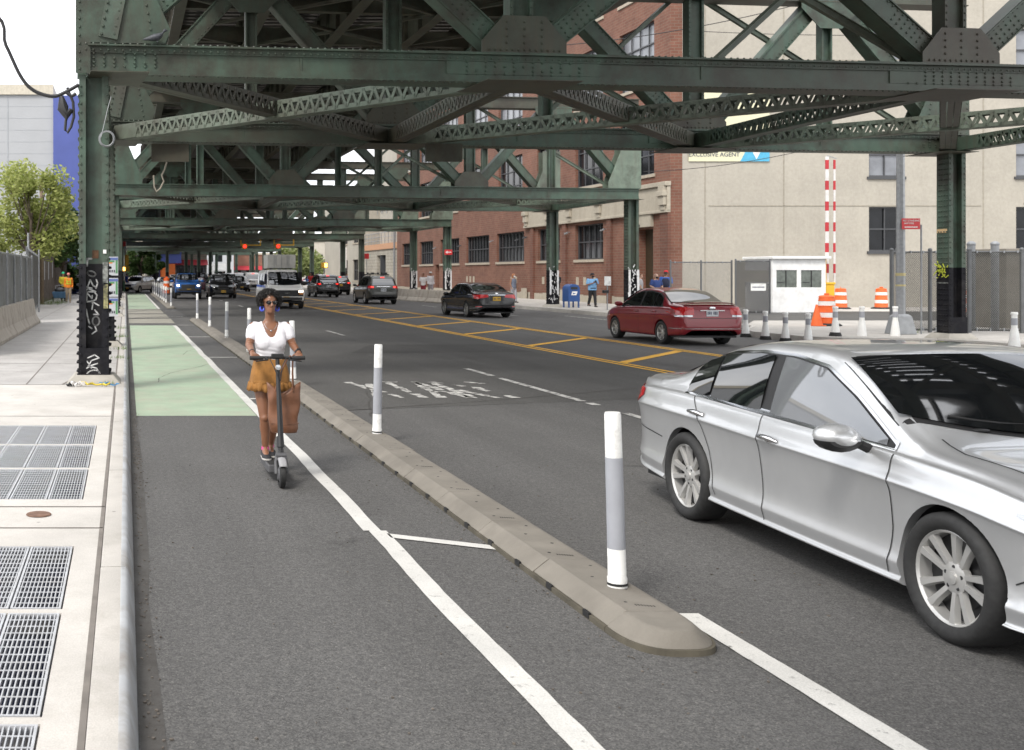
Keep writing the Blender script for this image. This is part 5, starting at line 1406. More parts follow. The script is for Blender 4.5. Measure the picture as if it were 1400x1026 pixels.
for L_ in (legR, legL):
    a = V(*L_[2]); o = MB()
    pr_ = []
    for y, w2, zt in ((.062, .022, .05), (.05, .034, .075), (.02, .036, .078), (-.03, .037, .062), (-.08, .042, .046), (-.13, .041, .036), (-.165, .030, .026), (-.178, .012, .014)):
        zb_ = .168; pr_.append([V(a.x - .002 + w2 * c_, a.y + y, zb_ + z_ * zt) for c_, z_ in ((-.95, 0), (-1, .35), (-.85, .75), (-.45, 1), (.45, 1), (.85, .75), (1, .35), (.95, 0))])
    o.loft(pr_); sh = o.build('shoe', m_trn, rid, smooth=True, ang=70)
    o = MB(); pr_ = [[V(p.x + (p.x - a.x) * .06, p.y - .002, z) for p in (r_[0], r_[7]) for z in (.158,)] + [V(p.x + (p.x - a.x) * .06, p.y - .002, .172) for p in (r_[7], r_[0])] for r_ in pr_]
    o.loft(pr_); o.build('sole', m_sole, sh)
    o = MB(); o.path([a + V(0, .004, -.02), a + V(0, .002, .012)], [.036, .034], 12); o.build('sock', m_sock, rid, smooth=True)

# -------- the kick scooter
sc_ = thing('kick_scooter', 'black electric kick scooter with grey front fender under the woman', 'scooter', (HX, HY, 0))
m_scblk = M('scooter_black', (.012, .012, .013), .5, var=.15); m_scgrey = M('scooter_grey', (.085, .085, .09), .5, var=.1)
hx = .020; fy = -.60
rotx = Matrix.Rotation(PI / 2, 3, 'Y')
def sw(y): 
    o = MB().lathe([(.075, -.026), (.10, -.028), (.116, -.020), (.121, 0), (.116, .020), (.10, .028), (.075, .026)], 36, (hx, y, .121), rotx); w = o.build('wheel', m_tyre, sc_, smooth=True)
    h = MB().lathe([(.0005, -.034), (.045, -.034), (.06, -.022), (.078, -.018), (.078, .018), (.06, .022), (.045, .034), (.0005, .034)], 28, (hx, y, .121), rotx); h.build('hub', m_scgrey, w, smooth=True)
sw(fy); sw(.34)
d_ = MB(); d_.prism([(-.078, -.36), (-.086, -.30), (-.086, .18), (-.06, .26), (.06, .26), (.086, .18), (.086, -.30), (.078, -.36)], .085, .152, lambda u, v, w: (hx + u, v, w)); d_.build('deck', m_scgrey, sc_, bevel=.008)
d_ = MB(); d_.prism([(-.07, -.33), (-.07, .2), (.07, .2), (.07, -.33)], .153, .157, lambda u, v, w: (hx + u, v, w)); d_.build('deck_mat', m_darkrub, sc_)
st_ = MB(); st_.path([(hx, -.36, .12), (hx, -.44, .16), (hx, -.52, .27), (hx, -.54, .32)], [.034, .034, .03, .028], 12); st_.build('neck', m_scgrey, sc_, smooth=True)
st_ = MB(); st_.path([(hx, -.545, .30), (hx, -.34, 1.09)], [.022, .018], 14); st_.path([(hx, -.535, .34), (hx, -.51, .43)], [.034, .030], 14); st_.build('stem', m_scblk, sc_, smooth=True, ang=50)
fk = MB()
for s in (-1, 1): fk.path([(hx + s * .045, fy, .121), (hx + s * .045, fy + .03, .22), (hx + s * .028, -.555, .29)], [.017, .016, .018], 8)
fk.path([(hx - .045, -.56, .275), (hx + .045, -.56, .275)], .022, 8); fk.build('fork', m_scgrey, sc_, smooth=True)
fe = MB(); rg = []
for i in range(13):
    a = lerp(.62, 2.3, i / 12); r_ = .134
    rg.append([V(hx + x, fy - math.cos(a) * r_ * k_, .121 + math.sin(a) * r_ * k_) for x, k_ in ((-.036, .93), (-.026, 1.03), (0, 1.07), (.026, 1.03), (.036, .93))])
fe.loft(rg, False, False); f_ = fe.build('fender', M('fender_grey', (.30, .30, .31), .45), sc_, smooth=True); s_ = f_.modifiers.new('t', 'SOLIDIFY'); s_.thickness = .005
fe = MB(); rg = []
for i in range(13):
    a = lerp(.3, 2.4, i / 12); r_ = .138
    rg.append([V(hx + x, .34 + math.cos(a) * r_ * k_, .121 + math.sin(a) * r_ * k_) for x, k_ in ((-.036, .93), (-.026, 1.03), (0, 1.07), (.026, 1.03), (.036, .93))])
fe.loft(rg, False, False); f_ = fe.build('fender', m_scgrey, sc_, smooth=True); s_ = f_.modifiers.new('t', 'SOLIDIFY'); s_.thickness = .005
hb = MB(); hb.path([(-.205, -.335, 1.098), (-.1, -.34, 1.104), (.24, -.335, 1.098)], .013, 10); hb.build('handlebar', m_scblk, sc_, smooth=True)
for x0, x1 in ((-.225, -.105), (.15, .265)):
    o = MB(); o.path([(x0, -.335, 1.098), (x1, -.337, 1.1)], .0175, 12); o.build('grip', m_darkrub, sc_, smooth=True)
o = MB(); o.box((hx, -.345, 1.118), (.11, .05, .04)); o.build('display', m_scblk, sc_, bevel=.008)
for s, x in ((-1, -.09), (1, .135)):
    o = MB(); o.path([(x, -.34, 1.1), (x - s * .02, -.385, 1.088), (x + s * .09, -.405, 1.075)], [.012, .009, .006], 8); o.build('brake_lever', m_scblk, sc_, smooth=True)
o = MB(); o.path([(-.06, -.36, 1.11), (-.02, -.42, 1.02), (hx + .01, -.40, .9), (hx + .02, -.43, .75), (hx + .024, -.50, .5), (hx + .024, -.54, .34)], .004, 6); o.path([(.10, -.36, 1.11), (.05, -.42, 1.03), (hx + .02, -.40, .9)], .004, 6); o.build('brake_cable', m_cable, sc_, smooth=True)
o = MB(); o.lathe([(.0005, -.012), (.022, -.010), (.026, 0), (.024, .02), (.015, .03)], 16, (hx, -.395, 1.02), Matrix.Rotation(-PI / 2, 3, 'X')); o.build('headlight', m_clear, sc_, smooth=True)

# -------- the tote bag on the bar
bag = thing('tote_bag', 'slouchy tan leather tote bag hanging from the scooter handlebar', 'bag', (HX + .085, HY - .27, 0))
m_tan = M('tan_leather', (.17, .072, .036), .5, var=.2, scale=10, bmp=.2, bscale=40)
b_ = MB(); rg = []; nb = 40
for i in range(15):
    t = i / 14; z = lerp(.435, .83, t)
    rx = lerp(.125, .150, t) * (1 - .12 * math.exp(-((t) / .06) ** 2)); ry = lerp(.066, .050, t) * (1 - .25 * math.exp(-(t / .06) ** 2))
    r_ = []
    for q in range(nb):
        a = 2 * PI * q / nb; c, s = math.cos(a), math.sin(a); k_ = (abs(c) ** 3 + abs(s) ** 3) ** (-1 / 3)
        p = V(rx * c * k_, ry * s * k_, z)
        if t > .75: p.z += (abs(p.x) / .15 - .55) * .11 * (t - .75) / .25
        p += V(0, 1, 0) * noise.noise(p * 9) * .022 + V(1, 0, 0) * noise.noise(p * 8 + V(5, 5, 5)) * .012
        r_.append(p)
    rg.append(r_)
b_.loft(rg[:1] + rg, False); b_.add(rg[0], [tuple(range(nb))])
bo = b_.build('bag_body', m_tan, bag, smooth=True, ang=80, fix=False); s_ = bo.modifiers.new('t', 'SOLIDIFY'); s_.thickness = .006
for dy, dx in ((-.052, 0), (.045, .02)):
    o = MB(); x0, x1 = -.085 + dx, .075 + dx; top = (.05, -.066, 1.118)
    pts = [V(x0, dy, .80), V(lerp(x0, top[0], .45) - .012, lerp(dy, top[1], .45), .96), V(top[0] - .022, top[1], 1.10), V(top[0], top[1], 1.117), V(top[0] + .022, top[1], 1.10), V(lerp(x1, top[0], .45) + .006, lerp(dy, top[1], .45), .96), V(x1, dy, .80)]
    o.path(pts, .0075, 8); o.build('strap', m_tan, bag, smooth=True)
o = MB(); o.path([(-.13, -.058, .52), (0, -.066, .50), (.13, -.058, .52)], .003, 5); o.build('stitching', M('dark_leather', (.12, .05, .025), .6), bag)

# -------- bystanders
def bystander(label, loc, rz, h=1.72, top=(.1, .1, .1), bottom=(.03, .03, .04), skin=sk_mid, cap=None, capcol=None, hairc=(.02, .015, .012), mask=None, arms='down', stride=.0, wide=1.0, sleeves=1.0, vest=None, pack=None, shorts=False, longhair=False, shoe=(.03, .03, .03), phone=False):
    r = thing('person', label, 'person', loc, rz); r.scale = (h / 1.72,) * 3
    b = MB(); w = wide
    tr = [(.86, .155 * w, .11, 0, .0), (.95, .165 * w, .115, 0, 0), (1.05, .15 * w, .105 * w, 0, 0), (1.2, .165 * w, .115 * w, 0, 0), (1.32, .18 * w, .11, 0, 0), (1.41, .165 * w, .085, 0, .005), (1.46, .075, .06, 0, .01)]
    b.loft(erings(tr, 16)); limb(b, [(0, .01, 1.43), (0, -.005, 1.54)], [.058, .052])
    T = head_mesh(b, (0, -.015, 1.615), 1.0)
    sh = 1.40; sx = .185 * w
    if arms == 'down': A = {s: [(s * sx, 0, sh), (s * (sx + .05), .03, 1.13), (s * (sx + .045), -.06, .90)] for s in (-1, 1)}; hd = (0, -.25, -1)
    elif arms == 'face': A = {s: [(s * sx, 0, sh), (s * (sx + .07), -.10, 1.17), (s * .06, -.24, 1.50)] for s in (-1, 1)}; hd = (0, -.2, 1)
    elif arms == 'chest': A = {s: [(s * sx, 0, sh), (s * (sx + .06), -.02, 1.14), (s * .07, -.27, 1.24)] for s in (-1, 1)}; hd = (0, -.4, .6)
    elif arms == 'push': A = {s: [(s * sx, 0, sh), (s * (sx + .05), -.03, 1.14), (s * (sx - .02), -.28, 1.02)] for s in (-1, 1)}; hd = (0, -1, -.3)
    elif arms == 'lean': A = {s: [(s * sx, 0, sh), (s * (sx + .09), -.02, 1.15), (s * (sx - .02), -.2, 1.05)] for s in (-1, 1)}; hd = (0, -1, 0)
    for s in (-1, 1):
        limb(b, A[s], [.052, .040, .028], 10, 3); hand(b, A[s][2], hd, (-s * .6, -.6, .2), (0, -1, 0) if arms == 'down' else (0, 0, -1), .5, 1.0)
    Lg = {}
    for s in (-1, 1):
        f = stride * s; Lg[s] = [(s * .09, 0, .90), (s * .095, -f * .5 - .02, .50), (s * .095, -f + (.05 if f < 0 else 0), .10 + (.05 if f < 0 else 0))]
        limb(b, Lg[s], [.095, .062, .042], 10, 3); a = V(*Lg[s][2]); b.path([a + V(0, .03, -.03), a + V(s * .01, -.12, -.06)], [.04, .032], 8)
    me = remesh(b, .014, 3); me.materials.append(skin); link('body', me, r)
    c = MB(); c.loft(erings([(q[0], q[1] + .022, q[2] + .022, 0, q[4]) for q in tr[:-1]] + [(1.45, .085, .075, 0, .01)], 16))
    for s in (-1, 1):
        if sleeves > 0:
            e = A[s]; 
            pts = [e[0], e[1], mid(e[1], e[2], .92)] if sleeves > .6 else [e[0], mid(e[0], e[1], .7)]
            limb(c, pts, [.068, .056, .042][:len(pts)] if sleeves > .6 else [.072, .068], 10, 3)
    me = remesh(c, .018, 3, name='shirt'); me.materials.append(cloth('cloth_%02x%02x%02x' % tuple(int(x * 255) for x in top), top)); link('shirt', me, r)
    c = MB(); c.loft(erings([(.84, .16 * w, .12, 0, 0), (.92, .18 * w, .13, 0, 0), (1.0, .17 * w, .125 * w, 0, 0)], 16))
    for s in (-1, 1):
        e = Lg[s]; pts = [e[0], e[1], mid(e[1], e[2], .93)] if not shorts else [e[0], mid(e[0], e[1], .85)]
        limb(c, pts, [.108, .082, .066][:len(pts)] if not shorts else [.11, .092], 10, 3)
    me = remesh(c, .018, 3, name='trousers'); me.materials.append(cloth('cloth_%02x%02x%02x' % tuple(int(x * 255) for x in bottom), bottom)); link('shorts' if shorts else 'trousers', me, r)
    for s in (-1, 1):
        a = V(*Lg[s][2]); o = MB(); o.loft([[V(a.x + w2 * x, a.y + y, a.z - .10 + z * zt) for x, z in ((-1, 0), (-1, .5), (-.6, 1), (.6, 1), (1, .5), (1, 0))] for y, w2, zt in ((.08, .03, .08), (.05, .042, .11), (-.05, .045, .085), (-.14, .046, .06), (-.19, .02, .03))])
        o.build('shoe', cloth('shoe_%02x%02x%02x' % tuple(int(x * 255) for x in shoe), shoe), r, smooth=True, ang=60)
    c = MB(); hc_ = V(0, .0, 1.635)
    rows = [(-.03, .078, .092, 0, .022), (.01, .080, .098, 0, .012), (.05, .078, .098, 0, .008), (.085, .062, .08, 0, .01), (.11, .03, .04, 0, .01)]
    if longhair: rows = [(-.16, .06, .04, 0, .07), (-.08, .08, .06, 0, .05)] + rows
    c.loft(erings([(q[0] + 1.625, q[1], q[2], q[3], q[4] + (.012 if q[0] < .05 else 0)) for q in rows], 16)); c.build('hair', M('hair_%02x%02x%02x' % tuple(int(x * 255) for x in hairc), hairc, .7, var=.3), r, smooth=True)
    if cap:
        c = MB(); cm = cloth('cap_%02x%02x%02x' % tuple(int(x * 255) for x in capcol), capcol)
        c.loft(erings([(1.655, .086, .106, 0, -.004), (1.70, .085, .104, 0, -.002), (1.735, .068, .085, 0, .0), (1.752, .03, .04, 0, 0)], 16))
        if cap == 'cap': c.prism([(-.06, -.09), (-.055, -.15), (0, -.175), (.055, -.15), (.06, -.09)], 1.662, 1.672, lambda u, v, w_: (u, v, w_))
        else: c.loft(erings([(1.650, .105, .130, 0, -.008), (1.662, .10, .122, 0, -.006)], 16))
        c.build('cap' if cap == 'cap' else 'hard_hat', cm, r, smooth=True, ang=50)
    if mask:
        c = MB(); c.loft([[T(math.sin(a) * .066 * k_, -.012 - math.cos(a) * .093 * k_ - .006, z) for a in [lerp(-1.2, 1.2, q / 8) for q in range(9)]] for z, k_ in ((-.015, 1.02), (-.045, 1.12), (-.085, 1.0), (-.105, .7))], False, False)
        c.build('face_mask', cloth('mask_%02x%02x%02x' % tuple(int(x * 255) for x in mask), mask), r, smooth=True, fix=False)
    if vest:
        c = MB(); 
        for z in (1.08, 1.22): c.loft(erings([(z, .178 * w, .142, 0, 0), (z + .05, .182 * w, .142, 0, 0)], 20), False)
        for s in (-1, 1): c.box((s * .1, -.128, 1.25), (.045, .012, .36))
        c.build('reflective_stripe', M('lime_tape', (.5, .62, .05), .5), r, smooth=True)
    if pack:
        c = MB(); c.loft(erings([(1.0, .11, .07, 0, .19), (1.06, .15, .095, 0, .2), (1.3, .15, .09, 0, .19), (1.40, .10, .06, 0, .17)], 16)); c.build('backpack', cloth('pack_cloth', pack), r, smooth=True)
    if phone:
        c = MB(); p = (V(*A[1][2]) + V(*A[-1][2])) / 2; c.box(p + V(0, -.05, .07), (.09, .03, .13)); c.build('camera' if arms == 'face' else 'phone', m_plasticblk, r, bevel=.006)
    return r
gz = RS
bystander('man in blue cap holding something to his face behind the mailbox', (22.0, 54.2, gz), -.9, 1.78, (.02, .022, .025), (.16, .15, .13), sk_mid, 'cap', (.02, .05, .5), arms='face', phone=True)
bystander('heavyset man in light blue shirt and black face mask walking by the brick wall', (23.4, 53.2, gz), .1, 1.68, (.16, .33, .55), (.012, .012, .014), sk_dark, 'cap', (.015, .015, .02), mask=(.012, .012, .015), arms='chest', stride=.14, wide=1.25, sleeves=.5, phone=True)
bystander('woman in pale grey top with black trousers by the brick doorway', (24.0, 49.5, gz), 1.3, 1.68, (.42, .41, .42), (.015, .015, .017), sk_pale, hairc=(.14, .06, .03), longhair=True, sleeves=.5)
bystander('bald man in dark blue shirt with black face mask behind the red sedan', (24.1, 48.2, gz), .15, 1.66, (.03, .06, .2), (.03, .03, .035), sk_pale, hairc=(.35, .22, .17), mask=(.015, .015, .02), arms='lean', wide=1.12, sleeves=.5)
bystander('man in red cap and blue shirt with dark backpack seen from behind', (24.75, 48.6, gz), 2.6, 1.80, (.03, .11, .42), (.03, .03, .05), sk_mid, 'cap', (.6, .02, .03), pack=(.018, .022, .05), sleeves=.5)
bystander('woman in grey sleeveless top and white face mask walking behind the black sedan', (22.3, 61.0, gz), .5, 1.66, (.13, .15, .2), (.3, .3, .33), sk_mid, hairc=(.3, .12, .05), mask=(.6, .6, .6), sleeves=0, longhair=True, stride=.1)
bystander('person in white shirt and dark red shorts left of a pair behind the barrier', (20.9, 74.5, gz), -.4, 1.68, (.6, .58, .58), (.2, .02, .03), sk_dark, hairc=(.01, .01, .01), shorts=True, sleeves=.5, stride=.1)
bystander('person in long white shirt right of a pair behind the barrier', (21.55, 75, gz), .2, 1.78, (.62, .61, .64), (.3, .28, .3), sk_dark, 'cap', (.6, .6, .6), arms='down', stride=.1)
bystander('man in orange high-visibility vest and pink hard hat walking on the left pavement', (-3.38, 62.5, SW), .15, 1.72, (.75, .22, .02), (.30, .24, .17), sk_mid, 'hat', (.65, .22, .2), vest=True, stride=.06, shoe=(.25, .2, .15))
bystander('worker in green hard hat and yellow vest pushing the blue cart', (-3.85, 65.2, SW), .35, 1.78, (.5, .42, .03), (.02, .025, .045), sk_mid, 'hat', (.03, .4, .2), arms='push')
for i, (lb, x, y, tp, bt) in enumerate([('distant person in red top near the right crossing signal', 17.6, 101, (.5, .03, .03), (.02, .02, .03)), ('distant person in white top beside the right crossing signal', 18.8, 104, (.6, .6, .6), (.05, .05, .08)), ('distant person in blue top near the right kerb at the crossing', 20.6, 99, (.05, .15, .5), (.03, .03, .03)), ('distant person in dark blue clothes by the left crossing pole', .1, 100, (.03, .06, .25), (.02, .03, .1)), ('distant person in light shirt by the left crossing columns', 1.6, 106, (.5, .5, .52), (.1, .1, .14))]):
    bystander(lb, (x, y, .16 if x > 5 else .13), i * .7, 1.7, tp, bt, sk_mid, sleeves=.5)
# ------------------------------------------------------------------ lane separator and delineators
m_flange = M('dirty_rubber_flange', (.085, .075, .055), .9, var=.3, scale=6)
def separator(label, y0, y1, xo, nose):
    r = thing('lane_separator', label, 'lane separator', (xo, y0, 0), group='rubber lane separators')
    prof = [(-.222, .03), (-.218, .036), (-.135, .102), (-.122, .110), (-.112, .108), (.112, .108), (.135, .102), (.218, .036), (.222, .03)]
    L = y1 - y0; y = .30 if nose else 0; i = 0
    if nose:
        mb = MB()
        ringn = lambda z, hw_, ln: [V(hw_, .296, z)] + [V(hw_ * math.copysign(abs(math.cos(a)) ** .72, math.cos(a)), .296 - ln * abs(math.sin(a)) ** .72, z) for a in [PI * q / 20 for q in range(21)]] + [V(-hw_, .296, z)]
        mb.loft([ringn(z, a, l) for z, a, l in ((.03, .222, .335), (.036, .219, .333), (.094, .150, .300), (.103, .138, .292), (.1075, .124, .280), (.108, .112, .27))]); mb.build('end_segment', m_rubberkerb, r, smooth=True, ang=22)
        mb = MB(); mb.loft([ringn(z, a, l) for z, a, l in ((0, .236, .355), (.029, .234, .352))]); mb.build('base_flange', m_flange, r)
    mb = MB(); yy0 = .3 if nose else 0; mb.box2((-.236, yy0, 0), (.236, L, .029)); mb.build('base_flange', m_flange, r)
    ink = m_darkrub
    while y < L - .05:
        y2 = min(L, y + 1.0); mb = MB(); o = noise.noise(V(y + y0, 3, 1)) * .008
        mb.prism([(p[0] + o, p[1] + (o * .3 if p[1] > .01 else 0)) for p in prof], y + .004, y2 - .004, lambda u, v, w: (u, w, v))
        seg = mb.build('kerb_segment', m_rubberkerb, r, bevel=.006 if y0 + y < 20 else 0)
        if y0 + y < 26:
            mb = MB()
            for q in (.22, .72):
                if y + q < y2: mb.box((-.232, y + q, .024), (.014, .075, .032))
            mb.build('drain_slot', ink, seg)
            mb = MB()
            for q, xx in ((.15, -.06), (.38, .05), (.62, -.03), (.85, .06)):
                if y + q < y2: mb.lathe([(.0005, .1095), (.009, .1095), (.011, .108)], 10, (xx + o, y + q, 0))
            mb.build('bolt', ink, seg)
            mb = MB()
            for q in range(7): mb.box((-.03 + o + q * .014, y + .10 - q * .004, .1095), (.005, .022, .002))
            for q in range(0): mb.box((-.10 + o + q * .002, y2 - .10 - q * .016, .1095), (.026, .009, .003))
            mb.build('moulded_marking', ink, seg)
        y = y2; i += 1
    return r
separator('long weathered rubber lane separator with rounded nose, close to the camera', 5.17, 41.5, 2.705, True)
separator('short lane separator farther along the green lane, carrying a row of white posts', 55.5, 96, 2.40, True)

def delineator(name, x, y, z, label, sleeve=True, lean=0.0, group='white delineator posts on the separators', src=None):
    if src is not None:
        o = dup(src, (x, y, z), None, label, group); o.rotation_euler = (0, lean, rr.uniform(0, 3)); return o
    r = thing(name, label, 'delineator post', (x, y, z), 0, group); r.rotation_euler = (0, lean, 0)
    h = .97; t = MB()
    t.lathe([(.052, 0), (.052, .05), (.048, .06), (.046, h * .5), (.043, h - .012), (.039, h), (.0005, h + .002)], 24); t.build('tube', m_white, r, smooth=True, ang=50)
    t = MB(); t.lathe([(.0475, .15), (.0455, .72)], 24); t.build('reflective_sleeve', m_reflect, r, smooth=True)
    t = MB(); t.lathe([(.0535, .012), (.0535, .026)], 24); t.build('base_ring', m_darkrub, r, smooth=True)
    return r
names = ['nearest white flexible post on the separator nose, with grey sleeve', 'second white post on the separator, with grey sleeve, right of the rider', 'white post on the separator partly hidden behind the rider', 'white post on the separator just left of the rider',
         'fifth white post along the near separator, left of the rider', 'sixth white post along the near separator', 'last white post at the far end of the near separator']
first = None
for i, (y, l) in enumerate(zip((5.9, 11.55, 17.3, 23.6, 28.8, 34.6, 40.6), names)):
    o = delineator('delineator_post', 2.735 - .0 * i, y, .108, l, lean=(-.028, -.02, -.03, .02, -.02, .01, .0)[i], src=first)
    if first is None: first = o
names = ['leading post of the crowded post row on the far separator'] + [f'{n} post of the crowded row on the far separator' for n in ('second', 'third', 'fourth', 'fifth', 'sixth', 'seventh', 'eighth', 'ninth')]
for y, l in zip((56.2, 63, 66.5, 70, 73.5, 78, 83, 88.5, 94), names):
    delineator('delineator_post', 2.40, y, .108, l, lean=rr.uniform(-.02, .02), src=first)

m_conewhite = M('cone_white', (.84, .84, .82), .5, var=.04, dirt=(.5, .48, .45), dscale=5, damt=.3)
# conical white delineators on the right
def cone_post(x, y, z, label, black, src=None):
    if src is not None: return dup(src, (x, y, z), None, label, 'white conical posts round the kerb build-out')
    r = thing('conical_post', label, 'delineator post', (x, y, z), 0, 'white conical posts round the kerb build-out')
    t = MB(); t.lathe([(.115, 0), (.11, .06), (.072, .38), (.060, .44), (.058, .74), (.068, .745), (.068, .78), (.058, .80), (.0005, .80)], 20); t.build('tube', m_conewhite, r, smooth=True, ang=40)
    t = MB(); t.lathe([(.0615, .50), (.0600, .66)], 20); t.build('reflective_band', m_reflect, r, smooth=True)
    if black:
        t = MB(); t.lathe([(.15, 0), (.14, .05), (.118, .10), (.105, .105)], 20); t.build('base', m_darkrub, r, smooth=True, ang=40)
    return r
q1 = q2 = None
cps = [(18.0, 30.8, 1, 'leftmost white conical post with black base beside the red sedan'), (17.85, 29.6, 1, 'second white conical post with black base, right of the red sedan'), (17.85, 28.7, 1, 'third white conical post with black base'), (17.95, 27.9, 1, 'fourth white conical post with black base, below the big orange barrel'), (19.1, 28.55, 1, 'fifth conical post, standing in front of the biggest orange barrel'), (19.85, 28.6, 0, 'white conical post without black base, left of the steel pole'), (20.75, 28.6, 0, 'white conical post without base, nearest the steel pole foot'), (20.4, 24.35, 0, 'white conical post at the right edge above the silver car roof')]
for x, y, bk, l in cps:
    src = q1 if bk else q2; o = cone_post(x, y, RS if x > 18.3 else .0, l, bk, src)
    if bk and q1 is None: q1 = o
    if not bk and q2 is None: q2 = o

# ------------------------------------------------------------------ barrels, cones, booth, barrier, fences
m_bandw = M('white_band', (.7, .68, .66), .4, var=.06)
def barrel(x, y, z, label, src=None, rz=0):
    if src is not None: return dup(src, (x, y, z), rz, label)
    r = thing('traffic_barrel', label, 'traffic barrel', (x, y, z), 0, 'orange traffic barrels')
    def rad(h): return lerp(.29, .225, h / 1.0)
    t = MB(); pr = [(rad(0), .06)]
    for a, b in ((.06, .24), (.26, .43), (.45, .62), (.64, .80), (.82, .93)): pr += [(rad(a), a), (rad(a) - .012, a + .01), (rad(b) - .012, b - .01), (rad(b), b)]
    pr += [(.20, .96), (.12, .98), (.0005, .98)]; t.lathe(pr, 28); t.build('drum', m_orange, r, smooth=True, ang=30)
    for a, b in ((.27, .42), (.65, .79)):
        t = MB(); t.lathe([(rad(a) - .006, a), (rad(b) - .006, b)], 28); t.build('reflective_band', m_bandw, r, smooth=True)
    t = MB(); t.box((0, 0, 1.01), (.16, .03, .07)); t.build('handle', m_orange, r, bevel=.01)
    t = MB(); t.lathe([(.42, 0), (.42, .03), (.36, .07), (.30, .08)], 24); t.build('base', m_darkrub, r, smooth=True, ang=40)
    return r
b0 = barrel(22.6, 34.2, RS + .005, 'nearest orange and white traffic barrel on the pavement, left of the steel pole')
barrel(33.9, 50.3, RS + .005, 'far orange barrel by the cream wall right of the yellow cabinet', b0, 1); barrel(35.9, 50.4, RS + .005, 'orange barrel by the cream wall just left of the steel pole', b0, 2); barrel(34.8, 44, RS + .005, 'orange barrel seen through the fence right of the column', b0, .5)
c = thing('traffic_cone', 'orange traffic cone half hidden left of the nearest barrel', 'traffic cone', (22.15, 34.0, RS + .005))
t = MB(); t.lathe([(.17, .03), (.03, .68), (.0005, .69)], 20); t.build('cone_body', m_orange, c, smooth=True, ang=50); t = MB(); t.box((0, 0, .015), (.38, .38, .03)); t.build('base', m_orange, c, bevel=.008)
# guard booth
m_bwhite = M('booth_white', (.74, .74, .73), .5, var=.05, dirt=(.35, .33, .3), dscale=2, damt=.3)
bt = thing('guard_booth', 'small white guard booth with two windows beside the barrier', 'guard booth', (28.95, 46.6, RS + .004))
t = MB(); t.box2((-1.15, -1.0, 0), (1.15, 1.0, 1.08)); t.box2((-1.15, -1.0, 1.82), (1.15, 1.0, 2.30))
for x in (-1.08, -.02, 1.04): t.box2((x - .07, -1.0, 1.08), (x + .11 if x < 0 else x + .11, -.9, 1.82))
t.box2((-1.15, .9, 1.08), (1.15, 1.0, 1.3)); t.box2((-1.15, -.9, 1.08), (-1.05, 1.0, 1.3)); t.build('wall', m_bwhite, bt, bevel=.01)
t = MB(); t.box2((-1.22, -1.15, 2.30), (1.30, 1.12, 2.42)); t.build('roof', m_bwhite, bt, bevel=.02)
for x0, x1 in ((-1.01, -.09), (.09, 1.0)):
    t = MB(); t.box2((x0, -.965, 1.08), (x1, -.955, 1.82)); w = t.build('window', M('booth_glass', (.10, .115, .10), .08, var=.3), bt)
    t = MB(); t.box(((x0 + x1) / 2, -.975, 1.45), (.035, .02, .74)); t.box((lerp(x0, x1, .25), -.972, 1.3), (.3, .016, .03)); t.build('window_frame', m_plasticblk, w)
# barrier gate
g = thing('barrier_gate', 'yellow barrier gate cabinet with two raised red and white arms', 'barrier gate', (30.4, 46.0, RS + .004))
t = MB(); t.box((0, 0, .6), (.42, .4, 1.2)); t.box((0, 0, 1.25), (.48, .46, .10)); t.box((-.16, -.1, 1.75), (.1, .12, 1.1)); t.build('cabinet', m_yellow, g, bevel=.02)
m_armw = M('arm_white', (.62, .6, .58), .5); m_armr = M('arm_red', (.42, .02, .03), .5)
for x, w, z0, z1 in ((-.02, .13, 1.3, 6.75), (.30, .07, 1.3, 6.55)):
    t = MB(); t.box((x, -.05, (z0 + z1) / 2), (w, .05, z1 - z0)); a = t.build('barrier_arm', m_armw, g)
    t = MB(); z = z0 + .35
    while z < z1 - .3: t.box((x, -.05, z + .25), (w + .004, .054, .40)); z += .90
    t.build('red_band', m_armr, a)
t = MB(); t.beam((-.02, -.05, 6.78), (.40, -.05, 6.66), .03, .03); t.build('arm_tie', m_galv, g)

def mesh_mat(name, col, fill):
    m, t, b = nt(name); b.inputs['Base Color'].default_value = rgb(col); b.inputs['Roughness'].default_value = .5; b.inputs['Metallic'].default_value = .3
    tc = N(t, 'ShaderNodeTexCoord'); out = []
    for ang in (PI / 4, -PI / 4):
        mp = N(t, 'ShaderNodeMapping'); mp.inputs['Rotation'].default_value = (0, ang, 0); t.links.new(tc.outputs['Object'], mp.inputs['Vector'])
        w = N(t, 'ShaderNodeTexWave', wave_type='BANDS', bands_direction='X', wave_profile='SAW'); w.inputs['Scale'].default_value = 9; t.links.new(mp.outputs[0], w.inputs['Vector'])
        c = N(t, 'ShaderNodeMath', operation='LESS_THAN'); t.links.new(w.outputs['Fac'], c.inputs[0]); c.inputs[1].default_value = fill; out.append(c)
    mx = N(t, 'ShaderNodeMath', operation='MAXIMUM'); t.links.new(out[0].outputs[0], mx.inputs[0]); t.links.new(out[1].outputs[0], mx.inputs[1])
    t.links.new(mx.outputs[0], b.inputs['Alpha']); return m
m_chain = mesh_mat('chain_link', (.16, .16, .155), .20); m_chain2 = mesh_mat('dense_mesh', (.055, .055, .05), .40)
m_gate = mesh_mat('gate_mesh', (.05, .05, .05), .62)
m_fpost = M('fence_post_grey', (.13, .135, .14), .5, .4, var=.15)
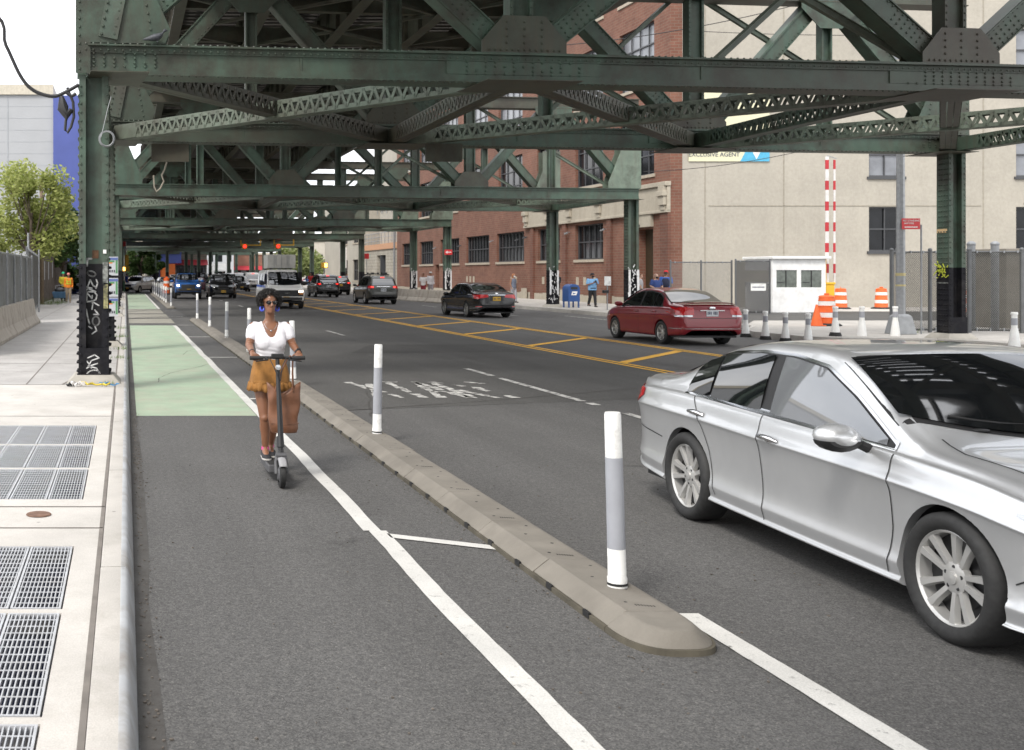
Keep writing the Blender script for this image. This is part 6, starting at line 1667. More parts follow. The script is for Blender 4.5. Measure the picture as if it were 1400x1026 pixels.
def fence(label, a, b, h, step, mat, extra_top=True, name='chain_link_fence', posts=.035):
    a, b = V(*a), V(*b); d = b - a; L = d.length; r = thing(name, label, 'fence', a, math.atan2(d.y, d.x))
    n = max(1, round(L / step))
    for i in range(n + 1):
        t = MB(); x = L * i / n; t.tube((x, 0, 0), (x, 0, h + .06), posts, n=10); t.sphere((x, 0, h + .06), posts * 1.15, 8, 5); t.build('post', m_fpost, r, smooth=True, ang=50)
    for z in ((.08, h) if extra_top else (h,)):
        t = MB(); t.tube((0, 0, z), (L, 0, z), .024, n=8); t.build('rail', m_fpost, r, smooth=True)
    t = MB(); t.add([(0, -.03, .05), (L, -.03, .05), (L, -.03, h), (0, -.03, h)], [(0, 1, 2, 3)]); t.build('wire_mesh', mat, r)
    t = MB()
    for i in range(int(L / .33)):
        x = (i + .5) * .33; t.box((x, -.035, h), (.03, .05, .07)); t.box((x, -.035, .1), (.025, .05, .09))
    t.build('tie_clips', m_galv, r)
    return r
fence('grey chain-link fence from the brick corner to the guard booth', (22.7, 44.2, RS), (25.25, 44.2, RS), 2.15, 1.27, m_chain)
fence('dark grey mesh gate beside the white guard booth, with white notice plate', (25.3, 44.0, RS), (26.72, 44.0, RS), 2.2, 1.42, m_gate, name='mesh_gate')
t = MB(); t.box((26.2, 43.93, 1.12 + RS), (.62, .02, .30)); o = t.build('notice_plate', m_white); tag(o, 'small white notice plate on the mesh gate left of the booth', 'notice')
t = MB()
for q in range(9): t.box((25.97 + q * .055, 43.915, 1.12 + RS), (.035, .006, .05))
t.build('notice_text', m_plateink, o)
fence('near right chain-link fence between the steel pole and the green column', (21.95, 30.4, RS), (24.0, 30.2, RS), 2.3, .9, m_chain2, posts=.05)
fence('right chain-link fence beyond the green column reaching the frame edge', (24.02, 30.2, RS), (29.0, 29.0, RS), 2.3, 1.25, m_chain2, posts=.055)
for i, x in enumerate((24.95, 25.65, 22.85)):
    t = MB(); t.tube((0, 0, 0), (0, 0, 2.55 if i < 2 else 2.4), .10, n=16); t.sphere((0, 0, 2.55 if i < 2 else 2.4), .115, 12, 8, (1, 1, .8)); o = t.build('bollard', M('bollard_grey', (.25, .26, .27), .5, .3, var=.15), smooth=True, ang=50, loc=(x, 31.3, RS))
    tag(o, ['tall capped grey steel post behind the fence, left of a close pair', 'tall capped grey steel post behind the fence, right of a close pair', 'tall capped grey steel post behind the fence, beside the steel pole'][i], 'steel post')
# parked dark machine behind the fence at the right edge
bx = thing('utility_cabinet', 'large grey steel plant cabinet with a window behind the right fence', 'cabinet', (28.3, 33.0, RS))
t = MB(); t.box2((-1.4, -.6, 0), (1.4, .6, 2.35)); t.box2((-1.5, -.7, 2.35), (1.5, .7, 2.45)); t.build('wall', M('plant_grey', (.22, .20, .17), .6, .2, var=.2, dirt=(.1, .08, .06), damt=.6), bx, bevel=.02)
t = MB(); t.box2((-.9, -.64, 1.25), (-.2, -.605, 1.95)); w = t.build('window_frame', m_fpost, bx); t = MB(); t.box2((-.82, -.65, 1.32), (-.28, -.642, 1.88)); t.build('pane', M('booth_glass2', (.3, .29, .26), .2), w)

# steel pole with sign
lp = thing('steel_pole', 'tall grey octagonal steel street pole on a tapered square base', 'pole', (21.55, 29.5, RS))
t = MB(); t.tube((0, 0, .5), (0, 0, 5.62), .115, .095, 8); t.build('pole', m_galv, lp, smooth=True, ang=30)
t = MB(); t.loft([[V(x * a, y * a, z) for x, y in ((-1, -1), (1, -1), (1, 1), (-1, 1))] for z, a in ((0, .27), (.08, .26), (.50, .19), (.56, .13))]); t.build('base', M('base_grey', (.26, .27, .28), .6, .2, var=.15), lp, bevel=.02)
t = MB(); t.tube((0, 0, 5.62), (0, 0, 5.68), .11, .06, 8); t.build('pole_cap', m_galv, lp)
t = MB(); t.tube((0, 0, 1.33), (0, 0, 1.38), .119, n=8); t.tube((0, 0, 1.62), (0, 0, 1.70), .118, n=8); t.build('tape_band', M('pale_tape', (.5, .42, .2), .6), lp)
sg = thing('parking_sign', 'red parking regulation sign with white lettering on the steel pole', 'sign', (21.72, 29.34, 3.22))
t = MB(); t.box((0, 0, 0), (.50, .012, .30)); t.build('sign_plate', m_signred, sg)
place_text('NO STANDING', .066, m_bandw, sg, (0, -.008, .085), (PI / 2, 0, 0)); place_text('ANYTIME', .066, m_bandw, sg, (-.06, -.008, .01), (PI / 2, 0, 0))
t = MB(); t.box((0, -.008, -.09), (.36, .004, .025)); t.build('arrow', m_bandw, sg)
t = MB(); t.tube((22.05, 29.4, RS), (22.05, 29.4, 3.2), .022, n=8); o = t.build('sign_pole', m_galv, smooth=True); tag(o, 'thin bare sign pole standing beside the steel pole', 'pole')

# mailbox
mbx = thing('mailbox', 'blue domed street mailbox with white emblem on four legs', 'mailbox', (22.0, 52.4, RS), .12)
m_mblue = M('mail_blue', (.02, .065, .21), .4, var=.1, dirt=(.05, .07, .1), damt=.3)
t = MB(); pr = [(-.30, .30), (-.30, .92)] + [(-.30 * math.cos(a), .92 + .24 * math.sin(a)) for a in [PI * q / 10 for q in range(1, 10)]] + [(.30, .92), (.30, .30)]
t.prism(pr, -.28, .28, lambda u, v, w: (u, w, v)); t.build('box', m_mblue, mbx, smooth=True, ang=30)
for x in (-.25, .25):
    for y in (-.24, .24): t = MB(); t.box((x, y, .15), (.06, .06, .30)); t.build('leg', m_mblue, mbx)
t = MB(); t.box((0, -.285, .96), (.34, .012, .12)); t.build('slot', m_plasticblk, mbx)
t = MB(); t.prism([(-.15, .62), (.12, .62), (.17, .80), (-.10, .80)], -.284, -.288, lambda u, v, w: (u, w, v)); t.m = 1; t.prism([(-.08, .66), (.10, .70), (-.06, .74)], -.2885, -.291, lambda u, v, w: (u, w, v)); t.build('emblem', [m_bandw, m_mblue], mbx)
# small signs and meters
def post_sign(name, label, cat, x, y, h, plate, mat, z0=RS, arrow=False):
    r = thing(name, label, cat, (x, y, z0)); t = MB(); t.tube((0, 0, 0), (0, 0, h), .028, n=8); t.build('pole', m_galv, r, smooth=True)
    t = MB(); t.box((0, -.035, h - plate[1] / 2), (plate[0], .014, plate[1])); p = t.build('sign_plate', mat, r)
    return r
ps = post_sign('meter_sign', 'small white sign on a short post by the kerb ahead of the red sedan', 'sign', 22.2, 48.9, 1.55, (.30, .42), m_white)
t = MB(); t.box((-.1, -.05, .85), (.26, .16, .14)); t.build('meter_box', m_plasticblk, ps, bevel=.02)
cs = thing('parking_sign', 'red one-way parking sign with white arrow on a green column', 'sign', (21.35, 70.2, 3.25))
t = MB(); t.box((0, 0, 0), (.52, .014, .34)); t.build('sign_plate', m_signred, cs); t = MB(); t.box((.06, -.01, 0), (.26, .004, .06)); t.prism([(-.2, 0), (-.06, .1), (-.06, -.1)], -.009, -.012, lambda u, v, w: (u, w, v)); t.build('arrow', m_bandw, cs)
post_sign('parking_sign', 'small red sign on a post left of the far concrete building door', 'sign', 22.6, 99.5, 3.55, (.42, .5), m_signred)
# jersey barriers
m_jersey = M('barrier_concrete', (.42, .38, .33), .9, var=.1, scale=2, dirt=(.2, .17, .14), dscale=2.5, damt=.6, bmp=.2)
JP = [(-.30, 0), (-.30, .08), (-.17, .30), (-.09, .80), (.09, .80), (.17, .30), (.30, .08), (.30, 0)]
def jersey(label, a, b, src=None, sc=1.0, group=None):
    a, b = V(*a), V(*b); d = b - a; L = d.length; t = MB(); t.prism([(p[0] * sc, p[1] * sc) for p in JP], 0.01, L - .01, lambda u, v, w: (w, -u, v))
    o = t.build('concrete_barrier', m_jersey, loc=a, bevel=.015); o.rotation_euler = (0, 0, math.atan2(d.y, d.x)); return tag(o, label, 'barrier', group)
jersey('pale concrete barrier segment nearest the black sedan by the right kerb', (19.7, 64.4, 0), (19.4, 67.6, 0), sc=1.0, group='concrete barriers by the right kerb')
jersey('pale concrete barrier segment behind the first, beside the grey suv', (19.38, 67.7, 0), (19.05, 71, 0), group='concrete barriers by the right kerb')
jersey('farthest pale concrete barrier segment, hidden by the grey suv', (19.03, 71.1, 0), (18.7, 74.4, 0), group='concrete barriers by the right kerb')
yb = 21.5; i = 0
m_panel = M('grey_fence_panel', (.24, .255, .26), .4, .3, var=.12, scale=2, dirt=(.1, .1, .09), dscale=1.5, damt=.5)
for i, (ya, yb, lb) in enumerate(((21.6, 25.3, 'nearest'), (25.35, 29.1, 'second'), (29.15, 32.9, 'third'), (32.95, 36.7, 'farthest'))):
    jersey(f'{lb} stained concrete barrier under the grey panels on the left pavement edge', (-3.28, yb, SW), (-3.28, ya, SW), sc=1.06, group='concrete barriers under the left fence')
    f = thing('fence_panel', f'{lb} grey corrugated metal fence panel standing on the left barriers', 'fence panel', (-3.30, ya, SW + .62), 0, 'grey fence panels on the left barriers')
    t = MB(); n = 46; rgs = []
    for z in (0, 1.62): rgs.append([V(.012 * (1 if q % 2 else -1), lerp(.03, 3.7, q / n), z) for q in range(n + 1)])
    t.loft(rgs, False, False); s_ = t.build('sheet', m_panel, f); s_.modifiers.new('t', 'SOLIDIFY').thickness = .006
    for y in (.02, 1.86, 3.72): t = MB(); t.tube((.05, y, -.1), (.05, y, 1.72), .028, n=8); t.build('post', m_galv, f, smooth=True)
    t = MB(); t.tube((.04, 0, 1.64), (.04, 3.74, 1.64), .024, n=8); t.build('rail', m_galv, f)
# old board fence, poles, pipes
m_board = M('weathered_boards', (.13, .105, .085), .9, var=.35, scale=4, dirt=(.05, .04, .035), dscale=1.2, damt=.7)
bf = thing('board_fence', 'tall dark weathered board fence behind the workers', 'fence', (-4.9, 57.5, SW))
t = MB(); y = 0
while y < 40: h = 3.0 + rr.uniform(-.05, .05) - y * .008; t.box((rr.uniform(-.01, .01), y + .14, h / 2), (.03, .27, h)); y += .285
t.build('boards', m_board, bf)
for y in range(0, 41, 4): t = MB(); t.box((-.08, y, 1.5), (.1, .1, 3.0)); t.build('post', m_board, bf)
t = MB()
for y in (.9, 3.1, 6.2, 9.5, 13): t.box((.022, y, 1.9 + .2 * math.sin(y)), (.006, .5, 1.1))
t.build('poster', m_paper, bf)
fence('rusty chain-link fence between the grey panels and the board fence', (-3.6, 38.5, SW), (-4.7, 57, SW), 2.6, 3.1, m_chain2)
fence('chain-link fence along the left lot behind the grey panels', (-6.2, 30, 0), (-6.6, 56, 0), 2.9, 3.7, m_chain)
def pole(label, x, y, h, r0, mat, name='utility_pole'):
    t = MB(); t.tube((0, 0, 0), (0, 0, h), r0, r0 * .75, 10); o = t.build(name, mat, loc=(x, y, 0), smooth=True, ang=50); return tag(o, label, 'pole')
pole('brown wooden utility pole rising through the left tree crown', -4.72, 59.4, 7.1, .14, m_wood)
pole('pale metal pipe post behind the left fence, taller one', -4.1, 44.6, 3.55, .06, m_galv, 'pipe_post'); pole('pale metal pipe post behind the left fence, shorter one', -3.85, 47, 2.9, .05, m_galv, 'pipe_post')
up = pole('wooden utility pole outside the left frame carrying the thick cable', -9.5, 15.5, 9.5, .15, m_wood)
# cart
ct = thing('hand_cart', 'small blue two-wheeled cart pushed by the worker', 'cart', (-3.95, 63.4, SW))
t = MB(); t.loft([[V(x * a, y * a * 1.2, z) for x, y in ((-1, -1), (1, -1), (1, 1), (-1, 1))] for z, a in ((.25, .32), (.62, .44))]); t.build('tub', M('cart_blue', (.10, .22, .38), .5, var=.15), ct, bevel=.02)
for s in (-1, 1): t = MB().lathe([(.0005, -.03), (.14, -.03), (.16, 0), (.14, .03), (.0005, .03)], 18, (s * .40, .1, .16), Matrix.Rotation(PI / 2, 3, 'Y')); t.build('wheel', m_tyre, ct, smooth=True)
t = MB(); t.path([(-.3, .4, .6), (-.3, .95, .98), (.3, .95, .98), (.3, .4, .6)], .02, 8); t.build('handle', m_galv, ct); t = MB(); t.sphere((0, 0, .68), .33, 10, 7, (1, 1.1, .6)); t.build('rubbish_sack', m_plasticblk, ct, smooth=True)

# crumpled tape at the column foot
tp = thing('crumpled_tape', 'crumpled yellow and blue strip of plastic tape on the pavement by the column', 'litter', (-.62, 16.12, SW + .012))
rt = random.Random(5)
for nm, mt, x0, x1, w in (('yellow_strip', M('tape_yellow', (.55, .42, .02), .5), -.12, .38, .035), ('blue_strip', M('tape_blue', (.05, .2, .4), .5), .22, .52, .02), ('white_wad', m_bandw, -.20, -.02, .05), ('dark_wad', m_plasticblk, -.28, -.12, .04)):
    t = MB(); pts = [V(lerp(x0, x1, q / 9), rt.uniform(-.05, .05), rt.uniform(.005, .05)) for q in range(10)]; t.path(pts, [w * rt.uniform(.3, .7) for _ in pts], 5); t.build(nm, mt, tp)
# weeds along the kerb joint
gw = MB(); rw = random.Random(9)
for cx, cy, n, s in ((-.30, 16.35, 50, .09), (-.12, 21.5, 40, .10), (-.12, 24.0, 40, .12), (-.12, 28.6, 46, .14), (-.15, 33, 40, .15), (-4.2, 58.5, 160, .5), (-3.9, 60.5, 120, .4), (-3.2, 36.9, 60, .2), (21.9, 27.6, 60, .09), (22.3, 30.2, 80, .15)):
    for i in range(n):
        x, y = cx + rw.gauss(0, s * .8), cy + rw.gauss(0, s * 1.2); h = s * rw.uniform(.3, 1.0); a = rw.uniform(0, 2 * PI); dx, dy = math.cos(a), math.sin(a); z = SW if x < 5 else RS
        gw.add([(x, y, z), (x + dy * .012, y - dx * .012, z), (x + dx * h * .5, y + dy * h * .5, z + h)], [(0, 1, 2)])
o = gw.build('weeds', M('weed_green', (.10, .16, .035), .8, var=.3)); tag(o, 'small green weeds growing in the pavement joints and fence foot', 'weeds', kind='stuff')
# pigeon on the front girder
pg = thing('pigeon', 'dark pigeon sitting on the front girder near its left end', 'pigeon', (.47, 16.55 + .97 * SK - .12, ZT + .045))
t = MB(); t.loft([[V(x, math.cos(a) * r_, z + math.sin(a) * r_ * .9) for a in [2 * PI * q / 10 for q in range(10)]] for x, z, r_ in ((-.20, .05, .012), (-.12, .065, .035), (-.04, .08, .062), (.05, .095, .062), (.10, .13, .038), (.115, .17, .030), (.135, .19, .030), (.16, .19, .018), (.185, .183, .004))])
for s in (-.02, .02): t.tube((0.02, s, 0), (0.02, s, .05), .006)
t.build('body', M('pigeon_grey', (.05, .055, .065), .6, var=.4, scale=20), pg, smooth=True, ang=60)
# cables
def cable(name, label, pts, r=.02, mat=None, sag=0):
    pts = [V(*p) for p in pts]; P = []
    if len(pts) == 2:
        for i in range(25): t = i / 24; p = pts[0].lerp(pts[1], t); p.z -= sag * 4 * t * (1 - t); P.append(p)
    else:
        for i in range(len(pts) - 1):
            p0, p1, p2, p3 = pts[max(i - 1, 0)], pts[i], pts[i + 1], pts[min(i + 2, len(pts) - 1)]
            for k in range(6):
                t = k / 6; P.append(.5 * ((2 * p1) + (p2 - p0) * t + (2 * p0 - 5 * p1 + 4 * p2 - p3) * t * t + (3 * p1 - p0 - 3 * p2 + p3) * t ** 3))
        P.append(pts[-1])
    t = MB(); t.path(P, r, 6); o = t.build(name, mat or m_cable, smooth=True); return tag(o, label, 'cable')
def pt(x, y, Y): return ((x - X0) * Y / F, Y, H - (y - Y0) * Y / F)
cable('power_cable', 'thick black cable sagging from the upper left to the first column', [(-9.4, 15.5, 9.2), (-4.5, 16.2, 6.9), pt(-20, 10, 16.5), pt(8, 62, 16.5), pt(28, 104, 16.5), pt(46, 124, 16.5), pt(72, 132, 16.5), pt(90, 126, 16.5), pt(108, 116, 16.5)], .03)
cl_ = thing('cable_splice', 'black cable splice box with hanging loop beside the first column', 'cable splice', (0, 0, 0))
t = MB(); t.path([V(*pt(x, y, 16.5)) for x, y in ((84, 132), (86, 148), (92, 158), (98, 150))], [.035, .09, .085, .04], 10); t.build('splice_box', m_cable, cl_, smooth=True)
t = MB(); t.path([V(*pt(x, y, 16.5)) for x, y in ((96, 150), (90, 165), (89, 178), (92, 182), (97, 174), (101, 160), (100, 140), (95, 128), (92, 120))], .022, 8); t.path([V(*pt(x, y, 16.5)) for x, y in ((90, 126), (98, 132), (104, 128))], .03, 8); t.build('loop', m_cable, cl_, smooth=True)
t = MB()
for k in range(4): t.path([V(*pt(146 + (9 + k * .7) * math.cos(a), 190 + (9.5 + k * .6) * math.sin(a), 16.45 + .01 * k)) for a in [2 * PI * q / 20 + k for q in range(21)]], .006, 5)
t.path([V(*pt(x, y, 16.45)) for x, y in ((152, 132), (147, 150), (141, 176), (138, 188))], .006, 5); o = t.build('wire_coil', m_galv, smooth=True); tag(o, 'coil of pale wire hung on the first column flange', 'wire coil')
t = MB(); Yc = 24.7; t.path([V(*pt(x, y, Yc)) for x, y in ((228, 222), (225, 232), (221, 240), (224, 248), (219, 258), (214, 262), (211, 256), (210, 240))], .02, 6); o = t.build('hanging_rope', M('pale_rope', (.3, .27, .22), .8), smooth=True); tag(o, 'pale frayed rope dangling from the second girder', 'rope')
cable('overhead_wire', 'thin wire rising across the cream wall to the upper right', [pt(770, 62, 50), pt(1145, -8, 45)], .02, sag=.3)
cable('overhead_wire', 'thin wire crossing below the banner on the cream wall', [pt(880, 235, 51.5), pt(1260, 160, 46)], .016, sag=.5)
cable('overhead_wire', 'thin level wire across the upper cream wall', [pt(936, 42, 51.5), pt(1250, 48, 51)], .016, sag=.1)
# dark boards hanging under the second girder belong to the railway
for x0, x1 in ((207, 258), (583, 630)):
    a, b = V(*pt(x0, 196, 25.1)), V(*pt(x1, 222, 25.3)); t = MB(); t.box((a + b) / 2 - VO, (abs(b.x - a.x), .05, abs(b.z - a.z))); t.build('board', m_steel_rust, VIA)
# signals
def signal_h(label, x, y, z, name='traffic_signal'):
    r = thing(name, label, 'traffic signal', (x, y, z)); t = MB(); t.box((.55, 0, .12), (1.9, .12, .10)); t.box((-.35, 0, .35), (.1, .1, .6)); t.box((1.5, 0, .35), (.1, .1, .6)); t.build('bracket', m_yellow, r)
    t = MB(); t.box((0, 0, 0), (.5, .32, .5)); t.build('housing', m_yellow, r, bevel=.03)
    t = MB(); t.lathe([(.0005, .02), (.14, .01), (.17, 0)], 16, (0, -.165, 0), Matrix.Rotation(PI / 2, 3, 'X')); t.build('lens', m_redlit, r, smooth=True)
    t = MB(); t.lathe([(.19, 0), (.19, .22)], 16, (0, -.165, .0), Matrix.Rotation(PI / 2, 3, 'X')); t.build('visor', m_yellow, r, smooth=True)
    return r
signal_h('left of two yellow signals hung under the viaduct, showing red', 11.25, 100.5, 4.40); signal_h('right of two yellow signals hung under the viaduct, showing red', 14.45, 100.8, 4.42)
sp_ = thing('signal_pole', 'signal pole at the far left corner with yellow heads and red sign', 'signal pole', (-.05, 104, SW))
t = MB(); t.tube((0, 0, 0), (0, 0, 5.0), .09, n=10); t.build('pole', m_galv, sp_, smooth=True)
t = MB(); t.box((.15, -.1, 3.0), (.35, .3, 1.05)); t.build('signal_head', m_yellow, sp_, bevel=.03)
t = MB(); t.box((.05, -.15, 2.15), (.75, .25, .5)); t.build('walk_signal', m_yellow, sp_, bevel=.03); t = MB(); t.box((-.14, -.28, 2.15), (.26, .02, .34)); t.build('walk_lamp', m_amberlit, sp_)
t = MB(); t.box((-.22, -.1, 4.75), (.55, .02, .75)); t.build('red_sign', m_signred, sp_); t = MB(); t.box((-.1, -.1, 1.6), (.5, .02, .3)); t.build('white_sign', m_white, sp_)
pw = thing('walk_signal', 'yellow pedestrian signal lit orange at the right of the crossing', 'pedestrian signal', (18.7, 100, .16)); t = MB(); t.tube((0, 0, 0), (0, 0, 2.9), .06, n=8); t.build('pole', m_galv, pw); t = MB(); t.box((0, -.1, 2.45), (.6, .3, .5)); t.build('housing', m_yellow, pw, bevel=.03); t = MB(); t.box((.12, -.26, 2.45), (.26, .02, .36)); t.build('walk_lamp', m_amberlit, pw)
ob = barrel(3.55, 92.5, 0, 'orange barrel at the far end beyond the green lane', b0); ob.scale = (1.15, 1.15, 1.5)
gb = thing('litter_bin', 'green litter bin by the far left signal pole', 'litter bin', (-.4, 97, SW)); t = MB(); t.lathe([(.0005, .02), (.3, .02), (.34, .95), (.28, 1.05), (.0005, 1.07)], 16); t.build('bin_body', M('bin_green', (.03, .13, .07), .5), gb, smooth=True, ang=40); t = MB(); t.lathe([(.36, .9), (.36, .97)], 16); t.build('rim', m_plasticblk, gb)
# ------------------------------------------------------------------ buildings
def wall_brick(name, c1, c2, mortar, axis='Y', sc=1.0):
    m, t, b = nt(name); b.inputs['Roughness'].default_value = .9
    tc = N(t, 'ShaderNodeTexCoord'); sx = N(t, 'ShaderNodeSeparateXYZ'); t.links.new(tc.outputs['Object'], sx.inputs[0])
    cb = N(t, 'ShaderNodeCombineXYZ'); ad = N(t, 'ShaderNodeMath', operation='ADD'); t.links.new(sx.outputs[0], ad.inputs[0]); t.links.new(sx.outputs[1], ad.inputs[1])
    t.links.new(ad.outputs[0], cb.inputs[0]); t.links.new(sx.outputs[2], cb.inputs[1])
    br = N(t, 'ShaderNodeTexBrick'); br.inputs['Scale'].default_value = 1; br.inputs['Brick Width'].default_value = .42 * sc; br.inputs['Row Height'].default_value = .15 * sc; br.inputs['Mortar Size'].default_value = .016 * sc
    br.inputs['Color1'].default_value = rgb(c1); br.inputs['Color2'].default_value = rgb(c2); br.inputs['Mortar'].default_value = rgb(mortar); t.links.new(cb.outputs[0], br.inputs['Vector'])
    n = noise_tex(t, .45, 8, .7); r = ramp(t, n.outputs[0], [(.3, (.72,) * 3), (.7, (1.18,) * 3)]); c = mixc(t, 1.0, br.outputs['Color'], r.outputs[0], 'MULTIPLY')
    n = noise_tex(t, 2.5, 8, .7); r = ramp(t, n.outputs[0], [(.35, (.85,) * 3), (.7, (1.1,) * 3)]); c = mixc(t, 1.0, c, r.outputs[0], 'MULTIPLY')
    t.links.new(c, b.inputs['Base Color']); MATS[name] = m; return m
m_brick = wall_brick('red_brick', (.165, .066, .043), (.20, .088, .058), (.19, .125, .092))
m_brick2 = wall_brick('dark_red_brick', (.135, .052, .034), (.165, .068, .046), (.155, .10, .075))
def stucco(name, col, dirt):
    m, t, b = nt(name); b.inputs['Roughness'].default_value = .92
    n = noise_tex(t, .35, 8, .7); c = ramp(t, n.outputs[0], [(.3, tuple(x * .85 for x in col)), (.7, tuple(min(1, x * 1.08) for x in col))]).outputs[0]
    tc = N(t, 'ShaderNodeTexCoord'); mp = N(t, 'ShaderNodeMapping'); mp.inputs['Scale'].default_value = (1.5, 1.5, .12); t.links.new(tc.outputs['Object'], mp.inputs['Vector'])
    s = noise_tex(t, 1.2, 8, .72, vec=mp.outputs[0]); r = ramp(t, s.outputs[0], [(.5, (0, 0, 0)), (.75, (.38,) * 3)]); c = mixc(t, r.outputs[0], c, dirt)
    f = noise_tex(t, 6, 8, .75); r = ramp(t, f.outputs[0], [(.35, (.90,) * 3), (.65, (1.06,) * 3)]); c = mixc(t, 1.0, c, r.outputs[0], 'MULTIPLY')
    t.links.new(c, b.inputs['Base Color']); bump(t, b, f.outputs[0], .2, .02); MATS[name] = m; return m
m_cream = stucco('cream_render', (.40, .372, .318), (.31, .285, .24)); m_stone = stucco('cream_stone', (.40, .36, .29), (.26, .22, .17)); m_peach = M('peach_fascia', (.48, .27, .16), .8)
m_block = wall_brick('pale_block', (.36, .33, .28), (.40, .37, .31), (.28, .26, .22), sc=2.2)
m_win = M('building_glass', (.010, .011, .013), .12, var=.5, scale=.8, spec=.3); m_winpale = M('screened_glass', (.20, .21, .23), .25, var=.25, scale=1.2); m_frame = M('window_frame_dark', (.055, .057, .062), .5)
m_sill = M('sill_stone', (.38, .33, .26), .8)

def facade(parent, X, y0, y1, z0, z1, thick, openings, mat, name='wall', dirn=-1, axis='X'):
    """wall in the plane X (thickness away from the street), with real openings: list of (y0,y1,z0,z1)"""
    ys = sorted(set([y0, y1] + [o[0] for o in openings] + [o[1] for o in openings])); zs = sorted(set([z0, z1] + [o[2] for o in openings] + [o[3] for o in openings]))
    mb = MB()
    for ya, yb in zip(ys[:-1], ys[1:]):
        run = None
        for za, zb in list(zip(zs[:-1], zs[1:])) + [(None, None)]:
            hole = za is None or any(o[0] <= ya + 1e-6 and o[1] >= yb - 1e-6 and o[2] <= za + 1e-6 and o[3] >= zb - 1e-6 for o in openings)
            if hole:
                if run: (mb.box2((X, ya, run[0]), (X + thick, yb, run[1])) if axis == 'X' else mb.box2((ya, X, run[0]), (yb, X + thick, run[1]))); run = None
            else: run = (run[0], zb) if run else (za, zb)
    return mb.build(name, mat, parent)
def window(parent, X, y0, y1, z0, z1, nx, nz, axis='X', glass=None, sill=True, deep=.22, split=None):
    P = (lambda d, y, z: (X + d, y, z)) if axis == 'X' else (lambda d, y, z: (y, X + d, z))
    mb = MB(); fw = .07
    def bx(d0, d1, a0, a1, b0, b1, m=mb): m.box2(P(d0, a0, b0), P(d1, a1, b1))
    bx(deep - .05, deep + .03, y0, y0 + fw, z0, z1); bx(deep - .05, deep + .03, y1 - fw, y1, z0, z1); bx(deep - .05, deep + .03, y0 + fw, y1 - fw, z0, z0 + fw); bx(deep - .05, deep + .03, y0 + fw, y1 - fw, z1 - fw, z1)
    for i in range(1, nx): y = lerp(y0, y1, i / nx); bx(deep - .03, deep + .02, y - .025, y + .025, z0 + fw, z1 - fw)
    for i in range(1, nz): z = lerp(z0, z1, i / nz); bx(deep - .034, deep + .016, y0 + fw, y1 - fw, z - .035, z + .035)
    w = mb.build('window', m_frame, parent)
    mb = MB(); bx(deep + .04, deep + .06, y0, y1, z0, z1, mb); mb.build('pane', glass or m_win, w)
    if sill: mb = MB(); bx(-.07, deep - .05, y0 - .12, y1 + .12, z0 - .16, z0 - .002, mb); mb.build('sill', m_sill, w)
    return w
# --- brick building along the right pavement
brk = thing('brick_building', 'long red brick warehouse with dark gridded windows and a cream stone band', 'building', (27, 52.6, 0)); O = V(27, 52.6, 0)
gw_ = [(60.0, 63.7), (66.0, 69.5), (71.9, 77.2), (78.8, 84.1), (85.9, 91.0), (93.2, 97.4), (100.2, 103.6)]
op = [(a - 52.6, b - 52.6, 2.66, 4.72) for a, b in gw_] + [(54.3 - 52.6, 55.9 - 52.6, .1, 4.15), (91.4 - 52.6, 92.5 - 52.6, .1, 2.6)]
up_ = []
for z0, z1 in ((6.95, 10.0), (11.6, 14.8), (16.4, 19.4)):
    for a, b in [(54.2, 58.0), (60.0, 63.7), (66.0, 69.6), (72.2, 76.8), (79.1, 83.8), (86.2, 90.6), (93.2, 97.4), (99.6, 103.6)]: up_.append((a - 52.6, b - 52.6, z0, z1))
facade(brk, 0, 0, 53, 0, 21.5, .6, op + up_, m_brick)
mb = MB(); mb.box2((.6, .7, 0), (13, 53, 21.3)); mb.build('inner_block', m_frame, brk)
for i, (a, b) in enumerate(gw_):
    w = window(brk, 0, a - 52.6, b - 52.6, 2.66, 4.72, max(3, int((b - a) / .62)), 2)
    if i in (2, 3, 4, 0):       # things stacked inside behind the glass
        mb = MB(); mats = [m_yellow, M('inside_grey', (.16, .17, .2), .7), M('inside_dark', (.04, .045, .06), .7)]
        for q in range(9): mb.m = (q * 7 + i) % 3 if i in (2, 3) else 1; y = lerp(a - 52.4, b - 52.8, q / 8); mb.box((.274, y, 2.8 + .45), (.012, .16, .75 + .2 * math.sin(q * 3)))
        mb.build('stacked_goods', mats, w)
for a, b, z0, z1 in up_: window(brk, 0, a, b, z0, z1, 4, 3, glass=m_winpale if z0 > 11 else m_win)
mb = MB(); mb.box2((-.16, 1.65, 4.25), (-.0, 3.4, 4.93)); mb.build('door_lintel', m_stone, brk)
mb = MB(); mb.box2((.40, 1.7, .1), (.45, 3.3, 4.15)); mb.build('entrance_door', M('brown_door', (.035, .024, .012), .5, var=.3), brk)
mb = MB(); mb.box2((-.18, -.05, 4.95), (0, 18.9, 6.2)); mb.box2((-.30, -.1, 6.2), (0, 18.95, 6.42)); mb.box2((-.22, -.05, 4.88), (0, 18.9, 5.02))
for y in (.3, 3.9, 7.5, 11.5, 14.8, 18.4):
    mb.box2((-.34, y - .28, 5.25), (-.18, y + .28, 6.2)); mb.box2((-.42, y - .34, 5.7), (-.18, y + .34, 5.95)); mb.box2((-.26, y - .2, 5.0), (-.18, y + .2, 5.25))
mb.build('stone_band', m_stone, brk, bevel=.02)
mb = MB()
for y in (-.05, 3.5, 6.2, 12.2, 17.4): mb.box2((-.14, y, .0), (0, y + (.5 if y > 0 else .8), 4.88))
mb.build('pilaster', m_brick2, brk)
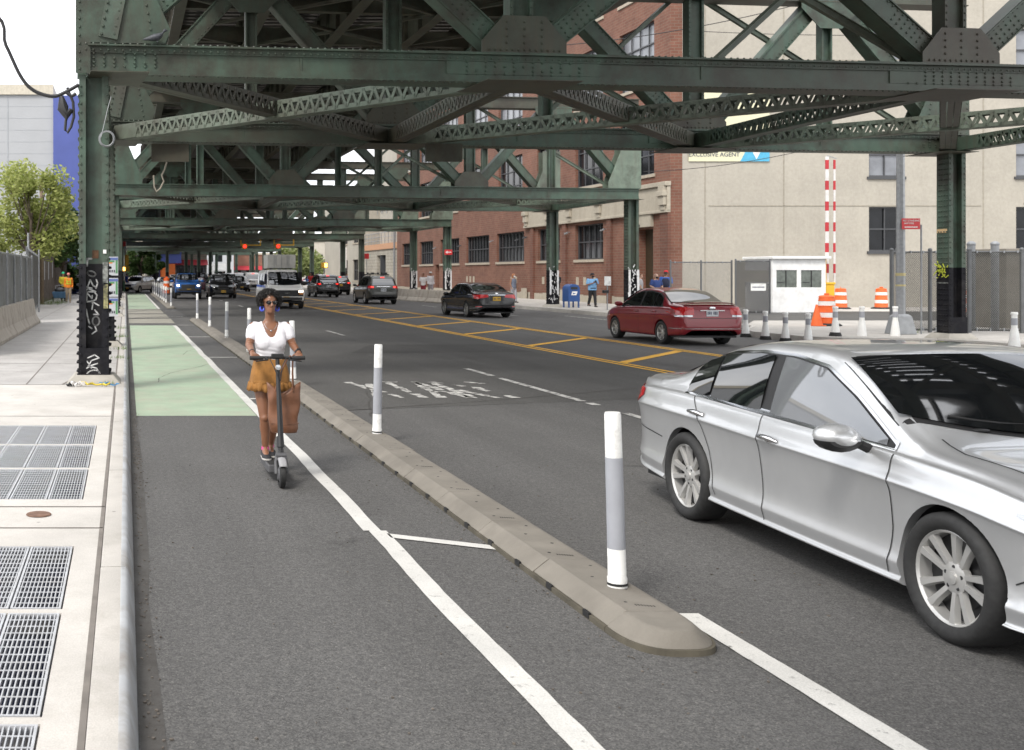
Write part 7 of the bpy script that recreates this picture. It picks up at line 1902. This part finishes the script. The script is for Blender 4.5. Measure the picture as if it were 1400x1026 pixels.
for y in (-.05, 12.1, 18.4): mb = MB(); mb.box2((-.2, y, .0), (-.15, y + .9, .85)); mb.build('corner_stone', m_stone, brk)
mb = MB()
for y in range(4, 53, 2): mb.box2((-.05, y, 0), (0, y + 2.001, .55 + .02 * (y % 4)))
mb.build('stone_plinth', m_stone, brk)
rv = random.Random(2)
for y in (4.2, 8.3, 9.6, 10.6, 13.5, 14.2, 15.8, 20.6, 21.4, 29.5, 30.3, 31.1): mb = MB(); mb.box2((-.03, y, 1.15), (0, y + .34, 1.62)); mb.build('wall_vent', m_sill, brk)
for y, z in ((2.9, 4.4), (7.0, 4.35), (11.9, 4.35), (18.7, 4.3), (20.1, 4.2), (25.3, 4.25), (32.7, 4.1), (39.6, 4.1)):
    mb = MB(); mb.box((-.10, y, z), (.20, .05, .05)); mb.tube((-.18, y - .12, z - .05), (-.26, y + .14, z - .10), .05, n=10); mb.build('security_camera', m_galv if int(y) % 2 else m_frame, brk)
mb = MB(); mb.box2((-.25, -.1, 21.5), (13.1, 53.1, 22.1)); mb.build('parapet', m_stone, brk)
mb = MB(); mb.box2((.42, 38.8, .1), (.46, 39.9, 2.6)); mb.build('side_door', m_frame, brk)
# --- cream building facing the camera
crm = thing('cream_building', 'tall cream rendered warehouse wall with a few dark windows behind the booth', 'building', (27.02, 52.62, 0))
cw = []
for x0, x1 in ((36.9, 38.6), (44.2, 45.9), (52, 54)):
    for z0, z1 in ((2.95, 5.15), (6.65, 8.85), (11.9, 14.0)): cw.append((x0 - 27.05, x1 - 27.05, z0, z1))
facade(crm, 0, 0, 55, 0, 26, .5, cw, m_cream, axis='Y')
mb = MB(); mb.box2((13.6, .55, 0), (55, 20, 25.8)); mb.build('inner_block', m_frame, crm)
for a, b, z0, z1 in cw:
    w = window(crm, 0, a, b, z0, z1, 2, 2, axis='Y', glass=m_winpale if z0 > 6 else m_win, sill=False, deep=.14)
    mb = MB(); mb.box2((a - .1, -.08, z0 - .14), (b + .1, .09, z0 - .002)); mb.build('sill', m_frame, w)
mb = MB()
for x0, x1, z in ((1.9, 15.4, 5.18), (0, 17.2, 16.4), (17.5, 55, 5.3), (0, 14, 12.4)): mb.box2((x0, -.02, z), (x1, 0, z + .05))
for x in (1.7, 5.6, 15.5, 21.6, 32): mb.box2((x, -.02, 0), (x + .05, 0, 26))
mb.build('render_joint', M('joint_tan', (.31, .285, .235), .9), crm)
bn = thing('advert_banner', 'pale advertising banner with blue corner and white pin emblem on the cream wall', 'banner', (29.9, 52.56, 9.25))
mb = MB(); mb.box2((-2.0, 0, -1.85), (2.0, .03, 2.2)); mb.build('banner_sheet', M('banner_cream', (.62, .60, .42), .6, var=.04), bn)
mb = MB(); mb.prism([(.55, -1.85), (2.0, -1.85), (2.0, -.3), (1.5, -.55), (.9, -1.2)], -.006, -.001, lambda u, v, w: (u, w, v)); mb.prism([(-2.0, 1.2), (-1.2, 2.2), (-2.0, 2.2)], -.006, -.001, lambda u, v, w: (u, w, v)); mb.build('blue_corner', M('banner_blue', (.07, .36, .55), .5), bn)
mb = MB(); mb.prism([(1.35 + .28 * math.cos(a), -1.15 + .28 * math.sin(a)) for a in [lerp(-.6, PI + .6, q / 14) for q in range(15)]] + [(1.35, -1.75)], -.011, -.007, lambda u, v, w: (u, w, v)); mb.build('pin_emblem', m_bandw, bn)
place_text('EXCLUSIVE AGENT', .30, m_plateink, bn, (-.75, -.008, -1.52), (PI / 2, 0, 0))
mb = MB()
for q in range(7): mb.box((-1.3 + q * .33, -.004, -.9), (.22, .006, .26))
for q in range(6): mb.box((-.1 + q * .26, -.004, 1.15), (.16, .006, .2))
mb.build('lettering', m_plateink, bn)
# --- low concrete building with roof railing, beyond the brick warehouse
lo_ = thing('concrete_building', 'low pale block building with peach fascia, dark doorway and rooftop railing', 'building', (27.3, 106.2, 0))
facade(lo_, 0, 0, 15, 0, 4.4, .6, [(5.2, 9.0, .1, 3.8)], m_block); mb = MB(); mb.box2((.62, .05, 0), (12, 15, 4.35)); mb.build('inner_block', m_frame, lo_)
mb = MB(); mb.box2((-.12, -.05, 4.4), (12, 15, 5.0)); mb.build('fascia', m_peach, lo_)
mb = MB(); mb.box2((.5, 5.2, .1), (.56, 9.0, 3.8)); mb.box2((-.1, 7.0, .1), (.5, 7.2, 3.8)); mb.build('doorway', m_frame, lo_)
mb = MB()
for z in (5.35, 5.75, 6.2): mb.tube((.1, 0, z), (.1, 15, z), .04)
for q in range(11): mb.tube((.1, q * 1.5, 5.0), (.1, q * 1.5, 6.2), .035)
mb.build('roof_railing', m_galv, lo_); mb = MB(); mb.box2((1.5, 1, 5.0), (11, 14, 19)); mb.build('upper_storey', m_cream, lo_)
mb = MB()
for z in (9.0, 9.5, 10.0): mb.tube((1.4, 0, z), (1.4, 15, z), .05)
for q in range(8): mb.tube((1.4, q * 2.1, 8.5), (1.4, q * 2.1, 10.0), .04)
mb.build('upper_railing', m_galv, lo_)
pole('pale slender pole in front of the concrete building', 26.2, 103.5, 7.5, .11, m_galv, 'street_pole')
cb_ = thing('corner_building', 'pale block building with vertical white shop sign at the far right corner', 'building', (27.5, 122.5, 0))
facade(cb_, 0, 0, 24, 0, 11, .5, [(3, 6, 1, 3.5), (9, 12, 1, 3.5), (3, 6, 5.5, 8), (9, 12, 5.5, 8)], m_cream); mb = MB(); mb.box2((.5, .05, 0), (14, 24, 10.9)); mb.build('inner_block', m_frame, cb_); mb = MB(); mb.box2((0, -.4, 0), (14, 0, 11)); mb.build('end_wall', m_cream, cb_)
for a, b, z0, z1 in ((3, 6, 1, 3.5), (9, 12, 1, 3.5), (3, 6, 5.5, 8), (9, 12, 5.5, 8)): window(cb_, 0, a, b, z0, z1, 3, 2)
vs = thing('vertical_sign', 'tall white vertical sign lettered PARK at the far right corner', 'sign', (24.8, 121.0, 3.6)); mb = MB(); mb.box((0, 0, 0), (.72, .2, 2.3)); mb.build('sign_panel', m_bandw, vs)
for i, ch in enumerate('PARK'): place_text(ch, .62, m_plateink, vs, (0, -.108, .83 - i * .555), (PI / 2, 0, 0))
# --- left background
gry = thing('big_box_building', 'large plain pale grey building with a blue end bay behind the left tree', 'building', (-6.15, 90, 0))
m_gpan = M('grey_cladding', (.36, .37, .385), .7, var=.05, scale=.5); m_bpan = M('blue_cladding', (.065, .09, .30), .6, var=.08, scale=.6)
mb = MB(); mb.box2((-45, 0, 0), (0, 25, 17.0)); mb.build('wall', m_gpan, gry); mb = MB(); mb.box2((-45, -.2, 17.0), (2.2 - 2.2, 25, 17.85)); mb.build('parapet', M('cream_parapet', (.50, .46, .38), .8), gry)
mb = MB(); mb.box2((.01, -.3, 0), (5.2, 24, 16.9)); mb.build('blue_bay', m_bpan, gry)
mb = MB()
for x in (-3.9, -8.2): mb.box2((x, -.03, 0), (x + .06, 0, 17))
for z in range(1, 17): mb.box2((-45, -.012, z), (-.0, 0, z + .02))
mb.build('panel_joint', M('joint_grey', (.33, .35, .37), .8), gry)
# --- far end of the street
def block(name, label, x, y, w, h, d, mat, wins=0, extra=None, wmat=None):
    r = thing(name, label, 'building', (x, y, 0)); mb = MB(); mb.box2((0, 0, 0), (w, d, h)); mb.build('wall', mat, r)
    mb = MB(); mb.box2((-.2, -.2, h), (w + .2, d, h + .4)); mb.build('cornice', m_stone, r)
    nf = max(1, int(h / 3.4))
    for f in range(nf):
        for i in range(wins):
            mb = MB(); x0 = (i + .25) * w / wins; mb.box2((x0, -.06, f * 3.4 + 1), (x0 + w / wins * .5, .02, f * 3.4 + 2.7)); mb.build('window', wmat or m_win, r)
    if extra: extra(r)
    return r
def awn(col, w, z, nm='awning'):
    def f(r):
        mb = MB(); mb.prism([(0, z), (0, z + .9), (-1.4, z)], -.1, w + .1, lambda u, v, w_: (w_, u, v)); mb.build(nm, col, r)
        mb = MB(); mb.box2((.2, -.05, 0), (w - .2, .02, z - .1)); mb.build('shop_front', M('shop_glass', (.09, .09, .10), .2, var=.6, scale=1.5), r)
    return f
m_fred = M('awning_red', (.33, .02, .03), .6); m_forange = M('shutter_orange', (.6, .14, .03), .6)
def bluex(r):
    mb = MB(); mb.box2((.6, -.1, 0), (3.0, .02, 3.4)); mb.build('shop_front', m_forange, r); mb = MB(); mb.box2((0, -.2, 3.5), (4, 0, 6.8)); mb.build('fascia', m_bpan, r)
block('blue_shop', 'far blue shop with orange front beyond the left columns', 5.0, 172, 3.0, 7.2, 12, m_bpan, 0, bluex)
block('red_awning_shop', 'far shop with red awning between the columns', 8.1, 174, 5.2, 6.5, 12, m_block, 2, awn(m_fred, 5.2, 3.2))
block('far_grey_block', 'far grey apartment block at the end of the street', 13.6, 232, 10, 9, 14, m_gpan, 5); block('far_brick_block', 'far low brick block at the end of the street', 23.8, 236, 12, 6.0, 14, m_brick, 5, awn(m_fred, 12, 2.6)); block('far_cream_block', 'far cream block at the end of the street, right side', 36, 240, 16, 9, 14, m_cream, 7)
block('far_tan_block', 'far tan block at the end of the street, left side', -8, 225, 12, 10, 14, m_stone, 5)
block('far_white_block', 'far white block behind the red awning shop', 4.5, 240, 9, 13, 12, m_block, 4)
# truck-like white trailer far away
tr_ = thing('box_truck', 'far white box truck in the crowded junction', 'truck', (15.5, 190, 0)); mb = MB(); mb.box2((0, 0, .9), (2.4, 5.5, 3.6)); mb.build('cargo_box', m_bwhite, tr_); mb = MB(); mb.box2((.1, -1.6, .6), (2.3, -.02, 2.4)); mb.build('cab', m_bwhite, tr_); mb = MB(); mb.box2((.25, -1.63, 1.5), (2.15, -1.605, 2.2)); mb.build('windscreen', m_glass, tr_)
for x in (.3, 2.1):
    for y in (-.9, 3.9): t = MB().lathe([(.0005, -.15), (.45, -.15), (.45, .15), (.0005, .15)], 16, (x, y, .45), Matrix.Rotation(PI / 2, 3, 'Y')); t.build('wheel', m_tyre, tr_)

# ------------------------------------------------------------------ trees
def leafmat(name, a, b, c):
    m, t, p = nt(name); p.inputs['Roughness'].default_value = .6; p.inputs['Specular IOR Level'].default_value = .3
    oi = N(t, 'ShaderNodeNewGeometry'); r = ramp(t, oi.outputs['Random Per Island'], [(0, a), (.5, b), (1, c)]); t.links.new(r.outputs[0], p.inputs['Base Color'])
    p.inputs['Transmission Weight'].default_value = 0; tr = N(t, 'ShaderNodeBsdfTranslucent'); t.links.new(r.outputs[0], tr.inputs[0]); mx = N(t, 'ShaderNodeMixShader'); mx.inputs[0].default_value = .35
    t.links.new(p.outputs[0], mx.inputs[1]); t.links.new(tr.outputs[0], mx.inputs[2]); t.links.new(mx.outputs[0], t.nodes['Material Output'].inputs[0]); return m
m_leaf1 = leafmat('fresh_leaves', (.24, .29, .07), (.33, .37, .11), (.42, .44, .17)); m_leaf2 = leafmat('dark_leaves', (.035, .07, .018), (.05, .095, .025), (.08, .12, .035)); m_leaf3 = leafmat('far_leaves', (.16, .21, .06), (.22, .26, .09), (.28, .3, .13))
m_bark = M('bark', (.09, .07, .05), .9, var=.3, scale=8)
def tree(label, x, y, h, rad, zc, n, mat, seed, leaf=.16, blobs=16, flat=1.0, grp=None):
    r = thing('tree', label, 'tree', (x, y, 0), 0, grp); g = random.Random(seed); mb = MB()
    mb.path([(0, 0, 0), (.05, 0, zc * .35), (-.05, .05, zc * .7), (.02, 0, zc)], [.16, .13, .10, .06], 8); cs = []
    for i in range(blobs):
        a = g.uniform(0, 2 * PI); e = g.uniform(-.8, 1); rr_ = rad * g.uniform(.35, .85) * math.sqrt(max(.1, 1 - e * e * .7)); c = V(math.cos(a) * rr_, math.sin(a) * rr_, zc + e * (h - zc) * .85 * flat)
        cs.append((c, rad * g.uniform(.22, .42))); s = V(0, 0, zc * g.uniform(.45, .95)); mb.path([s, s.lerp(c, .5) + V(0, 0, -.1), c], [.06, .04, .015], 6)
    mb.build('trunk', m_bark, r, smooth=True)
    mb = MB()
    for i in range(n):
        c, br = cs[g.randrange(len(cs))]; d = V(g.gauss(0, 1), g.gauss(0, 1), g.gauss(0, .9)); d = d.normalized() * br * g.uniform(.3, 1.15) ** .7; p = c + d
        s = leaf * g.uniform(.6, 1.3); u = V(g.gauss(0, 1), g.gauss(0, 1), g.gauss(0, .6)).normalized(); v = u.orthogonal().normalized(); a = g.uniform(0, 6.3); v = v * math.cos(a) + u.cross(v) * math.sin(a)
        mb.add([p - u * s, p + v * s * .45, p + u * s, p - v * s * .45], [(0, 1, 2, 3)])
    mb.build('crown', mat, r, fix=False)
    return r
tree('fresh green leafy tree rising behind the left fence in front of the grey building', -4.9, 55, 7.6, 2.35, 5.0, 9000, m_leaf1, 4, .13, 26)
tree('lower fresh green tree at the left frame edge behind the panels', -7.0, 50, 5.0, 1.7, 3.4, 5000, m_leaf1, 5, .13, 16)
tree('dark green tree behind the board fence by the first column', -4.4, 74, 6.2, 2.4, 4.2, 7000, m_leaf2, 6, .17, 20)
tree('second dark green tree farther behind the board fence', -6.2, 84, 6.4, 2.6, 4.3, 5000, m_leaf2, 16, .19, 18)
tree('dark bushy tree beyond the far left columns', 2.2, 150, 6.8, 2.1, 4.0, 5000, m_leaf2, 7, .3, 18)
tree('second dark bushy tree between the far left columns', 4.3, 160, 6.4, 1.7, 4.0, 4000, m_leaf2, 8, .3, 16)
tree('pale yellow green tree far away right of the van', 24.5, 156, 5.6, 3.6, 3.2, 5000, m_leaf3, 9, .3, 20)
tree('pale yellow green bush farther right at the street end', 29, 170, 6.0, 3.8, 3.0, 4000, m_leaf3, 10, .3, 18)
tree('low dark bush closing the gap between board fence and column', -3.6, 88, 3.6, 1.9, 1.9, 3500, m_leaf2, 21, .2, 14)
# ------------------------------------------------------------------ camera, light, sky
cam = bpy.data.cameras.new('camera'); co = bpy.data.objects.new('camera', cam); COL.objects.link(co)
co.location = (0, 0, H); co.rotation_euler = (PI / 2, 0, 0)
cam.sensor_fit = 'HORIZONTAL'; cam.sensor_width = 36; cam.lens = 36 * F / 1400
cam.shift_x = (700 - X0) / 1400; cam.shift_y = -(513 - Y0) / 1400
cam.clip_start = .1; cam.clip_end = 3000
cam.dof.use_dof = True; cam.dof.focus_distance = 9.0; cam.dof.aperture_fstop = 5.6
SC.camera = co
SUN_EL, SUN_AZ = math.radians(48), math.radians(222)   # azimuth clockwise from +Y: behind the camera, to the left
sun = bpy.data.lights.new('sun', 'SUN'); so = bpy.data.objects.new('sun', sun); COL.objects.link(so)
sun.energy = 1.5; sun.angle = math.radians(14); sun.color = (1, .96, .90)
d = V(math.sin(SUN_AZ) * math.cos(SUN_EL), math.cos(SUN_AZ) * math.cos(SUN_EL), math.sin(SUN_EL))
so.rotation_euler = d.to_track_quat('Z', 'Y').to_euler(); so.location = d * 80
w = bpy.data.worlds.new('World'); SC.world = w; w.use_nodes = True
t = w.node_tree; bg = t.nodes['Background']
sky = t.nodes.new('ShaderNodeTexSky'); sky.sky_type = 'NISHITA'; sky.sun_disc = False
sky.sun_elevation = SUN_EL; sky.sun_rotation = SUN_AZ; sky.air_density = 1.0; sky.dust_density = 4.0; sky.ozone_density = 1.0
# thin overcast: cloud veil over the clear sky
tc = t.nodes.new('ShaderNodeTexCoord'); mp = t.nodes.new('ShaderNodeMapping'); mp.inputs['Scale'].default_value = (1, 1, 2.5)
t.links.new(tc.outputs['Generated'], mp.inputs['Vector'])
nz = t.nodes.new('ShaderNodeTexNoise'); nz.inputs['Scale'].default_value = 2.2; nz.inputs['Detail'].default_value = 7; t.links.new(mp.outputs[0], nz.inputs['Vector'])
r = ramp(t, nz.outputs[0], [(.35, (.66,) * 3), (.62, (.97,) * 3)])
veil = ramp(t, nz.outputs[0], [(.3, (9.0, 9.3, 9.9)), (.7, (13.2, 13.1, 13.0))])
mx = t.nodes.new('ShaderNodeMix'); mx.data_type = 'RGBA'
t.links.new(r.outputs[0], mx.inputs[0]); t.links.new(sky.outputs[0], mx.inputs[6]); t.links.new(veil.outputs[0], mx.inputs[7])
t.links.new(mx.outputs[2], bg.inputs['Color']); bg.inputs['Strength'].default_value = .1
SC.view_settings.view_transform = 'Standard'; SC.view_settings.look = 'None'; SC.view_settings.exposure = .95; SC.view_settings.gamma = 1
SC.view_settings.use_curve_mapping = False
SC.render.engine = 'CYCLES'
SC.cycles.use_denoising = True; SC.cycles.max_bounces = 6; SC.cycles.diffuse_bounces = 3; SC.cycles.glossy_bounces = 3
SC.cycles.transparent_max_bounces = 12; SC.cycles.sample_clamp_indirect = 6
